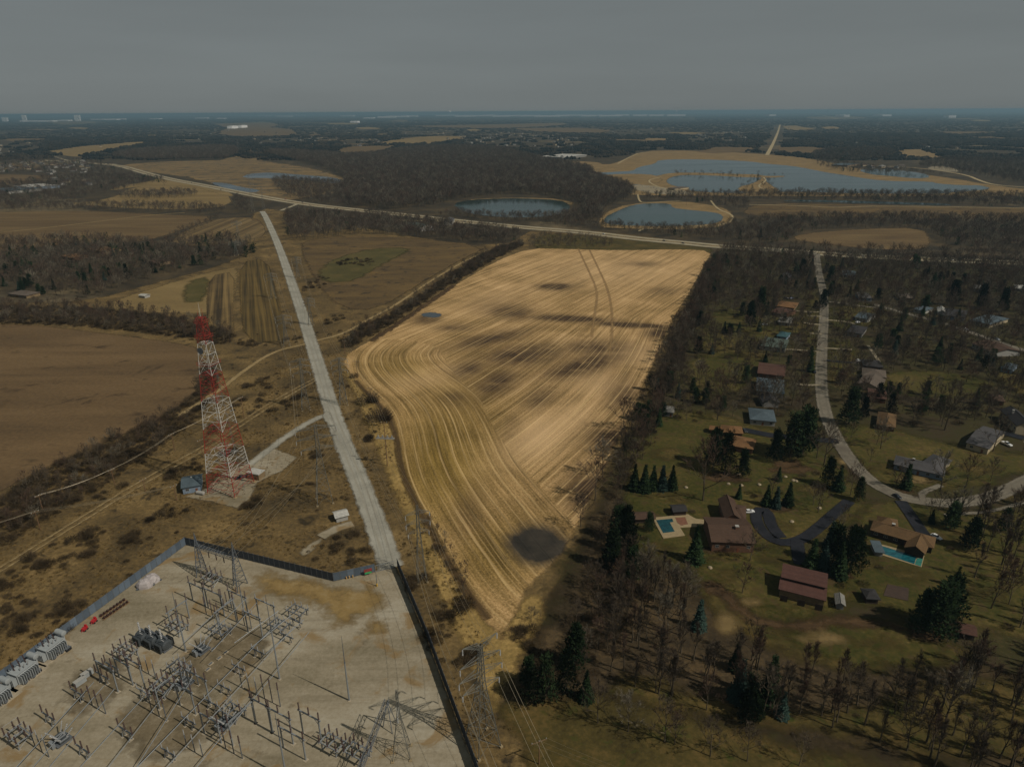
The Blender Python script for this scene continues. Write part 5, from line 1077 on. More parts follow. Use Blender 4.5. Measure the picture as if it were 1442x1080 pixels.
    if wins:
        nw = max(2, int(w/3.6))
        for s_ in (-1, 1):
            for i in range(nw):
                x = -a+w*(i+.5)/nw; fr = MB(); pn = MB(); y = s_*(b+.03)
                if i == nw//2 and s_ == -1:
                    q = MB(); q.box((0, 0, 0), (1.0, .1, 2.1)); me_ = q
                    vv = [X(x+px, y+py, 1.05+pz) for px, py, pz in q.v]; z_ = MB(); z_.add(vv, q.f); z_.build('door', m_door, root); continue
                for (sx, sz, ox, oz) in ((1.5, .1, 0, .6), (1.5, .1, 0, -.6), (.1, 1.1, .7, 0), (.1, 1.1, -.7, 0), (.07, 1.1, 0, 0)):
                    q = MB(); q.box((ox, 0, oz), (sx, .12, sz)); fr.add([X(x+px, y+py, ze*.55+pz) for px, py, pz in q.v], q.f)
                q = MB(); q.box((0, 0, 0), (1.36, .06, 1.1)); pn.add([X(x+px, y+py, ze*.55+pz) for px, py, pz in q.v], q.f)
                f_ = fr.build('window', m_trim, root); pn.build('pane', m_glass, f_)
    return X
def chimney(root, X, x, y, z, h=1.6, s_=.9, mat=None):
    q = MB(); q.box((x, y, z), (s_, s_, h)); m_ = MB(); m_.add([X(*p) for p in q.v], q.f); c = m_.build('chimney', mat or m_chim, root)
    q = MB(); q.box((x, y, z+h/2+.1), (s_+.25, s_+.25, .18)); m_ = MB(); m_.add([X(*p) for p in q.v], q.f); m_.build('chimney_cap', m_trim, c)
def house(vols, label, cat='house', name='house', chim=None, wins=True, group=None):
    rects = [hrect(*v[:3], v[3]) for v in vols]; x0, y0, r0 = rects[0][:3]
    root = empty(name, (x0, y0, .1), r0, label=label, category=cat)
    if group: root['group'] = group
    Ri = Matrix.Rotation(-r0, 2); Xs = []
    for v, (x, y, r, w, d) in zip(vols, rects):
        l = Ri@Vector((x-x0, y-y0)); _, _, _, ze, rise, kd, ax, rf, wl = v
        Xs.append(volume(root, l.x, l.y, r-r0, w, d, ze, rise, kd, ax, RM[rf], WM[wl], wins))
    if chim: chimney(root, Xs[0], *chim)
    return root, rects
house([((992, 729), (1048, 731), (995, 762), 5, 2.4, 'gable', 'w', 'brown', 'brick'), ((1013, 703), (1033, 704), (1013, 729), 5, 2.2, 'gable', 'd', 'brown', 'brick'), ((1030, 710), (1049, 713), (1031, 730), 4.2, 1.8, 'hip', 'w', 'brown', 'brick')], 'large two part house with plain dark brown roof beside the left pool', chim=(2.6, -2.0, 7.0, 2.6, 1.3))
house([((1232, 733), (1316, 757), (1229, 746), 3.2, 1.9, 'hip', 'w', 'tan', 'dark'), ((1283, 754), (1308, 762), (1278, 771), 3.2, 1.9, 'gable', 'd', 'tan', 'dark'), ((1237, 727), (1262, 732), (1236, 737), 3.2, 1.8, 'hip', 'w', 'tan', 'brick')], 'long tan roofed ranch house above the rectangular blue pool', chim=(-4.0, .6, 5.3, 1.5, 1.1))
r_, rc_ = house([((1104, 798), (1163, 812), (1101, 812), 5.4, .9, 'shed', 'w', 'maroon', 'dark'), ((1101, 813), (1162, 828), (1098, 829), 3.6, 1.0, 'shed', 'w', 'maroon', 'tan')], 'maroon metal roofed barn with a stepped clerestory roof', 'barn', 'barn', wins=False)
for i in range(5): MB().box((-rc_[0][3]*.36+i*rc_[0][3]*.18, -rc_[0][4]/2-.05, 4.9), (2.2, .08, .5)).build('clerestory_window', m_glass, r_)
for i in range(3): MB().box((-6+i*6, -rc_[0][4]/2-rc_[1][4]-.25, 1.5), (2.6, .1, 2.6)).build('barn_door', WM['dark'], r_)
house([((1263, 642), (1330, 657), (1262, 654), 3.2, 1.8, 'hip', 'w', 'grey', 'blue'), ((1315, 640), (1339, 648), (1311, 660), 3.2, 1.9, 'hip', 'd', 'grey', 'cream')], 'long grey roofed ranch house with blue grey walls in the street bend', chim=(-3, 0, 5.2))
house([((1386, 601), (1415, 609), (1378, 628), 3.6, 2.2, 'gable', 'w', 'grey', 'cream')], 'large broad grey roof beside the white pickup truck')
house([((1410, 577), (1434, 579), (1411, 597), 5.5, 2.6, 'gable', 'd', 'dark', 'cream')], 'tall grey house with steep gable at the right edge', chim=(2.5, 2.0, 8.0, 2.2, .9, WM['white']))
house([((1031, 613), (1064, 619), (1035, 628), 3.2, 1.8, 'hip', 'w', 'orange', 'brick')], 'orange brown hip roofed house among the big pines')
house([((1017, 599), (1043, 601), (1016, 608), 3.0, 1.5, 'hip', 'w', 'orange', 'brick')], 'orange brown roofed garage wing behind the pines', 'garage', 'garage')
house([((1001, 600), (1015, 602), (1001, 604), 2.6, 1.0, 'gable', 'w', 'orange', 'brick')], 'small orange roofed outbuilding left of the garage wing', 'shed', 'shed', wins=False)
house([((1055, 575), (1088, 578), (1053, 590), 3.2, 1.7, 'hip', 'w', 'blue', 'white')], 'pale blue grey roofed house with a white porch, right of dark hedges')
house([((1069, 555), (1091, 556), (1070, 566), 3.4, 2.0, 'gable', 'd', 'dark', 'grey')], 'small dark gabled house just above the pale blue grey roof')
house([((1067, 532), (1103, 536), (1066, 550), 3.4, 2.2, 'hip', 'w', 'blue', 'grey')], 'wide slate blue hip roof left of the street')
house([((1070, 511), (1105, 515), (1072, 526), 3.4, 2.0, 'gable', 'w', 'red', 'brick')], 'reddish brown roofed house above the wide slate blue hip roof')
house([((1078, 475), (1110, 479), (1080, 488), 3.2, 1.8, 'hip', 'w', 'green', 'white')], 'grey green roofed house at the end of a pale concrete drive')
house([((1100, 467), (1113, 469), (1100, 474), 3, 1.6, 'hip', 'w', 'teal', 'blue')], 'small teal roofed house behind the grey green roof')
house([((1102, 446), (1117, 448), (1103, 454), 3, 1.6, 'gable', 'w', 'pale', 'white')], 'small pale grey roofed house between the dark red and teal ones')
house([((1103, 434), (1121, 438), (1104, 443), 3, 1.8, 'gable', 'w', 'red', 'brick')], 'dark red roofed house below the orange roof')
house([((1100, 424), (1124, 427), (1101, 432), 3, 1.6, 'hip', 'w', 'orange', 'tan')], 'orange roofed house beside the parked cars, upper left of the street')
house([((1215, 518), (1246, 522), (1217, 528), 3.2, 2.0, 'hip', 'w', 'taupe', 'cream')], 'taupe hip roofed house, upper of the touching pair right of the street')
house([((1217, 529), (1246, 535), (1220, 543), 3.2, 2.2, 'gable', 'd', 'taupe', 'cream')], 'taupe gabled house, lower of the touching pair right of the street')
house([((1212, 506), (1237, 508), (1214, 515), 3.2, 2.0, 'hip', 'w', 'dark', 'brick')], 'dark hip roof at the end of the black driveway')
house([((1222, 547), (1245, 550), (1224, 559), 3.2, 1.8, 'gable', 'w', 'red', 'brick')], 'red brown roof below the taupe pair')
house([((1201, 458), (1221, 461), (1203, 469), 3.2, 1.9, 'hip', 'w', 'dark', 'grey')], 'dark rounded hip roof beyond the lawn right of the street')
house([((1216, 440), (1233, 443), (1217, 449), 3.2, 1.8, 'gable', 'w', 'blue', 'white')], 'blue grey roofed house below the side street')
house([((1238, 580), (1261, 584), (1240, 598), 3.2, 1.9, 'hip', 'd', 'tan', 'brick')], 'tan and brown hip roofed house above the grey ranch house')
house([((1320, 433), (1330, 434), (1320, 439), 3, 1.6, 'gable', 'd', 'white', 'white')], 'small bright white gabled house on the side street')
house([((1299, 431), (1314, 434), (1300, 438), 3, 1.6, 'hip', 'w', 'blue', 'white')], 'blue grey house left of the bright white one')
house([((1332, 434), (1362, 438), (1332, 445), 3, 1.6, 'hip', 'w', 'dark', 'blue')], 'long dark roofed house right of the bright white one')
house([((1392, 443), (1420, 449), (1393, 457), 3.2, 1.9, 'hip', 'w', 'blue', 'cream')], 'light blue grey roofed house near the right edge')
house([((1405, 482), (1437, 495), (1408, 500), 3.4, 2.2, 'gable', 'w', 'brown', 'white')], 'brown roofed house with white gable at the right edge')
house([((1419, 511), (1433, 514), (1420, 520), 3, 1.5, 'hip', 'w', 'blue', 'blue')], 'small bluish roof below the brown roof with white gable')
house([((1186, 381), (1202, 382), (1187, 387), 3, 1.7, 'gable', 'w', 'blue', 'white')], 'bluish roof just right of the top of the street')
house([((1103, 385), (1115, 386), (1104, 391), 3, 1.7, 'gable', 'd', 'grey', 'white')], 'small grey gabled house left of the top of the street')
house([((1205, 412), (1222, 413), (1206, 419), 3, 1.7, 'hip', 'w', 'grey', 'blue')], 'grey blue roof right of the street below the junction')
house([((1372, 401), (1392, 403), (1373, 406), 3, 1.3, 'gable', 'w', 'pale', 'grey')], 'low pale roof among the far evergreens')
house([((1428, 401), (1450, 403), (1429, 406), 3, 1.3, 'gable', 'w', 'white', 'white')], 'long white roof at the far right edge')
house([((1262, 413), (1280, 414), (1263, 419), 3, 1.5, 'hip', 'w', 'taupe', 'tan')], 'taupe roof behind the side street trees')
house([((1395, 555), (1410, 557), (1396, 563), 3, 1.5, 'hip', 'w', 'brown', 'tan')], 'brown roof half hidden by bare trees at right')
house([((935, 572), (948, 573), (936, 580), 3, 1.4, 'gable', 'w', 'pale', 'grey')], 'pale little house in the trees beside the field edge')
# outbuildings
house([((892, 723), (918, 722), (893, 730), 2.4, .9, 'gable', 'w', 'brown', 'dark')], 'low brown pool shed left of the terrace', 'shed', 'pool_shed', wins=False)
house([((945, 713), (962, 712), (947, 719), 2.6, .9, 'gable', 'w', 'dark', 'dark')], 'dark flat shed above the left pool', 'shed', 'garden_shed', wins=False)
house([((1177, 837), (1187, 839), (1176, 849), 2.4, .7, 'gable', 'd', 'pale', 'grey')], 'little pale roofed shed right of the barn', 'shed', 'garden_shed', wins=False)
house([((1215, 831), (1231, 832), (1215, 840), 2.6, .9, 'hip', 'w', 'dark', 'dark')], 'small dark garden pavilion on the lawn', 'pavilion', 'garden_pavilion', wins=False)
house([((1349, 877), (1370, 882), (1346, 887), 2.6, 1.0, 'gable', 'w', 'red', 'dark')], 'open brown roofed shelter at the lawn edge, lower right', 'shelter', 'garden_shelter', wins=False)
house([((1227, 764), (1237, 765), (1225, 776), 2.2, .6, 'shed', 'w', 'blue', 'grey')], 'small grey blue lean-to at the end of the blue pool', 'shed', 'pool_shed', wins=False)
# left and centre buildings
house([((259, 672), (284, 668), (268, 685), 3.6, 1.7, 'gable', 'w', 'blue', 'blue')], 'pale blue grey metal building beside the red and white tower', 'equipment building', 'equipment_building', chim=(0, 0, 5.4, .6, .5, m_metal))
house([((356, 660), (373, 663), (355, 668), 3.2, .2, 'flat', 'w', 'white', 'tan')], 'small flat white roofed hut on the gravel compound', 'hut', 'equipment_hut')
house([((470, 722), (486, 718), (474, 728), 2.6, .9, 'gable', 'w', 'white', 'white')], 'small white arched shed beside the gravel road', 'shed', 'storage_shed', wins=False)
house([((572, 316), (590, 314), (573, 323), 6, 3.2, 'gable', 'd', 'green', 'white')], 'white farmhouse with grey green roof among bare trees', 'house', 'farmhouse')
house([((628, 308), (640, 308), (629, 313), 5, 2.6, 'gable', 'd', 'grey', 'white')], 'smaller white farmhouse near the highway', 'house', 'farmhouse')
house([((143, 347), (171, 350), (144, 354), 3.2, 1.6, 'hip', 'w', 'tan', 'tan')], 'tan roofed house in the left wood')
house([((104, 357), (124, 360), (105, 364), 3, 1.5, 'hip', 'w', 'orange', 'brick')], 'orange roofed house low in the left wood')
house([((30, 409), (56, 412), (31, 416), 3, 1.6, 'hip', 'w', 'taupe', 'tan')], 'taupe roofed house at the left edge of the wood')
house([((223, 366), (240, 368), (223, 371), 3, 1.5, 'gable', 'w', 'brown', 'tan')], 'brown roofed house in the middle of the left wood')
house([((28, 263), (60, 265), (28, 271), 6, 1.2, 'hip', 'w', 'blue', 'white')], 'low blue roofed school building at left', 'building', 'school_building')
house([((60, 259), (84, 261), (61, 266), 6, 1.2, 'gable', 'w', 'white', 'blue')], 'low white roofed building beside the blue roof at left', 'building', 'school_building')
house([((792, 217), (826, 218), (792, 222), 8, .3, 'flat', 'w', 'white', 'grey')], 'long white flat roofed building above the lake woods', 'building', 'office_building')
house([((960, 263), (970, 264), (960, 267), 4, 2, 'hip', 'w', 'taupe', 'cream')], 'lakeside pavilion between the trees', 'pavilion', 'lake_pavilion', wins=False)
house([((1188, 230), (1210, 231), (1188, 233), 5, 1.5, 'gable', 'w', 'blue', 'tan')], 'blue roofed boathouse on the lake shore', 'building', 'boathouse', wins=False)
house([((203, 414), (211, 415), (203, 417), 2.4, .6, 'gable', 'w', 'white', 'white')], 'tiny white shed on the hay field', 'shed', 'field_shed', wins=False)

# pools, terrace -----------------------------------------------------------------
def slab(name, px, z0, z1, mat, parent=None, **p):
    W = [G(a, b, z1) for a, b in px]; n = len(W); ar = sum(W[i][0]*W[(i+1) % n][1]-W[(i+1) % n][0]*W[i][1] for i in range(n))
    if ar < 0: W = W[::-1]
    m_ = MB(); m_.add([(x, y, z0) for x, y in W]+[(x, y, z1) for x, y in W], [tuple(reversed(range(n))), tuple(range(n, 2*n))]+[(i, (i+1) % n, n+(i+1) % n, n+i) for i in range(n)])
    return m_.build(name, mat, parent, **p)
m_deck = simple('cream_concrete_deck', D(118, 104, 78), .8, var=.15)
m_brickdeck = simple('brick_paving', D(92, 62, 46), .9, var=.2)
k = NT('pool_water', .06, .5); k.color(k.ramp(k.noise(k.pos(), 1/2.5, 4, .6), [(.35, D(4, 40, 46)), (.65, D(8, 54, 58))])); k.bump(k.noise(k.pos(), 1.5, 2), .04, .4); m_poolw = k.m
k = NT('pool_water_pale', .06, .5); k.color(k.ramp(k.noise(k.pos(), 1/1.2, 4, .6, (.4, 2, 1), .4), [(.35, D(8, 48, 56)), (.65, D(26, 82, 88))])); m_poolw2 = k.m
z1p = lambda x, y: (880+x/7.2, 680+y/7.2)
slab('pool_terrace', [z1p(*q) for q in ((275, 350), (640, 315), (690, 345), (720, 360), (800, 370), (805, 415), (740, 440), (560, 450), (610, 530), (390, 560))], .1, .38, m_deck, kind='structure')
slab('brick_terrace', [z1p(*q) for q in ((510, 350), (610, 345), (640, 415), (570, 430), (530, 400))], .3, .42, m_brickdeck, kind='structure')
po = slab('swimming_pool', [z1p(*q) for q in ((316, 375), (480, 360), (492, 392), (455, 398), (505, 490), (388, 505))], .2, .44, m_poolw, label='L shaped dark teal swimming pool set in a cream terrace', category='swimming pool')
z3p = lambda x, y: (1220+x/7.2, 690+y/7.2)
slab('pool_terrace', [z3p(*q) for q in ((135, 545), (180, 555), (590, 665), (560, 780), (100, 640))], .1, .38, m_deck, kind='structure')
po = slab('swimming_pool', [z3p(*q) for q in ((160, 565), (510, 672), (486, 748), (136, 630))], .2, .44, m_poolw2, label='long rectangular blue swimming pool below the tan ranch house', category='swimming pool')
slab('shallow_end', [z3p(*q) for q in ((515, 690), (575, 690), (552, 772), (492, 750))], .2, .445, simple('turquoise_tiles', D(44, 92, 82), .3), po)
slab('garden_bed', [(1250, 822), (1280, 828), (1279, 845), (1276, 845), (1244, 838)], .1, .3, m_mud.copy() if False else simple('dark_bed_soil', D(50, 38, 30)), label='rectangular bare vegetable bed with timber edging', category='garden bed')
m_stone = simple('pale_boulders', D(120, 108, 88), .9)
def rock(u, v, r, label):
    q = random.Random(int(u*7+v)); x, y = G(u, v); m_ = MB(); pr = [(r*.8, -.1), (r, r*.25), (r*.7, r*.6), (r*.2, r*.75)]; m_.lathe((0, 0, 0), pr, 7)
    m_.v = [(a*q.uniform(.8, 1.2), b*q.uniform(.8, 1.2), c) for a, b, c in m_.v]
    o = m_.build('boulder', m_stone, label=label, category='boulder', group='pale boulders in the garden lawns'); o.location = (x, y, .1)
BL = ['beside the small cone spruce', 'left of the small cone spruce', 'below the garden path', 'near the alone dark spruce', 'above the three spruces', 'right of the alone dark spruce', 'under the tall wide crowned bare tree', 'above the cone spruce', 'under the bare tree in the asphalt loop', 'inside the asphalt loop', 'below the full spruce at the pool']
for (u, v), bl in zip([(1044, 684), (1026, 682), (1069, 683), (1117, 677), (1106, 672), (1121, 678), (966, 687), (1040, 668), (1154, 716), (1115, 735), (1000, 800)], BL): rock(u, v, 1.0, 'pale boulder '+bl)
bx_ = MB(); bx_.box((0, 0, 1.1), (3.2, 2, 2.1)); t = bx_.build('dumpster', simple('green_paint', D(20, 92, 70), .6), label='green metal container beside the blue grey building', category='container'); t.location = (*G(264, 693), .2); t.rotation_euler.z = .3
MB().box((0, 0, 2.22), (3.3, 2.1, .12)).build('lid', simple('green_lid', D(24, 80, 64), .6), t)
t = MB().lathe((0, -2, 1.1), [(.1, 0), (.9, .15), (.9, 3.9), (.1, 4.1)], 12, (0, 1, 0)).build('gas_tank', m_trim, label='white horizontal gas tank in front of the blue grey building', category='tank'); t.location = (*G(283, 697), .2); t.rotation_euler.z = 1.3
for y_ in (-.9, .9+.3): MB().box((0, y_, .35), (1.1, .3, .7)).build('cradle', m_metald, t)

# ------------------------------------------------------------------ vehicles
def paint(name, c): k = NT(name, .3, .5); k.color(k.ramp(k.noise(k.obj(), 1.2), [(.3, tuple(x*.9 for x in c)), (.7, c)])); return k.m
PC = {'white': paint('white_paint', (.55, .55, .54)), 'black': paint('black_paint', (.015, .015, .018)), 'silver': paint('silver_paint', (.4, .41, .43)), 'red': paint('red_paint', (.3, .02, .02)), 'blue': paint('blue_paint', (.03, .07, .2))}
m_tyre = simple('tyre_rubber', (.015, .015, .015), .9); m_rim = simple('wheel_rim', (.4, .4, .42), .4, .5, .6)
CAR = {}
def car_meshes(kind):
    if kind in CAR: return CAR[kind]
    b = MB(); g = MB()
    def loft(m_, secs):
        n = len(secs[0]); v0 = len(m_.v); m_.v += [p for s_ in secs for p in s_]
        for i in range(len(secs)-1):
            for j in range(n): m_.f.append((v0+i*n+j, v0+i*n+(j+1) % n, v0+(i+1)*n+(j+1) % n, v0+(i+1)*n+j))
        m_.f.append(tuple(v0+j for j in reversed(range(n)))); m_.f.append(tuple(v0+(len(secs)-1)*n+j for j in range(n)))
    def sec(x, w, z0, z1): return [(x, -w, z0), (x, w, z0), (x, w, z1*.85), (x, w*.88, z1), (x, -w*.88, z1), (x, -w, z1*.85)]
    if kind == 'car':
        loft(b, [sec(-2.25, .75, .35, .75), sec(-2.1, .88, .28, .92), sec(-1.0, .92, .25, .98), sec(1.0, .92, .25, .95), sec(2.0, .88, .28, .82), sec(2.25, .72, .35, .65)])
        loft(g, [sec(-1.9, .72, .9, .96), sec(-1.3, .74, .9, 1.38), sec(.1, .74, .9, 1.42), sec(.95, .7, .9, .96)]); tp = MB().box((-.6, 0, 1.43), (1.5, 1.25, .05))
    else:
        loft(b, [sec(-2.8, .9, .45, 1.0), sec(-2.7, .97, .4, 1.1), sec(-.9, .97, .4, 1.1), sec(1.6, .97, .4, 1.15), sec(2.7, .92, .4, 1.05), sec(2.85, .85, .5, .9)])
        loft(g, [sec(-.95, .84, 1.05, 1.1), sec(-.8, .84, 1.05, 1.78), sec(.5, .84, 1.05, 1.8), sec(1.3, .8, 1.05, 1.12)]); tp = MB().box((-.15, 0, 1.8), (1.2, 1.45, .06))
    wl = []
    for sx in (-1, 1):
        for sy in (-1, 1):
            w_ = MB().lathe((sx*1.4, sy*.8-.1, .34), [(.1, 0), (.34, 0), (.34, .22), (.1, .22)], 10, (0, 1, 0)); h_ = MB().lathe((sx*1.4, sy*.8-.13, .34), [(.05, 0), (.19, 0), (.19, .28), (.05, .28)], 8, (0, 1, 0)); wl.append((w_.mesh('wheel'), h_.mesh('rim')))
    lt = [MB().box((2.12 if kind == 'car' else 2.75, s_*.62, .66 if kind == 'car' else .85), (.16, .34, .14)).mesh('headlight') for s_ in (-1, 1)]
    CAR[kind] = (b.mesh('car_body', True) if False else b.mesh('car_body'), g.mesh('cabin'), tp.mesh('car_roof'), wl, lt); return CAR[kind]
m_lamp = simple('lamp_glass', (.6, .6, .58), .2)
def vehicle(u, v, hd, color, label, kind='car', group=None, z=.32, world=None, full=True):
    x, y = world or G(u, v); body, cab, top, wl, lt = car_meshes(kind)
    r = empty('parked_car' if kind == 'car' else 'pickup_truck', (x, y, z), hd, label=label, category='car' if kind == 'car' else 'truck')
    if group: r['group'] = group
    def om(name, me, mat, par=r):
        o = bpy.data.objects.new(name, me); ROOT.objects.link(o); o.parent = par
        if not me.materials: me.materials.append(mat)
        o.material_slots[0].link = 'OBJECT'; o.material_slots[0].material = mat; return o
    om('body', body, PC[color]); om('windscreen', cab, m_glass); om('roof', top, PC[color])
    if full:
        for w_, h_ in wl: om('rim', h_, m_rim, om('wheel', w_, m_tyre))
        for l_ in lt: om('headlight', l_, m_lamp)
    return r
def head(a, b): p = G(*a); q = G(*b); return math.atan2(q[1]-p[1], q[0]-p[0])
vehicle(1055, 722, head((1048, 722), (1062, 721)), 'white', 'white car parked beside the large brown house')
vehicle(1048, 608, head((1044, 604), (1052, 611)), 'black', 'dark car parked at the orange roofed house')
vehicle(1417, 627, head((1411, 624), (1424, 630)), 'white', 'white pickup truck on the black drive at the right edge', 'pickup')
vehicle(1318, 758, head((1310, 754), (1325, 762)), 'white', 'white car at the end of the tan ranch house')
vehicle(1263, 701, head((1258, 698), (1268, 704)), 'black', 'black car at the mouth of the long asphalt drive')
vehicle(1107, 421, 0, 'black', 'black car above the orange roof', group='cars by the orange roof'); vehicle(1115, 421, .3, 'blue', 'blue car above the orange roof', group='cars by the orange roof')
vehicle(1077, 458, 0, 'white', 'white car on the open lawn drive')
vehicle(1205, 450, .2, 'blue', 'blue car beside the blue grey roof'); vehicle(1208, 455, .2, 'white', 'white car next to the blue one by the blue grey roof')
vehicle(1147, 525, head((1150, 530), (1146, 518)), 'black', 'dark car pulled off the left side of the street')
vehicle(1360, 465, head((1350, 462), (1370, 468)), 'white', 'white car on the side street'); vehicle(1404, 479, head((1395, 476), (1412, 483)), 'silver', 'silver car further right on the side street')
vehicle(1209, 509, 0, 'white', 'white car at the end of the black driveway right of the street'); vehicle(1097, 493, 0, 'white', 'white car at the grey green roofed house')
vehicle(340, 674, .5, 'black', 'dark service truck under the red and white tower', 'pickup')
hwc = [(183, 236.5, 'black', 'black car on the highway left of the marsh'), (270, 258, 'black', 'black car on the highway at the first marsh pool'), (311, 268, 'black', 'dark car on the highway below the marsh'), (402, 281.5, 'red', 'red car on the highway above the gravel road end'), (426, 286, 'black', 'dark car on the highway right of the gravel road end'), (404, 293, 'black', 'dark car on the highway ramp'), (610, 309, 'silver', 'silver car on the highway by the farmhouses'), (655, 313, 'black', 'dark car on the highway right of the farmhouses'), (935, 340, 'black', 'left dark car on the highway above the field'), (962, 343.5, 'black', 'right dark car on the highway above the field'), (1215, 362, 'white', 'white car on the highway right of the junction'), (850, 330.5, 'white', 'white car on the highway by the pond'), (1340, 367, 'silver', 'silver car on the highway at far right')]
for u, v, c, lab in hwc: vehicle(u, v, head((u-8, v-1.2), (u+8, v+1.2)), c, lab, z=.45)
for i in range(18):
    u = 905+i*3.9; v = 263.2+i*.42+(.9 if i % 2 else 0); vehicle(u, v, 1.4, rnd.choice(['white', 'silver', 'black', 'blue']), 'parked car in the lakeside car park', group='cars in the lakeside car park', full=False, z=.4)
# ------------------------------------------------------------------ lattice towers, poles, wires
m_red = simple('red_tower_paint', D(112, 32, 24), .55, .4, 0, .15, .5)
m_white = simple('white_tower_paint', D(150, 148, 142), .55, .4, 0, .1, .5)
m_lat = simple('weathered_lattice_steel', D(88, 88, 82), .55, .4, .2, .15, .5)
m_insul = simple('brown_porcelain', D(46, 27, 22), .4, .4)
m_insg = simple('grey_insulator', D(120, 120, 118), .4, .5)
m_wire = simple('aluminium_wire', D(128, 118, 98), .5, .4, .3, .05)
m_pole = simple('creosoted_pole', D(92, 70, 50), .9, var=.25)
def sq(h, z, c=(0, 0)): return [Vector((c[0]+sx*h, c[1]+sy*h, z)) for sx, sy in ((-1, -1), (1, -1), (1, 1), (-1, 1))]
def bay(m_, A_, B_, rl, rb, cross=True, horiz=True, kbrace=False):
    for i in range(4):
        m_.bar(A_[i], B_[i], rl)
    for i in range(4):
        j = (i+1) % 4
        if cross: m_.bar(A_[i], B_[j], rb, n=3); m_.bar(A_[j], B_[i], rb, n=3)
        if kbrace:
            t = (B_[i]+B_[j])/2; m_.bar(A_[i], t, rb, n=3); m_.bar(A_[j], t, rb, n=3); q1 = A_[i].lerp(B_[i], .5); q2 = A_[j].lerp(B_[j], .5)
            m_.bar(q1, A_[i].lerp(t, .5), rb*.8, n=3); m_.bar(q2, A_[j].lerp(t, .5), rb*.8, n=3); m_.bar(q1, A_[i].lerp(t, .5)+Vector((0, 0, (B_[0].z-A_[0].z)*.25)), rb*.7, n=3)
        if horiz: m_.bar(B_[i], B_[j], rb, n=3)
# big red and white tower
TX, TY = G(326, 688); TH_ = height(326, 688, 436); TR = math.atan2(G(358, 682)[1]-G(332, 703)[1], G(358, 682)[0]-G(332, 703)[0])
tw = empty('lattice_tower', (TX, TY, .15), TR, label='tall red and white banded lattice tower on the gravel compound', category='tower')
hb = 7.6; HH = TH_
def hw(z): f = z/HH; return hb*(1-f)+1.15*f
bounds = [0, .12, .235, .37, .525, .67, .83, .96]
for i in range(7):
    mt = m_red if i % 2 == 0 else m_white; sec = MB(); z0, z1 = bounds[i]*HH, bounds[i+1]*HH; nb = 3
    for b_ in range(nb):
        za = z0+(z1-z0)*b_/nb; zb = z0+(z1-z0)*(b_+1)/nb; A_, B_ = sq(hw(za), za), sq(hw(zb), zb)
        bay(sec, A_, B_, .24-.018*i, .1, cross=(i >= 5), kbrace=(i < 5))
        if b_ == nb-1:
            C_ = sq(hw(zb)*1.0, zb); sec.bar((C_[0]+C_[1])/2, (C_[2]+C_[3])/2, .11, n=3); sec.bar((C_[1]+C_[2])/2, (C_[3]+C_[0])/2, .11, n=3)
            for q in range(4): sec.bar((C_[q]+C_[(q+1) % 4])/2, (C_[(q+1) % 4]+C_[(q+2) % 4])/2, .1, n=3)
    sec.build('tower_section', mt, tw, label=('red' if i % 2 == 0 else 'white')+' painted lattice section')
for i, (z, r) in enumerate(((.86, 2.6), (.935, 2.2), (.72, 2.6))):
    p_ = MB(); w_ = hw(z*HH)
    for c1, c2 in zip(sq(w_+r*.25, z*HH), sq(w_+r*.25, z*HH)[1:]+sq(w_+r*.25, z*HH)[:1]): p_.bar(c1, c2, .09); p_.bar(c1+Vector((0, 0, 1.1)), c2+Vector((0, 0, 1.1)), .06); p_.bar(c1, c1+Vector((0, 0, 1.1)), .06)
    p_.build('platform_railing', m_white if i == 3 else m_red, tw)
ds = MB(); w_ = hw(.8*HH); ds.lathe((-w_-.9, 0, .8*HH), [(.2, 0), (1.5, .5), (1.6, .6)], 12, (-1, 0, 0)); ds.build('dish_antenna', m_metald, tw)
for s_, z_ in ((-1, .955), (1, .955), (0, .965)): MB().bar((s_*1.4, 0, z_*HH), (s_*1.4, 0, z_*HH+4.2+(2 if s_ == 0 else 0)), .12, .06).build('whip_antenna', m_red if s_ else m_white, tw)
ld = MB(); ld.bar((0.3, -hw(0), 0), (.3, -hw(.85*HH), .85*HH), .06); ld.bar((-.3, -hw(0), 0), (-.3, -hw(.85*HH), .85*HH), .06); ld.build('ladder', m_metald, tw)
for i, c in enumerate(sq(hb, 0)): MB().box((c.x, c.y, .3), (1.6, 1.6, .7)).build('footing', m_deck, tw)

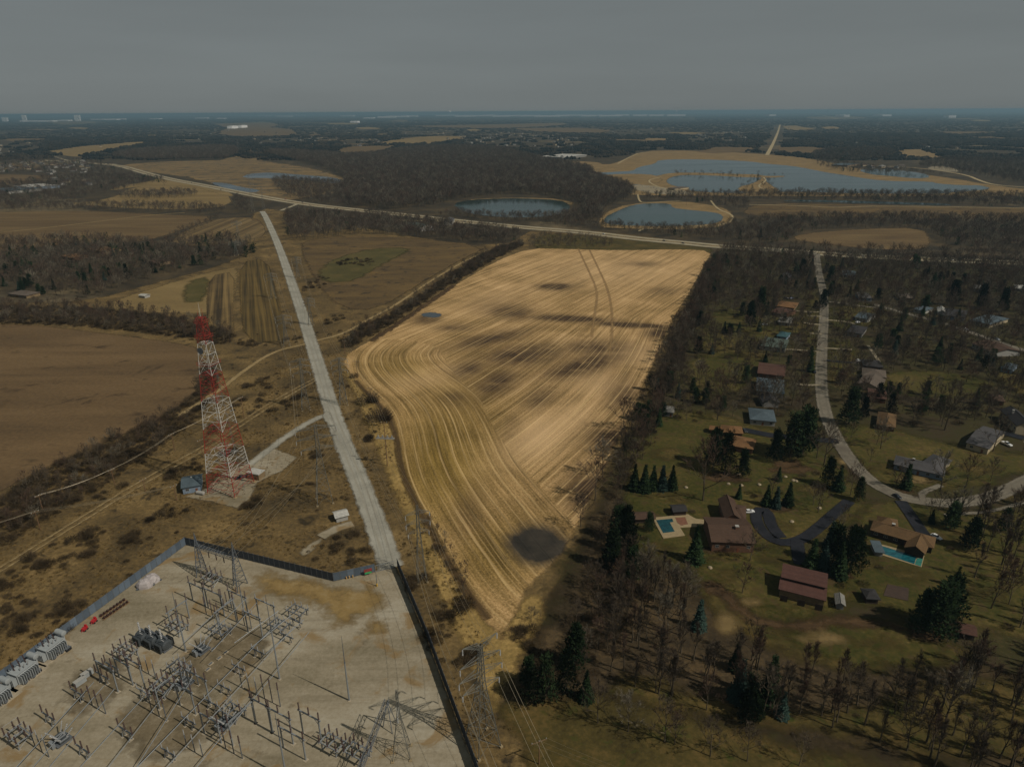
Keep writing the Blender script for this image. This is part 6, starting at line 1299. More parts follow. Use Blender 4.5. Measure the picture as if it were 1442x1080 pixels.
def pylon(u, vb, vt, rz, label, half=3.2, arms=((.72, 7), (.84, 8), (.96, 6)), tw_=.9, name='transmission_tower', rl=.13, group=None, vpeak=False):
    x, y = G(u, vb); H_ = height(u, vb, vt); r = empty(name, (x, y, .1), rz, label=label, category='pylon')
    if group: r['group'] = group
    body = MB(); fs = [0, .18, .34, .47, .58, .68, .76, .84, .92, 1.0]
    wv = lambda f: half*(1-f/.62)+tw_*(f/.62) if f < .62 else tw_*(1-.5*(f-.62)/.38)
    for a, b in zip(fs, fs[1:]): bay(body, sq(wv(a), a*H_), sq(wv(b), b*H_), rl, rl*.5)
    body.build('lattice_body', m_lat, r); ends = []
    for f, L in arms:
        am = MB(); z = f*H_; w = wv(f)
        for s_ in (-1, 1):
            e = Vector((s_*(L), 0, z+(0 if not vpeak or f < .9 else 2.5)))
            for sy in (-1, 1): am.bar((s_*w, sy*w, z), e, rl*.6, n=3); am.bar((s_*w, sy*w, z+1.6), e, rl*.6, n=3); am.bar((s_*w*.5+e.x*.5, sy*w*.5, z), (s_*w, sy*w, z+1.6), rl*.4, n=3)
            am.bar((s_*w*.4+e.x*.6, -w*.4, z), (s_*w*.4+e.x*.6, w*.4, z), rl*.4, n=3); ends.append(e)
        am.build('cross_arm', m_lat, r)
    for e in ends[:]:
        ins = MB(); e2 = e-Vector((0, 0, 2.2)); 
        for q in range(6): ins.lathe((e.x, 0, e.z-.3-q*.32), [(.05, 0), (.2, -.05), (.2, -.12), (.05, -.2)], 6)
        ins.build('insulator_string', m_insg, r)
    R = Matrix.Rotation(rz, 3, 'Z')
    for c in sq(half, 0): MB().box((c.x, c.y, 0.2), (.9, .9, .5)).build('footing', m_deck, r)
    return [Vector((x, y, .1))+R@(e-Vector((0, 0, 2.2))) for e in ends]
def wire(p, q, sag, label, group, r=.045):
    pts = []; n = 14
    for i in range(n+1):
        t = i/n; a = p.lerp(q, t); a.z -= 4*sag*t*(1-t); pts.append(a)
    m_ = MB(); m_.path(pts, r, 3); o = m_.build('power_line', m_wire, label=label, category='wire', group=group)
corr = math.atan2(G(430, 455)[1]-G(541, 770)[1], G(430, 455)[0]-G(541, 770)[0])-PI/2      # corridor heading -> arms run across it
E1 = pylon(457, 706, 598, corr, 'lattice pylon with three wide arms left of the gravel road, nearest the tower compound', 3.6, ((.70, 7.5), (.83, 9), (.95, 9)))
E0 = pylon(680, 1048, 908, corr+.25, 'big pale lattice pylon at the point of the golden grass margin', 3.8, ((.60, 6), (.73, 7), (.86, 6.5), (.97, 5.5)), vpeak=True, rl=.15)
E2 = pylon(431, 577, 505, corr, 'slim lattice pylon standing left of the gravel road above the lane', 2.4, ((.72, 5), (.84, 6), (.95, 6)), .7)
E3 = pylon(484, 570, 504, corr, 'slim lattice pylon standing on the right verge near the field corner', 2.4, ((.72, 4.5), (.84, 5), (.95, 5)), .7)
E4 = pylon(594, 818, 712, corr, 'thin lattice pylon beside the thicket left of the stubble', 1.8, ((.66, 4), (.78, 4.6), (.9, 4.6)), .6, rl=.1)
E5 = pylon(404, 487, 444, corr, 'slim lattice pylon left of the gravel road beside the striped plot', 2.4, ((.72, 5), (.84, 6), (.95, 6)), .7)
E6 = pylon(438, 458, 420, corr, 'slim lattice pylon right of the gravel road near the far track', 2.2, ((.72, 4.5), (.84, 5), (.95, 5)), .7)
E7 = pylon(385, 420, 385, corr, 'distant slim pylon left of the gravel road', 2.4, ((.72, 5), (.84, 6), (.95, 6)), .7)
E8 = pylon(420, 392, 362, corr, 'distant slim pylon right of the gravel road', 2.2, ((.72, 4.5), (.84, 5), (.95, 5)), .7)
E9 = pylon(356.5, 298, 245, corr, 'tall thin pylon at the far end of the gravel road, left', 2.6, ((.72, 7), (.85, 8), (.96, 8)), 1.0)
E10 = pylon(372, 297, 262, corr, 'tall thin pylon at the far end of the gravel road, right', 2.6, ((.72, 7), (.85, 8), (.96, 8)), 1.0)
for i, (u, vb, vt) in enumerate([(336, 213, 197), (240, 203, 190), (246, 203, 190), (283, 201, 191), (318, 202, 193), (333, 360, 340), (335, 330, 312)]): pylon(u, vb, vt, corr, 'faint far pylon standing above the woods beyond the marsh' if i < 5 else 'distant pylon at the edge of the striped fields', 2.5, ((.72, 6), (.85, 7), (.96, 7)), 1.0, group='far pylons' if i < 5 else 'pylons at the striped fields')
def line(Ea, Eb, sag, nm, n=6):
    for a, b in list(zip(Ea, Eb))[:n]: wire(a, b, sag, 'conductor strung between '+nm, 'conductors between '+nm)
line(E1, E2, 5, 'the wide arm pylon and the slim pylon by the lane'); line(E2, E5, 5, 'the slim pylons left of the gravel road'); line(E5, E7, 5, 'the striped plot pylon and the next one'); line(E0, E4, 6, 'the pylon at the grass point and the thin thicket pylon'); line(E4, E3, 6, 'the thin thicket pylon and the field corner pylon'); line(E3, E6, 5, 'the field corner pylon and the far track pylon'); line(E6, E8, 5, 'the far track pylon and the next one')
off = [e+Vector((62, -150, -3)) for e in E0]; line(E0, off, 5, 'the pylon at the grass point and a tower out of view')
GN = [GP(277+i*11, 772+i*1.8, 22) for i in range(6)]; line(E1, GN, 4, 'the wide arm pylon and the yard gantry')
def wpole(u, vb, vt, rz, label, arms=((.97, 1.6),), r=.2, mat=None, group=None):
    x, y = G(u, vb); H_ = height(u, vb, vt); o = empty('utility_pole', (x, y, .1), rz, label=label, category='pole')
    if group: o['group'] = group
    MB().bar((0, 0, -.3), (0, 0, H_), r, r*.6, 8).build('shaft', mat or m_pole, o); tops = []
    for f, L in arms:
        a = MB(); a.box((0, .12, f*H_), (2*L, .16, .22)).build('cross_arm', m_wood, o)
        for s_ in (-1, 0, 1):
            MB().lathe((s_*L*.9, .12, f*H_+.1), [(.06, 0), (.14, .1), (.14, .4), (.05, .5)], 8).build('insulator', m_insg, o); tops.append(Matrix.Translation((x, y, .1))@Matrix.Rotation(rz, 4, 'Z')@Vector((s_*L*.9, .12, f*H_+.6)))
    return tops, o
p1, _ = wpole(57, 746, 721, 1.0, 'wooden pole on the prairie, lowest at left'); p2, _ = wpole(162, 683, 662, 1.0, 'wooden pole beside the thicket, second from the left'); p3, _ = wpole(246, 634, 612, 1.0, 'wooden pole at the thicket left of the red and white tower'); p4, _ = wpole(205, 692, 676, 1.0, 'thin wooden pole below the service track'); p5, _ = wpole(249, 705, 685, 1.0, 'thin wooden pole near the blue grey building'); p6, _ = wpole(286, 642, 620, 1.0, 'wooden pole left behind the red and white tower'); p7, _ = wpole(61, 720, 698, 1.0, 'thin pole standing in the thicket at left'); p8, _ = wpole(344, 590, 560, 1.0, 'slim pole behind the red and white tower')
for a, b, nm in ((p1, p5, 'the lowest pole and the building pole'), (p7, p2, 'the thicket poles'), (p2, p3, 'the thicket poles near the tower'), (p3, p8, 'the tower poles')):
    for q, w in zip(a, b): wire(q, w, 1.2, 'thin wire between '+nm, 'wires between '+nm, .03)
q0 = [v_-Vector((85, 60, 0)) for v_ in p1]
for q, w in zip(q0, p1): wire(q, w, 2, 'thin wire running left out of view from the lowest pole', 'wires to the left of the lowest pole', .03)
# switch pole at the field margin: brown shaft, wide double arm with switches
sp, o = wpole(545.5, 656, 594, -.1, 'brown pole with a wide double arm of grey switches at the field margin', ((.97, 1.6),), .24)
H_ = height(545.5, 656, 594); ar = MB(); ar.box((0, -.5, H_*.63), (9.6, .3, .45)); ar.box((0, .5, H_*.63), (9.6, .3, .45)); ar.build('switch_beam', m_trim, o)
for s_ in (-3.6, -1.2, 1.2, 3.6): MB().box((s_, 0, H_*.63+.6), (1.0, .5, .9)).lathe((s_, 0, H_*.63+.9), [(.1, 0), (.22, .1), (.22, .9), (.08, 1.0)], 8).build('switch', m_insg, o)
f1, _ = wpole(503.5, 529, 509, -.2, 'wooden pole with crossarm at the top left of the field', ((.98, 2.2),)); f2, _ = wpole(522, 560, 547, -.2, 'wooden pole beside the round bush at the field edge', ((.97, 1.8),)); f3, _ = wpole(486, 498, 480, -.2, 'wooden pole at the corner of the hedgerow')
for a, b in ((f3, f1), (f1, f2), (f2, sp)):
    for q, w in zip(a, b): wire(q, w, .8, 'thin wire along the left edge of the harvested field', 'wires along the left edge of the field', .03)
wp, _ = wpole(759, 1076, 1044, .4, 'wooden pole with crossarm on the dead grass at the bottom edge', ((.97, 2.4),)); 
tg = [Vector((*G(1050, 1180), 10))+Vector((i, 0, 0)) for i in range(3)]
for q, w in zip(wp, tg): wire(q, w, 2, 'thin wire from the bottom edge pole towards the right', 'wires at the bottom edge', .03)
for i, (u, vb, vt) in enumerate([(1246, 623, 600), (1439, 640, 622), (1140, 300, 284), (966, 290, 268)]): wpole(u, vb, vt, .3, ['utility pole behind the wide bare tree at the street', 'pale pole at the right edge by the black drive', 'pole in the prairie by the lake', 'thin pole between the lake and the pond'][i])

# ------------------------------------------------------------------ substation
pa = Vector(G(182, 1019, 6)); pb = Vector(G(257, 960, 6)); ANG = math.atan2(pb.y-pa.y, pb.x-pa.x)           # bus direction
DX = Vector((math.cos(ANG), math.sin(ANG), 0)); DY = Vector((-math.sin(ANG), math.cos(ANG), 0))
m_panel = simple('blue_grey_fence_panel', D(80, 90, 100), .6, .3, .1, .15, .4, .28)
m_paneld = simple('dark_fence_panel', D(52, 57, 64), .6, .3, .1, .12, .4)
m_conc = simple('concrete_footing', D(128, 118, 100), .9)
def fence(pts, label, mat, hgt=4.0, step=2.5):
    W = [Vector((*G(*p), 0)) for p in pts]; r = empty('substation_fence', (W[0].x, W[0].y, .1), 0, label=label, category='fence'); o0 = W[0].copy()
    pc = [None]; n = 0
    me_post = MB().box((0, 0, hgt/2+.1), (.2, .2, hgt+.3)).mesh('fence_post'); mp_ = MB(); L = step-.22; mp_.box((0, 0, hgt/2+.15), (L, .06, hgt-.3))
    for i in range(6): mp_.box((-L/2+L*(i+.5)/6, 0, hgt/2+.15), (.1, .14, hgt-.3))
    me_pan = mp_.mesh('fence_panel')
    for a, b in zip(W, W[1:]):
        d = b-a; k_ = max(1, int(d.length/step)); rz = math.atan2(d.y, d.x)
        for i in range(k_):
            u, v_ = proj(*(a+d*(i/k_)).xy) if (a+d*(i/k_)).y > 40 else (0, 2000)
            if v_ > 1200 or u < -150: continue
            c = a+d*((i+.5)/k_)-o0; p_ = a+d*(i/k_)-o0
            o = link('fence_panel', me_pan, mat, r); o.location = (c.x, c.y, 0); o.rotation_euler = (0, 0, rz); o.scale = (d.length/k_/step, 1, 1)
            o = link('fence_post', me_post, m_metald, r); o.location = (p_.x, p_.y, 0); o.rotation_euler = (0, 0, rz); n += 1
    p_ = W[-1]-o0; o = link('fence_post', me_post, m_metald, r); o.location = (p_.x, p_.y, 0)
    return r
fence([(-140, 1068), (0, 962), (262, 768)], 'pale blue grey panel fence along the left side of the substation yard', m_panel)
fence([(262, 768), (470, 819)], 'dark panel fence along the back of the substation yard', m_paneld)
fence([(470, 819), (528, 806)], 'short panel fence between the back fence corner and the gate', m_panel)
fence([(560, 800), (604, 905), (668, 1078), (700, 1170)], 'dark panel fence along the right side of the substation yard', m_paneld, 4.4)
g = empty('sliding_gate', (*G(542, 803), .15), math.atan2(G(557, 799)[1]-G(529, 806)[1], G(557, 799)[0]-G(529, 806)[0]), label='grey steel sliding gate across the yard entrance', category='gate')
gl = (Vector(G(557, 799))-Vector(G(529, 806))).length
MB().box((0, 0, 3.2), (gl, .12, .14)).box((0, 0, .3), (gl, .12, .14)).build('rail', m_metal, g)
mb_ = MB().box((0, 0, 1.75), (.09, .07, 2.8)).mesh('gate_bar')
for i in range(int(gl/.8)): o = link('gate_bar', mb_, m_metal, g); o.location = (-gl/2+.4+i*.8, 0, 0)
s_ = empty('gate_sign', (*G(519, 811), .15), g.rotation_euler.z, label='red and green notice board beside the gate', category='sign'); MB().box((0, 0, 2.6), (3.2, .1, 1.4)).build('board', simple('red_sign', D(110, 50, 46), .6), s_); MB().box((0, -.07, 1.5), (2.6, .1, .8)).build('lower_board', simple('green_sign', D(50, 130, 80), .6), s_)
for q in (-1.5, 1.5): MB().bar((q, .1, 0), (q, .1, 3.3), .06).build('post', m_metald, s_)
b_ = empty('warning_post', (*G(531, 826), .15), 0, label='yellow post standing just inside the gate', category='post'); MB().bar((0, 0, 0), (0, 0, 5.5), .12, n=6).build('shaft', m_metald, b_); MB().lathe((0, 0, 0), [(.3, 0), (.3, 1.3), (.2, 1.4)], 8).build('guard', simple('yellow_paint', D(160, 126, 40), .6), b_)
for i, (u, v) in enumerate([(488, 816), (492, 815), (497, 814)]): 
    o = MB().lathe((0, 0, 0), [(.25, 0), (.25, 1.2), (.15, 1.3)], 8).build('bollard', simple('ochre_paint', D(150, 116, 60), .7), label='ochre bollard inside the fence left of the gate', category='bollard', group='bollards left of the gate'); o.location = (*G(u, v), .15)
    MB().lathe((0, 0, .8), [(.26, 0), (.26, .2)], 8).build('band', m_trim, o)

def insulator(h=2.2, r=.2, n=9, k=6):
    m_ = MB(); m_.lathe((0, 0, 0), [(r*.55, 0), (r*.5, h)], 6)
    for i in range(k): m_.lathe((0, 0, h*(i+.4)/k), [(r*.5, 0), (r, -.02), (r*.6, .1)], 8)
    return m_.mesh('insulator')
INS = {'b': (insulator(2.9, .26), m_insul), 'g': (insulator(1.9, .17), m_insg), 'B': (insulator(3.2, .26), m_insul)}
ANM = {'n': 0}
def sub(u, v, name, label, cat, rz=0.0, group=None):
    r = empty(name, (*G(u, v), .2), ANG+rz, label=label, category=cat)
    if group: r['group'] = group
    return r
def ins_at(r, x, y, z, kd='b', tilt=(0, 0)):
    me_, mt = INS[kd]; o = link('insulator', me_, mt, r); o.location = (x, y, z); o.rotation_euler = (tilt[0], tilt[1], 0); return o
def bus_stand(u, v, label, h=3.2, span=3.2, kd='b', legs=1.6, grp=None, dark=False):
    r = sub(u, v, 'bus_support', label, 'bus support', group=grp); mt = m_metald if dark else m_metal
    MB().box((0, 0, h), (.35, span*2+.8, .3)).build('beam', mt, r)
    for s_ in (-1, 1):
        MB().bar((.5, s_*legs, 0), (0, s_*legs, h-.1), .12).bar((-.5, s_*legs, 0), (0, s_*legs, h-.1), .12).bar((.25, s_*legs, h*.5), (-.25, s_*legs, h*.5), .07).build('leg', mt, r)
        MB().box((0, s_*legs, .02), (1.6, .9, .3)).build('footing', m_conc, r)
    for s_ in (-1, 0, 1): ins_at(r, 0, s_*span, h+.15, kd)
    return r
def switch(u, v, label, h=3.0, kd='b', L=5.0, grp=None, legs=True, mt=None):
    r = sub(u, v, 'disconnect_switch', label, 'disconnect switch', group=grp); mt = mt or m_metal
    for s_ in (-1, 0, 1):
        y = s_*3.1
        MB().box((0, y, h), (L, .35, .22)).build('base_channel', mt, r)
        for x in (-L*.42, L*.42, L*.1): ins_at(r, x, y, h+.1, kd)
        zt = h+(3.0 if kd != 'g' else 2.0)
        MB().bar((-L*.42, y, zt), (L*.42, y, zt+.05), .045).build('switch_blade', m_metald, r)
    fr = MB(); 
    for x in (-L*.36, L*.36): fr.box((x, 0, h-.25), (.3, 7.4, .25))
    fr.build('frame', mt, r)
    if legs:
        for x in (-L*.36, L*.36):
            for y in (-2.6, 2.6): MB().box((x, y, h/2-.2), (.28, .28, h-.2)).build('leg', mt, r); MB().box((x, y, .02), (.9, .9, .25)).build('footing', m_conc, r)
        MB().bar((-L*.36, -2.6, .4), (L*.36, -2.6, h-.4), .07).bar((-L*.36, 2.6, .4), (L*.36, 2.6, h-.4), .07).build('brace', mt, r)
    MB().bar((L*.36, -3.4, .3), (L*.36, -3.4, h), .05).build('operating_rod', mt, r)
    return r
def portal(u, v, label, h=8.5, span=4.2, kd='b', rz=0.0, grp=None):
    """two tall columns carrying a beam with three upright insulators"""
    r = sub(u, v, 'bus_portal', label, 'bus portal', rz, grp)
    for s_ in (-1, 1):
        MB().box((0, s_*span, h/2), (.34, .34, h)).build('column', m_metal, r); MB().box((0, s_*span, .02), (1.3, 1.3, .3)).build('footing', m_conc, r)
    MB().box((0, 0, h+.12), (.34, span*2+1.6, .3)).bar((0, -span+.2, h-1.6), (0, -span+1.8, h), .08).bar((0, span-.2, h-1.6), (0, span-1.8, h), .08).build('beam', m_metal, r)
    for s_ in (-1, 0, 1): ins_at(r, 0, s_*span*1.05, h+.25, kd)
    return r
def mast(u, vb, vt, label):
    x, y = G(u, vb); H_ = height(u, vb, vt); r = empty('lightning_mast', (x, y, .2), 0, label=label, category='mast')
    MB().bar((0, 0, 0), (0, 0, H_*.6), .3, .19, 8).build('lower_shaft', m_metal, r); MB().bar((0, 0, H_*.6), (0, 0, H_), .15, .05, 8).build('upper_shaft', m_metald, r)
    MB().lathe((0, 0, 0), [(.6, 0), (.6, .25), (.35, .3)], 10).build('base_flange', m_conc, r); MB().lathe((0, 0, H_*.6-.1), [(.26, 0), (.26, .25)], 8).build('collar', m_metald, r)
mast(492, 987, 896, 'tall lightning mast standing alone on open gravel')
mast(394, 957, 838, 'tall lightning mast between the grey switches, right of centre')
mast(262, 918, 833, 'lightning mast beside the dark transformers')
mast(404, 1098, 1003, 'lightning mast at the bottom edge of the yard')
mast(345, 868, 810, 'lightning mast below the back gantry')
BS = [(147, 962, 'leftmost bus support with three brown insulators, beside the white cabinets'), (112, 986, 'bus support with brown insulators below the white cabinets'), (72, 1020, 'bus support with brown insulators near the lower left corner'), (160, 948, 'bus support beside the tall portal, upper left'),
      (205, 985, 'low bus support with dark capped insulators in mid yard'), (120, 1066, 'bus support with brown insulators at the bottom left edge'), (180, 1040, 'bus support at the foot of the parallel tubes')]
for i, (u, v, l) in enumerate(BS): bus_stand(u, v, l, kd='b' if i != 4 else 'g')
GS = [(365, 927, 'grey bus support nearest the alone mast'), (338, 950, 'grey bus support left of the tall mast'), (318, 978, 'grey bus support below the tall mast'), (300, 1000, 'grey bus support in the lower middle of the yard'), (268, 1025, 'grey bus support low in the yard'), (240, 1070, 'grey bus support at the bottom edge'), (405, 905, 'grey bus support by the ochre stain'), (418, 884, 'grey bus support at the far right of the equipment')]
for u, v, l in GS: bus_stand(u, v, l, 3.0, 2.8, 'g', dark=True)
SW = [(252, 890, 'b', 'disconnect switch with brown insulators right of the dark transformers'), (180, 925, 'b', 'disconnect switch with paired brown insulators below the dark transformers'), (30, 1045, 'b', 'disconnect switch with brown insulators in the lower left corner'), (300, 822, 'b', 'disconnect switch below the left gantry tower'), (312, 895, 'g', 'grey disconnect switch beside the bushing cluster'), (255, 948, 'g', 'pale grey disconnect switch in the centre of the yard'), (420, 868, 'g', 'grey disconnect switch at the upper right of the equipment'), (395, 888, 'g', 'grey disconnect switch just below the upper right one'), (330, 1010, 'g', 'grey disconnect switch low in the yard'), (505, 1068, 'b', 'brown disconnect switch at the bottom edge beside the lattice tower'), (232, 975, 'b', 'brown disconnect switch left of the centre'), (470, 1055, 'b', 'brown disconnect switch at the bottom edge, left of the lattice tower')]
for u, v, kd, l in SW: switch(u, v, l, kd=kd, mt=m_metald if kd == 'g' else m_metal)
PO = [(178, 960, 'b', 'tall portal with brown insulators left of the parallel tubes'), (155, 968, 'b', 'portal with brown insulators beside the white cabinets'), (195, 965, 'b', 'portal right of the tall one, mid left'), (243, 985, 'b', 'tall portal in the centre of the yard'), (265, 1000, 'b', 'portal right of the central one'), (283, 985, 'b', 'portal right of the pale switch'), (281, 850, 'b', 'portal below the back gantry, left'), (305, 862, 'b', 'portal below the back gantry, middle'), (322, 885, 'b', 'portal beside the tall columns, right'), (338, 862, 'b', 'portal below the back gantry, right'), (360, 895, 'g', 'portal with grey insulators and steep beam'), (378, 880, 'g', 'portal with grey insulators beside the steep one'), (300, 1040, 'b', 'portal low in the yard, left'), (345, 1035, 'b', 'portal low in the yard, middle'), (372, 1025, 'b', 'portal low in the yard, right of middle'), (415, 1062, 'b', 'portal at the bottom edge left of the brown switches'), (440, 1040, 'b', 'lone portal on open gravel at the bottom'), (398, 1040, 'b', 'portal next to the bottom edge mast'), (255, 880, 'b', 'portal beside the mast at the dark transformers')]
for i, (u, v, kd, l) in enumerate(PO): portal(u, v, l, 8.0+(i % 3)*.9, 3.6+(i % 2)*.7, kd, rz=(0, PI/2)[i % 5 == 3])
PS = [(140, 1000, 'left'), (210, 950, 'left of centre'), (225, 1010, 'lower left'), (270, 960, 'centre'), (322, 862, 'upper middle'), (345, 882, 'upper right'), (300, 870, 'upper middle left'), (352, 975, 'right of centre'), (384, 990, 'lower right'), (275, 1060, 'bottom middle'), (330, 1062, 'bottom right'), (60, 1060, 'bottom left')]
for i, (u, v, w_) in enumerate(PS):
    r = sub(u, v, 'post_row', 'row of single steel posts topped with dark insulators, '+w_+' of the yard', 'post row')
    for s_ in (-1, 0, 1):
        MB().bar((0, s_*3.4, 0), (0, s_*3.4, 5.2+(i % 3)*.9), .15, n=6).build('post', m_metald, r); MB().box((0, s_*3.4, .05), (.9, .9, .3)).build('footing', m_conc, r); ins_at(r, 0, s_*3.4, 5.2+(i % 3)*.9, 'b' if i % 2 == 0 else 'g')
# aluminium bus tubes running the length of the yard
def tube(p, q, z, label, grp, r=.11):
    A_ = GP(*p, z); B_ = GP(*q, z); m_ = MB(); m_.bar(A_, B_, r, n=6); m_.build('bus_tube', m_metal, label=label, category='bus tube', group=grp)
for i in range(3):
    k_ = i*16; tube((20+k_*1.3, 1083+k_*.2), (132+k_*.9, 960+i*5), 5.6, 'long aluminium bus tube at the left of the yard', 'left bus tubes')
    tube((110+i*40, 1083), (235+i*16, 945+i*8), 5.6, 'long aluminium bus tube through the middle of the yard', 'middle bus tubes')
    tube((190+i*42, 1083), (395+i*20, 872+i*9), 5.2, 'long aluminium bus tube at the right of the equipment', 'right bus tubes')
    tube((330+i*22, 905+i*8), (392+i*18, 860+i*6), 8.4, 'short upper bus tube below the ochre stain', 'upper bus tubes')
    tube((258+i*20, 905+i*6), (330+i*16, 838+i*5), 8.6, 'high bus tube towards the back gantry', 'back bus tubes')
# back gantry: two lattice A towers and a lattice beam with hanging insulators
gn = empty('line_gantry', (*G(300, 818), .2), 0, label='steel gantry with two lattice towers near the back fence', category='gantry')
def loc(u, v, z=0): x, y = G(u, v, z); return Vector((x, y, z))-Vector((*G(300, 818), 0))
def atower(f1, f2, f3, vt, ut):
    a, b, c = loc(*f1), loc(*f2), loc(*f3); m_ = (a+b+c)/3; d = ray(ut, vt); y = (m_+Vector((*G(300, 818), 0))).y; tz = CAMH+d.z*(y/d.y); tp = Vector((m_.x, m_.y, tz)); q = MB()
    for p in (a, b, c): q.bar(p, tp, .22, .14)
    for k_ in range(1, 9):
        t = k_/9.0; t2 = (k_+1)/9.0
        for p, r_2 in ((a, b), (b, c), (c, a)): q.bar(p.lerp(tp, t), r_2.lerp(tp, t), .09, n=3); q.bar(p.lerp(tp, t), r_2.lerp(tp, min(t2, 1)), .08, n=3)
    q.build('lattice_tower', m_metald, gn); return tp
t1 = atower((277, 814), (295, 812), (283, 800), 751, 273); t2 = atower((329, 825), (349, 822), (335, 835), 764, 331)
bm = MB(); zb = min(t1.z, t2.z)*.66; A_ = Vector((t1.x, t1.y, zb)); B_ = Vector((t2.x, t2.y, zb)); nb = 14; pr = None
sd_ = (B_-A_).normalized().cross(Vector((0, 0, 1)))*.6
for k_ in range(nb+1):
    c = A_.lerp(B_, k_/nb); cur = [c+sd_, c-sd_, c+Vector((0, 0, 1.3))+sd_, c+Vector((0, 0, 1.3))-sd_]
    for i, j in ((0, 1), (2, 3), (0, 2), (1, 3)): bm.bar(cur[i], cur[j], .07, n=3)
    if pr:
        for i in range(4): bm.bar(pr[i], cur[i], .11, n=4)
        for i, j in ((0, 2), (1, 3), (0, 1), (2, 3)): bm.bar(pr[i], cur[j], .06, n=3)
    pr = cur
bm.build('lattice_beam', m_metald, gn)
for t in (.3, .5, .7):
    c = A_.lerp(B_, t); q = MB(); [q.lathe((c.x, c.y, c.z-.4-i*.35), [(.05, 0), (.22, -.05), (.22, -.15), (.05, -.25)], 8) for i in range(8)]; q.build('hanging_insulator', m_insul, gn)
# lattice dead-end tower at the bottom edge
LT = pylon(566, 1062, 972, ANG+.6, 'dark lattice dead end tower at the bottom edge of the yard', 2.5, ((.7, 2.4),), .4, rl=.1, name='dead_end_tower')
gn2 = empty('line_gantry', (*G(530, 1075), .2), ANG+.35, label='dark lattice beam gantry leaning into the bottom edge lattice tower', category='gantry')
q = MB()
for k_ in range(12):
    a0 = sq(.7, 0); x0 = -12+k_*2; x1 = x0+2; zz = 10
    P4 = lambda x: [Vector((x, -.6, zz)), Vector((x, .6, zz)), Vector((x, -.6, zz+1.3)), Vector((x, .6, zz+1.3))]
    for i in range(4): q.bar(P4(x0)[i], P4(x1)[i], .1)
    for i, j in ((0, 3), (1, 2), (0, 2), (1, 3)): q.bar(P4(x0)[i], P4(x1)[j], .06, n=3)
q.build('lattice_beam', m_metald, gn2)
for x in (-12, 12):
    MB().bar((x-2, -1.5, 0), (x, 0, 10.5), .14).bar((x+2, -1.5, 0), (x, 0, 10.5), .14).bar((x, 2, 0), (x, 0, 10.5), .14).bar((x-1, -.8, 7), (x+1, -.8, 7), .1).build('column', m_metald, gn2)
# dark transformers
m_tank = simple('dark_grey_tank', D(56, 60, 62), .5, .4, .1, .15, .6)
for i, (u, v) in enumerate([(203, 904), (218, 908), (233, 914)]):
    r = sub(u, v, 'transformer', ['left', 'middle', 'right'][i]+' one of the three dark tank transformers with upright bushings', 'transformer', 0, None)
    MB().lathe((0, -2, 2.4), [(1.2, 0), (1.9, .3), (1.9, 3.7), (1.2, 4)], 14, (0, 1, 0)).build('tank', m_tank, r)
    MB().box((0, 0, .45), (3.4, 3.6, .8)).build('plinth', m_metald, r)
    for s_ in (-1, 1):
        fin = MB(); [fin.box((s_*2.3, -1.5+j*.5, 2.2), (.7, .12, 3)) for j in range(7)]; fin.build('radiator', m_tank, r)
    MB().lathe((.6, -1.2, 4.6), [(.4, 0), (.4, 2.4)], 10, (0, 1, 0)).build('conservator', m_metald, r)
    o = link('bushing', INS['B'][0], m_insg if i < 2 else m_insul, r); o.location = (0, .8, 4.2); o.scale = (1.5, 1.5, 1.25); o = link('bushing', INS['g'][0], m_insg, r); o.location = (-.5, -1.2, 4.0); o.rotation_euler = (0, -.5, 0)
def cluster(u, v, label):
    r = sub(u, v, 'circuit_breaker', label, 'circuit breaker'); MB().box((0, 0, .8), (4.4, 3.6, .4)).box((0, 0, .3), (3.8, 3, .6)).build('frame', m_metald, r); MB().box((-2.6, 0, 1.5), (.9, 1.8, 2)).build('control_cabinet', m_metal, r)
    for j in (-1, 0, 1):
        MB().lathe((-1.4, j*1.5, 1.7), [(.4, 0), (.55, .1), (.55, 2.7), (.4, 2.8)], 10, (1, 0, 0)).build('tank', m_tank, r)
        for s_ in (-1, 1): o = link('bushing', INS['B'][0], INS['B'][1], r); o.location = (s_*.9, j*1.5, 2.1); o.rotation_euler = (-j*.35, s_*.55, 0)
cluster(285, 918, 'circuit breaker with brown bushings spread like fingers'); cluster(262, 965, 'circuit breaker in the middle of the yard'); cluster(318, 1022, 'circuit breaker low in the yard'); cluster(88, 1045, 'circuit breaker near the lower left corner')
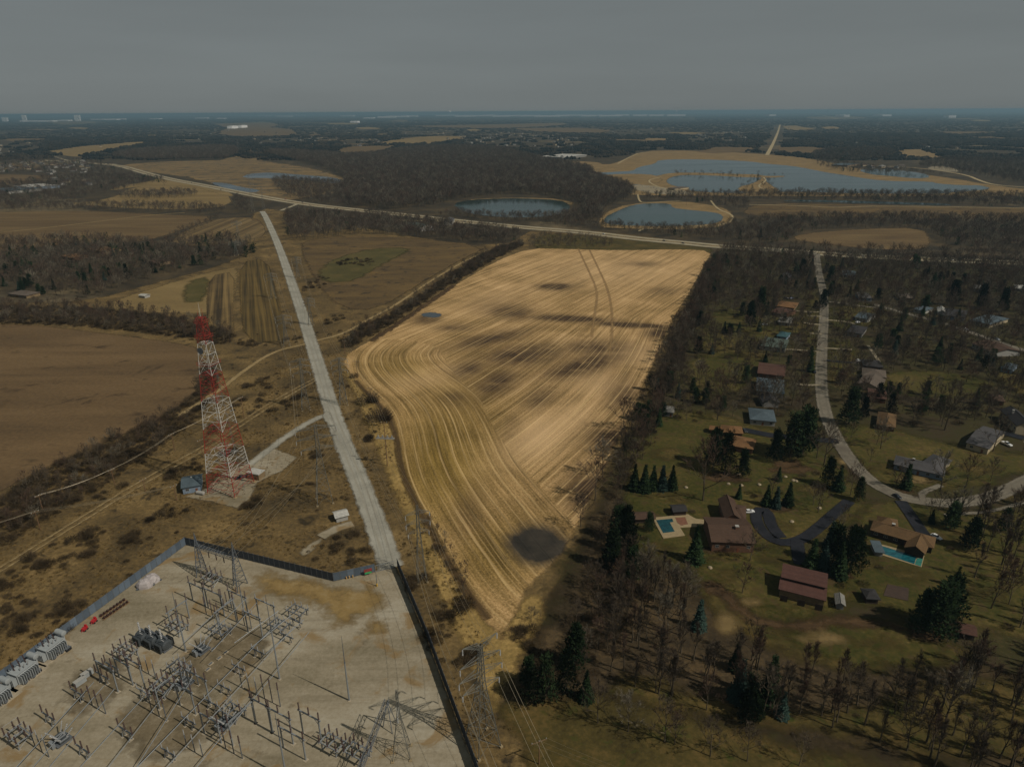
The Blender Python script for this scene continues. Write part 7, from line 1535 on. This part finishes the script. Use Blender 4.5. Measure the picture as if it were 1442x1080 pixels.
# white grey power transformers by the left fence
m_tw = simple('pale_grey_enamel', D(122, 126, 126), .5, .4, 0, .1, .5)
fa = math.atan2(G(262, 768)[1]-G(0, 962)[1], G(262, 768)[0]-G(0, 962)[0])
for i, (u, v) in enumerate([(76, 920), (36, 954), (-4, 990)]):
    r = empty('power_transformer', (*G(u, v), .2), fa, label=['pale grey power transformer by the left fence, uppermost of three', 'pale grey power transformer by the left fence, middle of three', 'pale grey power transformer cut by the left edge of the photo'][i], category='transformer')
    MB().box((0, 0, .2), (11.5, 7, .3)).build('pad', m_conc, r); MB().box((0, 0, 2.2), (6.4, 3.4, 3.8)).box((0, 0, 4.2), (6.8, 3.8, .25)).build('tank', m_tw, r)
    for y_ in (-2.7, 2.7):
        f_ = MB(); [f_.box((-2.8+j*.7, y_, 2.3), (.16, 1.5, 3.0)) for j in range(9)]; f_.bar((-3, y_*.8, 3.9), (3, y_*.8, 3.9), .15).bar((-3, y_*.8, .8), (3, y_*.8, .8), .15).build('radiator_bank', m_tw, r)
    for x in (-4.1, ): f_ = MB(); [f_.box((x, -1.6+j*.65, 2.2), (1.3, .16, 2.8)) for j in range(6)]; f_.build('radiator_bank', m_tw, r)
    MB().lathe((3.9, -1.8, 5.6), [(.5, 0), (.95, .12), (.95, 3.5), (.5, 3.6)], 14, (0, 1, 0)).build('conservator', m_tw, r)
    MB().bar((3.4, -1, 4), (3.9, -1, 5), .12).bar((3.4, 1, 4), (3.9, 1, 5), .12).build('conservator_bracket', m_tw, r)
    for j in (-1, 0, 1): o = link('bushing', INS['b'][0], m_insg, r); o.location = (j*1.9, .7, 4.3); o.rotation_euler = (-.25, 0, 0); o = link('bushing', INS['g'][0], m_insul, r); o.location = (j*1.3, -1.0, 4.3); o.rotation_euler = (.3, 0, 0)
    for j in range(4): MB().lathe((-2.2+j*1.4, -3.6, 1.2+(j % 2)*1.4), [(.1, 0), (.5, .02), (.5, .2), (.1, .22)], 10, (0, -1, 0)).build('cooling_fan', m_metald, r)
    MB().box((5.0, 1.8, 1.4), (.9, 1.6, 2.0)).build('control_cabinet', m_tw, r)
# tarpaulin heaps
m_tarp = simple('white_tarpaulin', D(132, 126, 124), .6, .3, 0, .15, .8)
for i, (u, v) in enumerate([(204, 826), (214, 819)]):
    q = random.Random(i+3); m_ = MB(); n_ = 12; pr_ = [(3.1, 0), (3.0, 1.0), (2.5, 2.2), (1.4, 2.9), (.3, 3.1)]; m_.lathe((0, 0, 0), pr_, n_); m_.v = [(a*q.uniform(.88, 1.12), b*q.uniform(.88, 1.12)*.8, c*q.uniform(.92, 1.1)) for a, b, c in m_.v]
    o = m_.build('covered_equipment', m_tarp, smooth=False, label=['left', 'right'][i]+' one of two heaps of equipment under white tarpaulin', category='covered equipment'); o.location = (*G(u, v), .2)
    for a_ in (0.2, 2.2, 4.2): MB().box((math.cos(a_)*3.2, math.sin(a_)*2.7, .25), (.9, .7, .5)).build('ballast_block', m_metald, o)
# red equipment, crates, cabinets
m_redp = simple('red_machine_paint', D(140, 30, 34), .5)
for i, (u, v) in enumerate([(133, 877), (120, 888)]):
    r = empty('red_machine', (*G(u, v), .2), fa+.2, label=['upper', 'lower'][i]+' of two small red machines beside the left fence', category='machine'); MB().box((0, 0, .9), (2.0, 1.1, .9)).box((.7, 0, 1.6), (.5, .8, .7)).build('body', m_redp, r); MB().bar((-1.6, 0, .5), (-1, 0, .9), .1).bar((1.4, .4, .5), (1, .3, 1.2), .1).build('drawbar', m_redp, r)
    for sx, sy in ((-.6, -.7), (-.6, .7), (.6, -.7), (.6, .7)): MB().lathe((sx, sy-.1, .35), [(.1, 0), (.35, 0), (.35, .2), (.1, .2)], 10, (0, 1, 0)).build('wheel', m_tyre, r)
k0 = 0
for row in range(2):
    for i in range(8):
        u = 143+i*4.6+row*4.5; v = 869-i*3.15+row*3.2; r = empty('insulator_crate', (*G(u, v), .2), fa, label=['first', 'second', 'third', 'fourth', 'fifth', 'sixth', 'seventh', 'last'][i]+' insulator crate from the red machines, '+('row at the fence' if row == 0 else 'row facing the yard'), category='crate', group='crates in two rows by the left fence')
        MB().box((0, 0, .18), (1.5, 1.1, .3)).build('pallet', m_wood, r); MB().lathe((0, 0, .35), [(.38, 0), (.42, .1), (.42, .8), (.2, .95)], 8).build('insulator', m_insul, r)
for i, (u, v) in enumerate([(114, 964), (124, 953)]):
    r = sub(u, v, 'white_cabinet', ['lower', 'upper'][i]+' of two long white cabinets between the bus supports', 'cabinet'); MB().box((0, 0, 1.2), (3.4, 1.4, 1.6)).build('body', m_tw, r); MB().box((0, 0, 2.05), (3.6, 1.6, .12)).build('lid', m_trim, r); MB().box((0, 0, .2), (3.0, 1.0, .5)).build('plinth', m_conc, r)
for i, (u, v) in enumerate([(96, 916), (54, 948)]):
    r = empty('black_tank', (*G(u, v), .2), fa, label=['upper', 'lower'][i]+' small black box standing beside a pale power transformer', category='box'); MB().box((0, 0, .6), (1.9, 1.5, 1.1)).build('body', m_metald.copy() if False else simple('black_box_paint', D(26, 26, 28), .6), r); MB().box((0, 0, 1.2), (2.0, 1.6, .1)).build('lid', m_metald, r)
for i, (u, v) in enumerate([(318, 920), (309, 928), (297, 936), (293, 944), (300, 915)]):
    o = MB().box((0, 0, .25), (1.8, 1.1, .5)).build('concrete_block', m_conc, label='low pale concrete block on the gravel beside the bushing cluster', category='block', group='concrete blocks by the bushing cluster'); o.location = (*G(u, v), .15); o.rotation_euler.z = ANG; MB().box((0, 0, .53), (1.2, .6, .08)).build('cover', m_metald, o)
# ------------------------------------------------------------------ distant suburbs, works and skyline
HP = []
for i, (w, d, ze, ri, kd) in enumerate([(16, 11, 5.2, 3.2, 'gable'), (19, 12, 5.0, 3.4, 'hip'), (13, 12, 5.6, 3.0, 'hip'), (17, 10, 4.2, 2.8, 'gable')]):
    rt = bpy.data.objects.new('tmp', None)
    n0 = set(bpy.data.objects)
    volume(rt, 0, 0, 0, w, d, ze, ri, kd, 'w', RM['pale'], WM['cream'], False, detail=False)
    new = [o for o in bpy.data.objects if o not in n0]; HP.append([(o.name.split('.')[0], o.data) for o in new])
    q = MB(); [q.box((x, s_*(d/2+.05), ze*.55), (1.3, .1, 1.3)) for x in (-w*.3, 0, w*.3) for s_ in (-1, 1)]; HP[-1].append(('windows', q.mesh('windows')))
    for o in new: bpy.data.objects.remove(o)
    bpy.data.objects.remove(rt)
for hp in HP:
    for n_, me_ in hp:
        if not me_.materials: me_.materials.append(m_glass)
def far_house(u, v, label, group, roofs=('taupe', 'pale', 'grey', 'brown'), walls=('cream', 'white', 'grey')):
    x, y = G(u, v); hp = rnd.choice(HP); r = empty('house', (x, y, .1), rnd.uniform(0, 3.14), label=label, category='house', group=group)
    rm, wm = RM[rnd.choice(roofs)], WM[rnd.choice(walls)]
    for n_, me_ in hp:
        o = bpy.data.objects.new(n_ if n_ != 'windows' else 'window', me_); ROOT.objects.link(o); o.parent = r
        if n_ != 'windows': o.material_slots[0].link = 'OBJECT'; o.material_slots[0].material = rm if n_ == 'roof' else wm
suburbs = SUB
for pp, n, lab, sp in suburbs:
    W = wpoly(pp, 0); lo, hi = W.min(0), W.max(0); got = []; tr = 0
    while len(got) < n and tr < 6000:
        tr += 1; p = lo+(hi-lo)*rng.random(2)
        if inside(p[None], W)[0] and all((p[0]-a)**2+(p[1]-b)**2 > sp*sp for a, b in got): got.append(tuple(p))
    for a, b in got:
        u, v = proj(a, b)
        if u > -10: far_house(u, v, 'pale roofed house among '+lab, 'houses among '+lab)
nf = 0
while nf < 120:
    u, v = rnd.uniform(0, 1442), rnd.uniform(167, 211)
    if 330 < u < 960 and v < 170: continue
    nf += 1; far_house(u, v, 'pale roofed building scattered among the far woods', 'scattered buildings among the far woods')
m_wh = simple('warehouse_white', (.8, .79, .76), .7, var=.1, scale=.02)
def warehouse(u, v, wpx, dep, h, label, group, n=1):
    x, y = G(u, v); w = wpx*math.hypot(x, y)/F*1.0; dep = 500 if v < 166 else 200; r = empty('warehouse', (x, y, .4), 0, label=label, category='warehouse', group=group)
    MB().box((0, 0, h/2), (w, dep, h)).build('wall', m_wh, r); MB().box((0, 0, h+.4), (w+2, dep+2, .8)).build('roof', m_wh, r)
WH = [(545, 165.5, 20), (560, 164.5, 24), (578, 164, 16), (630, 163, 26), (655, 164, 22), (672, 163.5, 30), (690, 162.5, 16), (705, 164, 20), (720, 163.5, 18), (745, 163.5, 26), (770, 164, 30), (790, 163.5, 18), (806, 162.8, 22), (830, 163.5, 20), (858, 163.5, 26), (876, 162.5, 14), (905, 163, 24), (925, 163, 20), (950, 163, 20), (400, 164, 16), (372, 163, 12), (420, 162.5, 14), (285, 166.5, 12), (312, 167, 8), (60, 171, 24), (40, 171, 12), (92, 170, 10), (140, 168.5, 14), (160, 168.7, 10), (165, 168, 16), (220, 167.5, 10), (328, 180.5, 5), (342, 179.5, 4), (490, 163.5, 14), (520, 166.5, 12), (1186, 164, 6), (1242, 163.4, 9), (1337, 165.5, 7), (500, 172.5, 8), (1084, 163, 7)]
for u, v, w in WH: warehouse(u, v+.8, w*1.15, 420, 48 if v < 166 else 28, 'long low white industrial building on the far plain', 'white industrial buildings on the horizon')
def tower_block(u, v, wpx, hpx, label):
    x, y = G(u, v); s_ = math.hypot(x, y)/F; r = empty('tower_block', (x, y, .3), .2, label=label, category='high-rise'); H_ = hpx*s_; w = wpx*s_
    MB().box((0, 0, H_/2), (w, w*.6, H_)).build('wall', m_wh, r); MB().box((0, 0, H_+1), (w*.5, w*.4, H_*.12)).build('roof_plant', RM['pale'], r)
    for i in range(5): MB().box((0, -w*.3-.3, H_*(.15+.17*i)), (w*.86, .5, H_*.05)).build('window_band', m_glass, r)
tower_block(35.5, 171.5, 4, 6.5, 'pale high-rise alone on the horizon at far left'); tower_block(110, 170.5, 5.5, 6, 'broad pale high-rise on the left horizon'); tower_block(8, 171.5, 5, 4, 'lower pale block at the very left horizon')
for i, (u, h) in enumerate([(505, 6), (509, 5), (512, 4), (614, 4), (620, 6), (624, 4), (628, 5), (634, 4), (642, 5), (650, 3), (1165, 5), (1240, 5)]):
    x, y = G(u, 160.2); h = h*.8; s_ = math.hypot(x, y)/F; r = empty('skyline_tower', (x, y, .3), 0, label='faint tower of the distant skyline', category='skyscraper', group='towers of the distant skyline'); h = min(h, 135/s_); MB().box((0, 0, h*s_/2), (s_*1.4, s_*1.4, h*s_)).build('wall', m_metald, r); MB().box((0, 0, h*s_*1.05), (s_*.6, s_*.6, h*s_*.2)).build('roof_plant', m_metald, r)
for u, v, lab in ((634, 160.5, 'white water tower on the horizon left of the warehouses'), (952, 160, 'white water tower on the horizon right of the warehouses')):
    x, y = G(u, v+2); s_ = math.hypot(x, y)/F; r = empty('water_tower', (x, y, .3), 0, label=lab, category='water tower'); MB().lathe((0, 0, 3*s_), [(.3*s_, 0), (1.2*s_, .5*s_), (1.4*s_, 1.1*s_), (1.0*s_, 1.8*s_), (.2*s_, 2.1*s_)], 16).build('tank', m_wh, r); MB().bar((0, 0, 0), (0, 0, 3.2*s_), .35*s_, n=10).build('stem', m_wh, r)
# low structures by the lake
br = empty('footbridge', (*G(962, 244.2), .3), head((950, 244), (974, 244.5)), label='low white footbridge joining the two parts of the causeway', category='bridge')
MB().box((0, 0, 1.2), (44, 4, .5)).build('deck', m_conc, br)
for s_ in (-1, 1):
    q = MB(); q.box((0, s_*1.9, 2.4), (44, .12, .12)); [q.box((-21+i*6, s_*1.9, 1.9), (.14, .14, 1.1)) for i in range(8)]; q.build('railing', m_trim, br)
for x in (-14, 0, 14): MB().box((x, 0, .4), (1, 3.6, 1.2)).build('pier', m_conc, br)
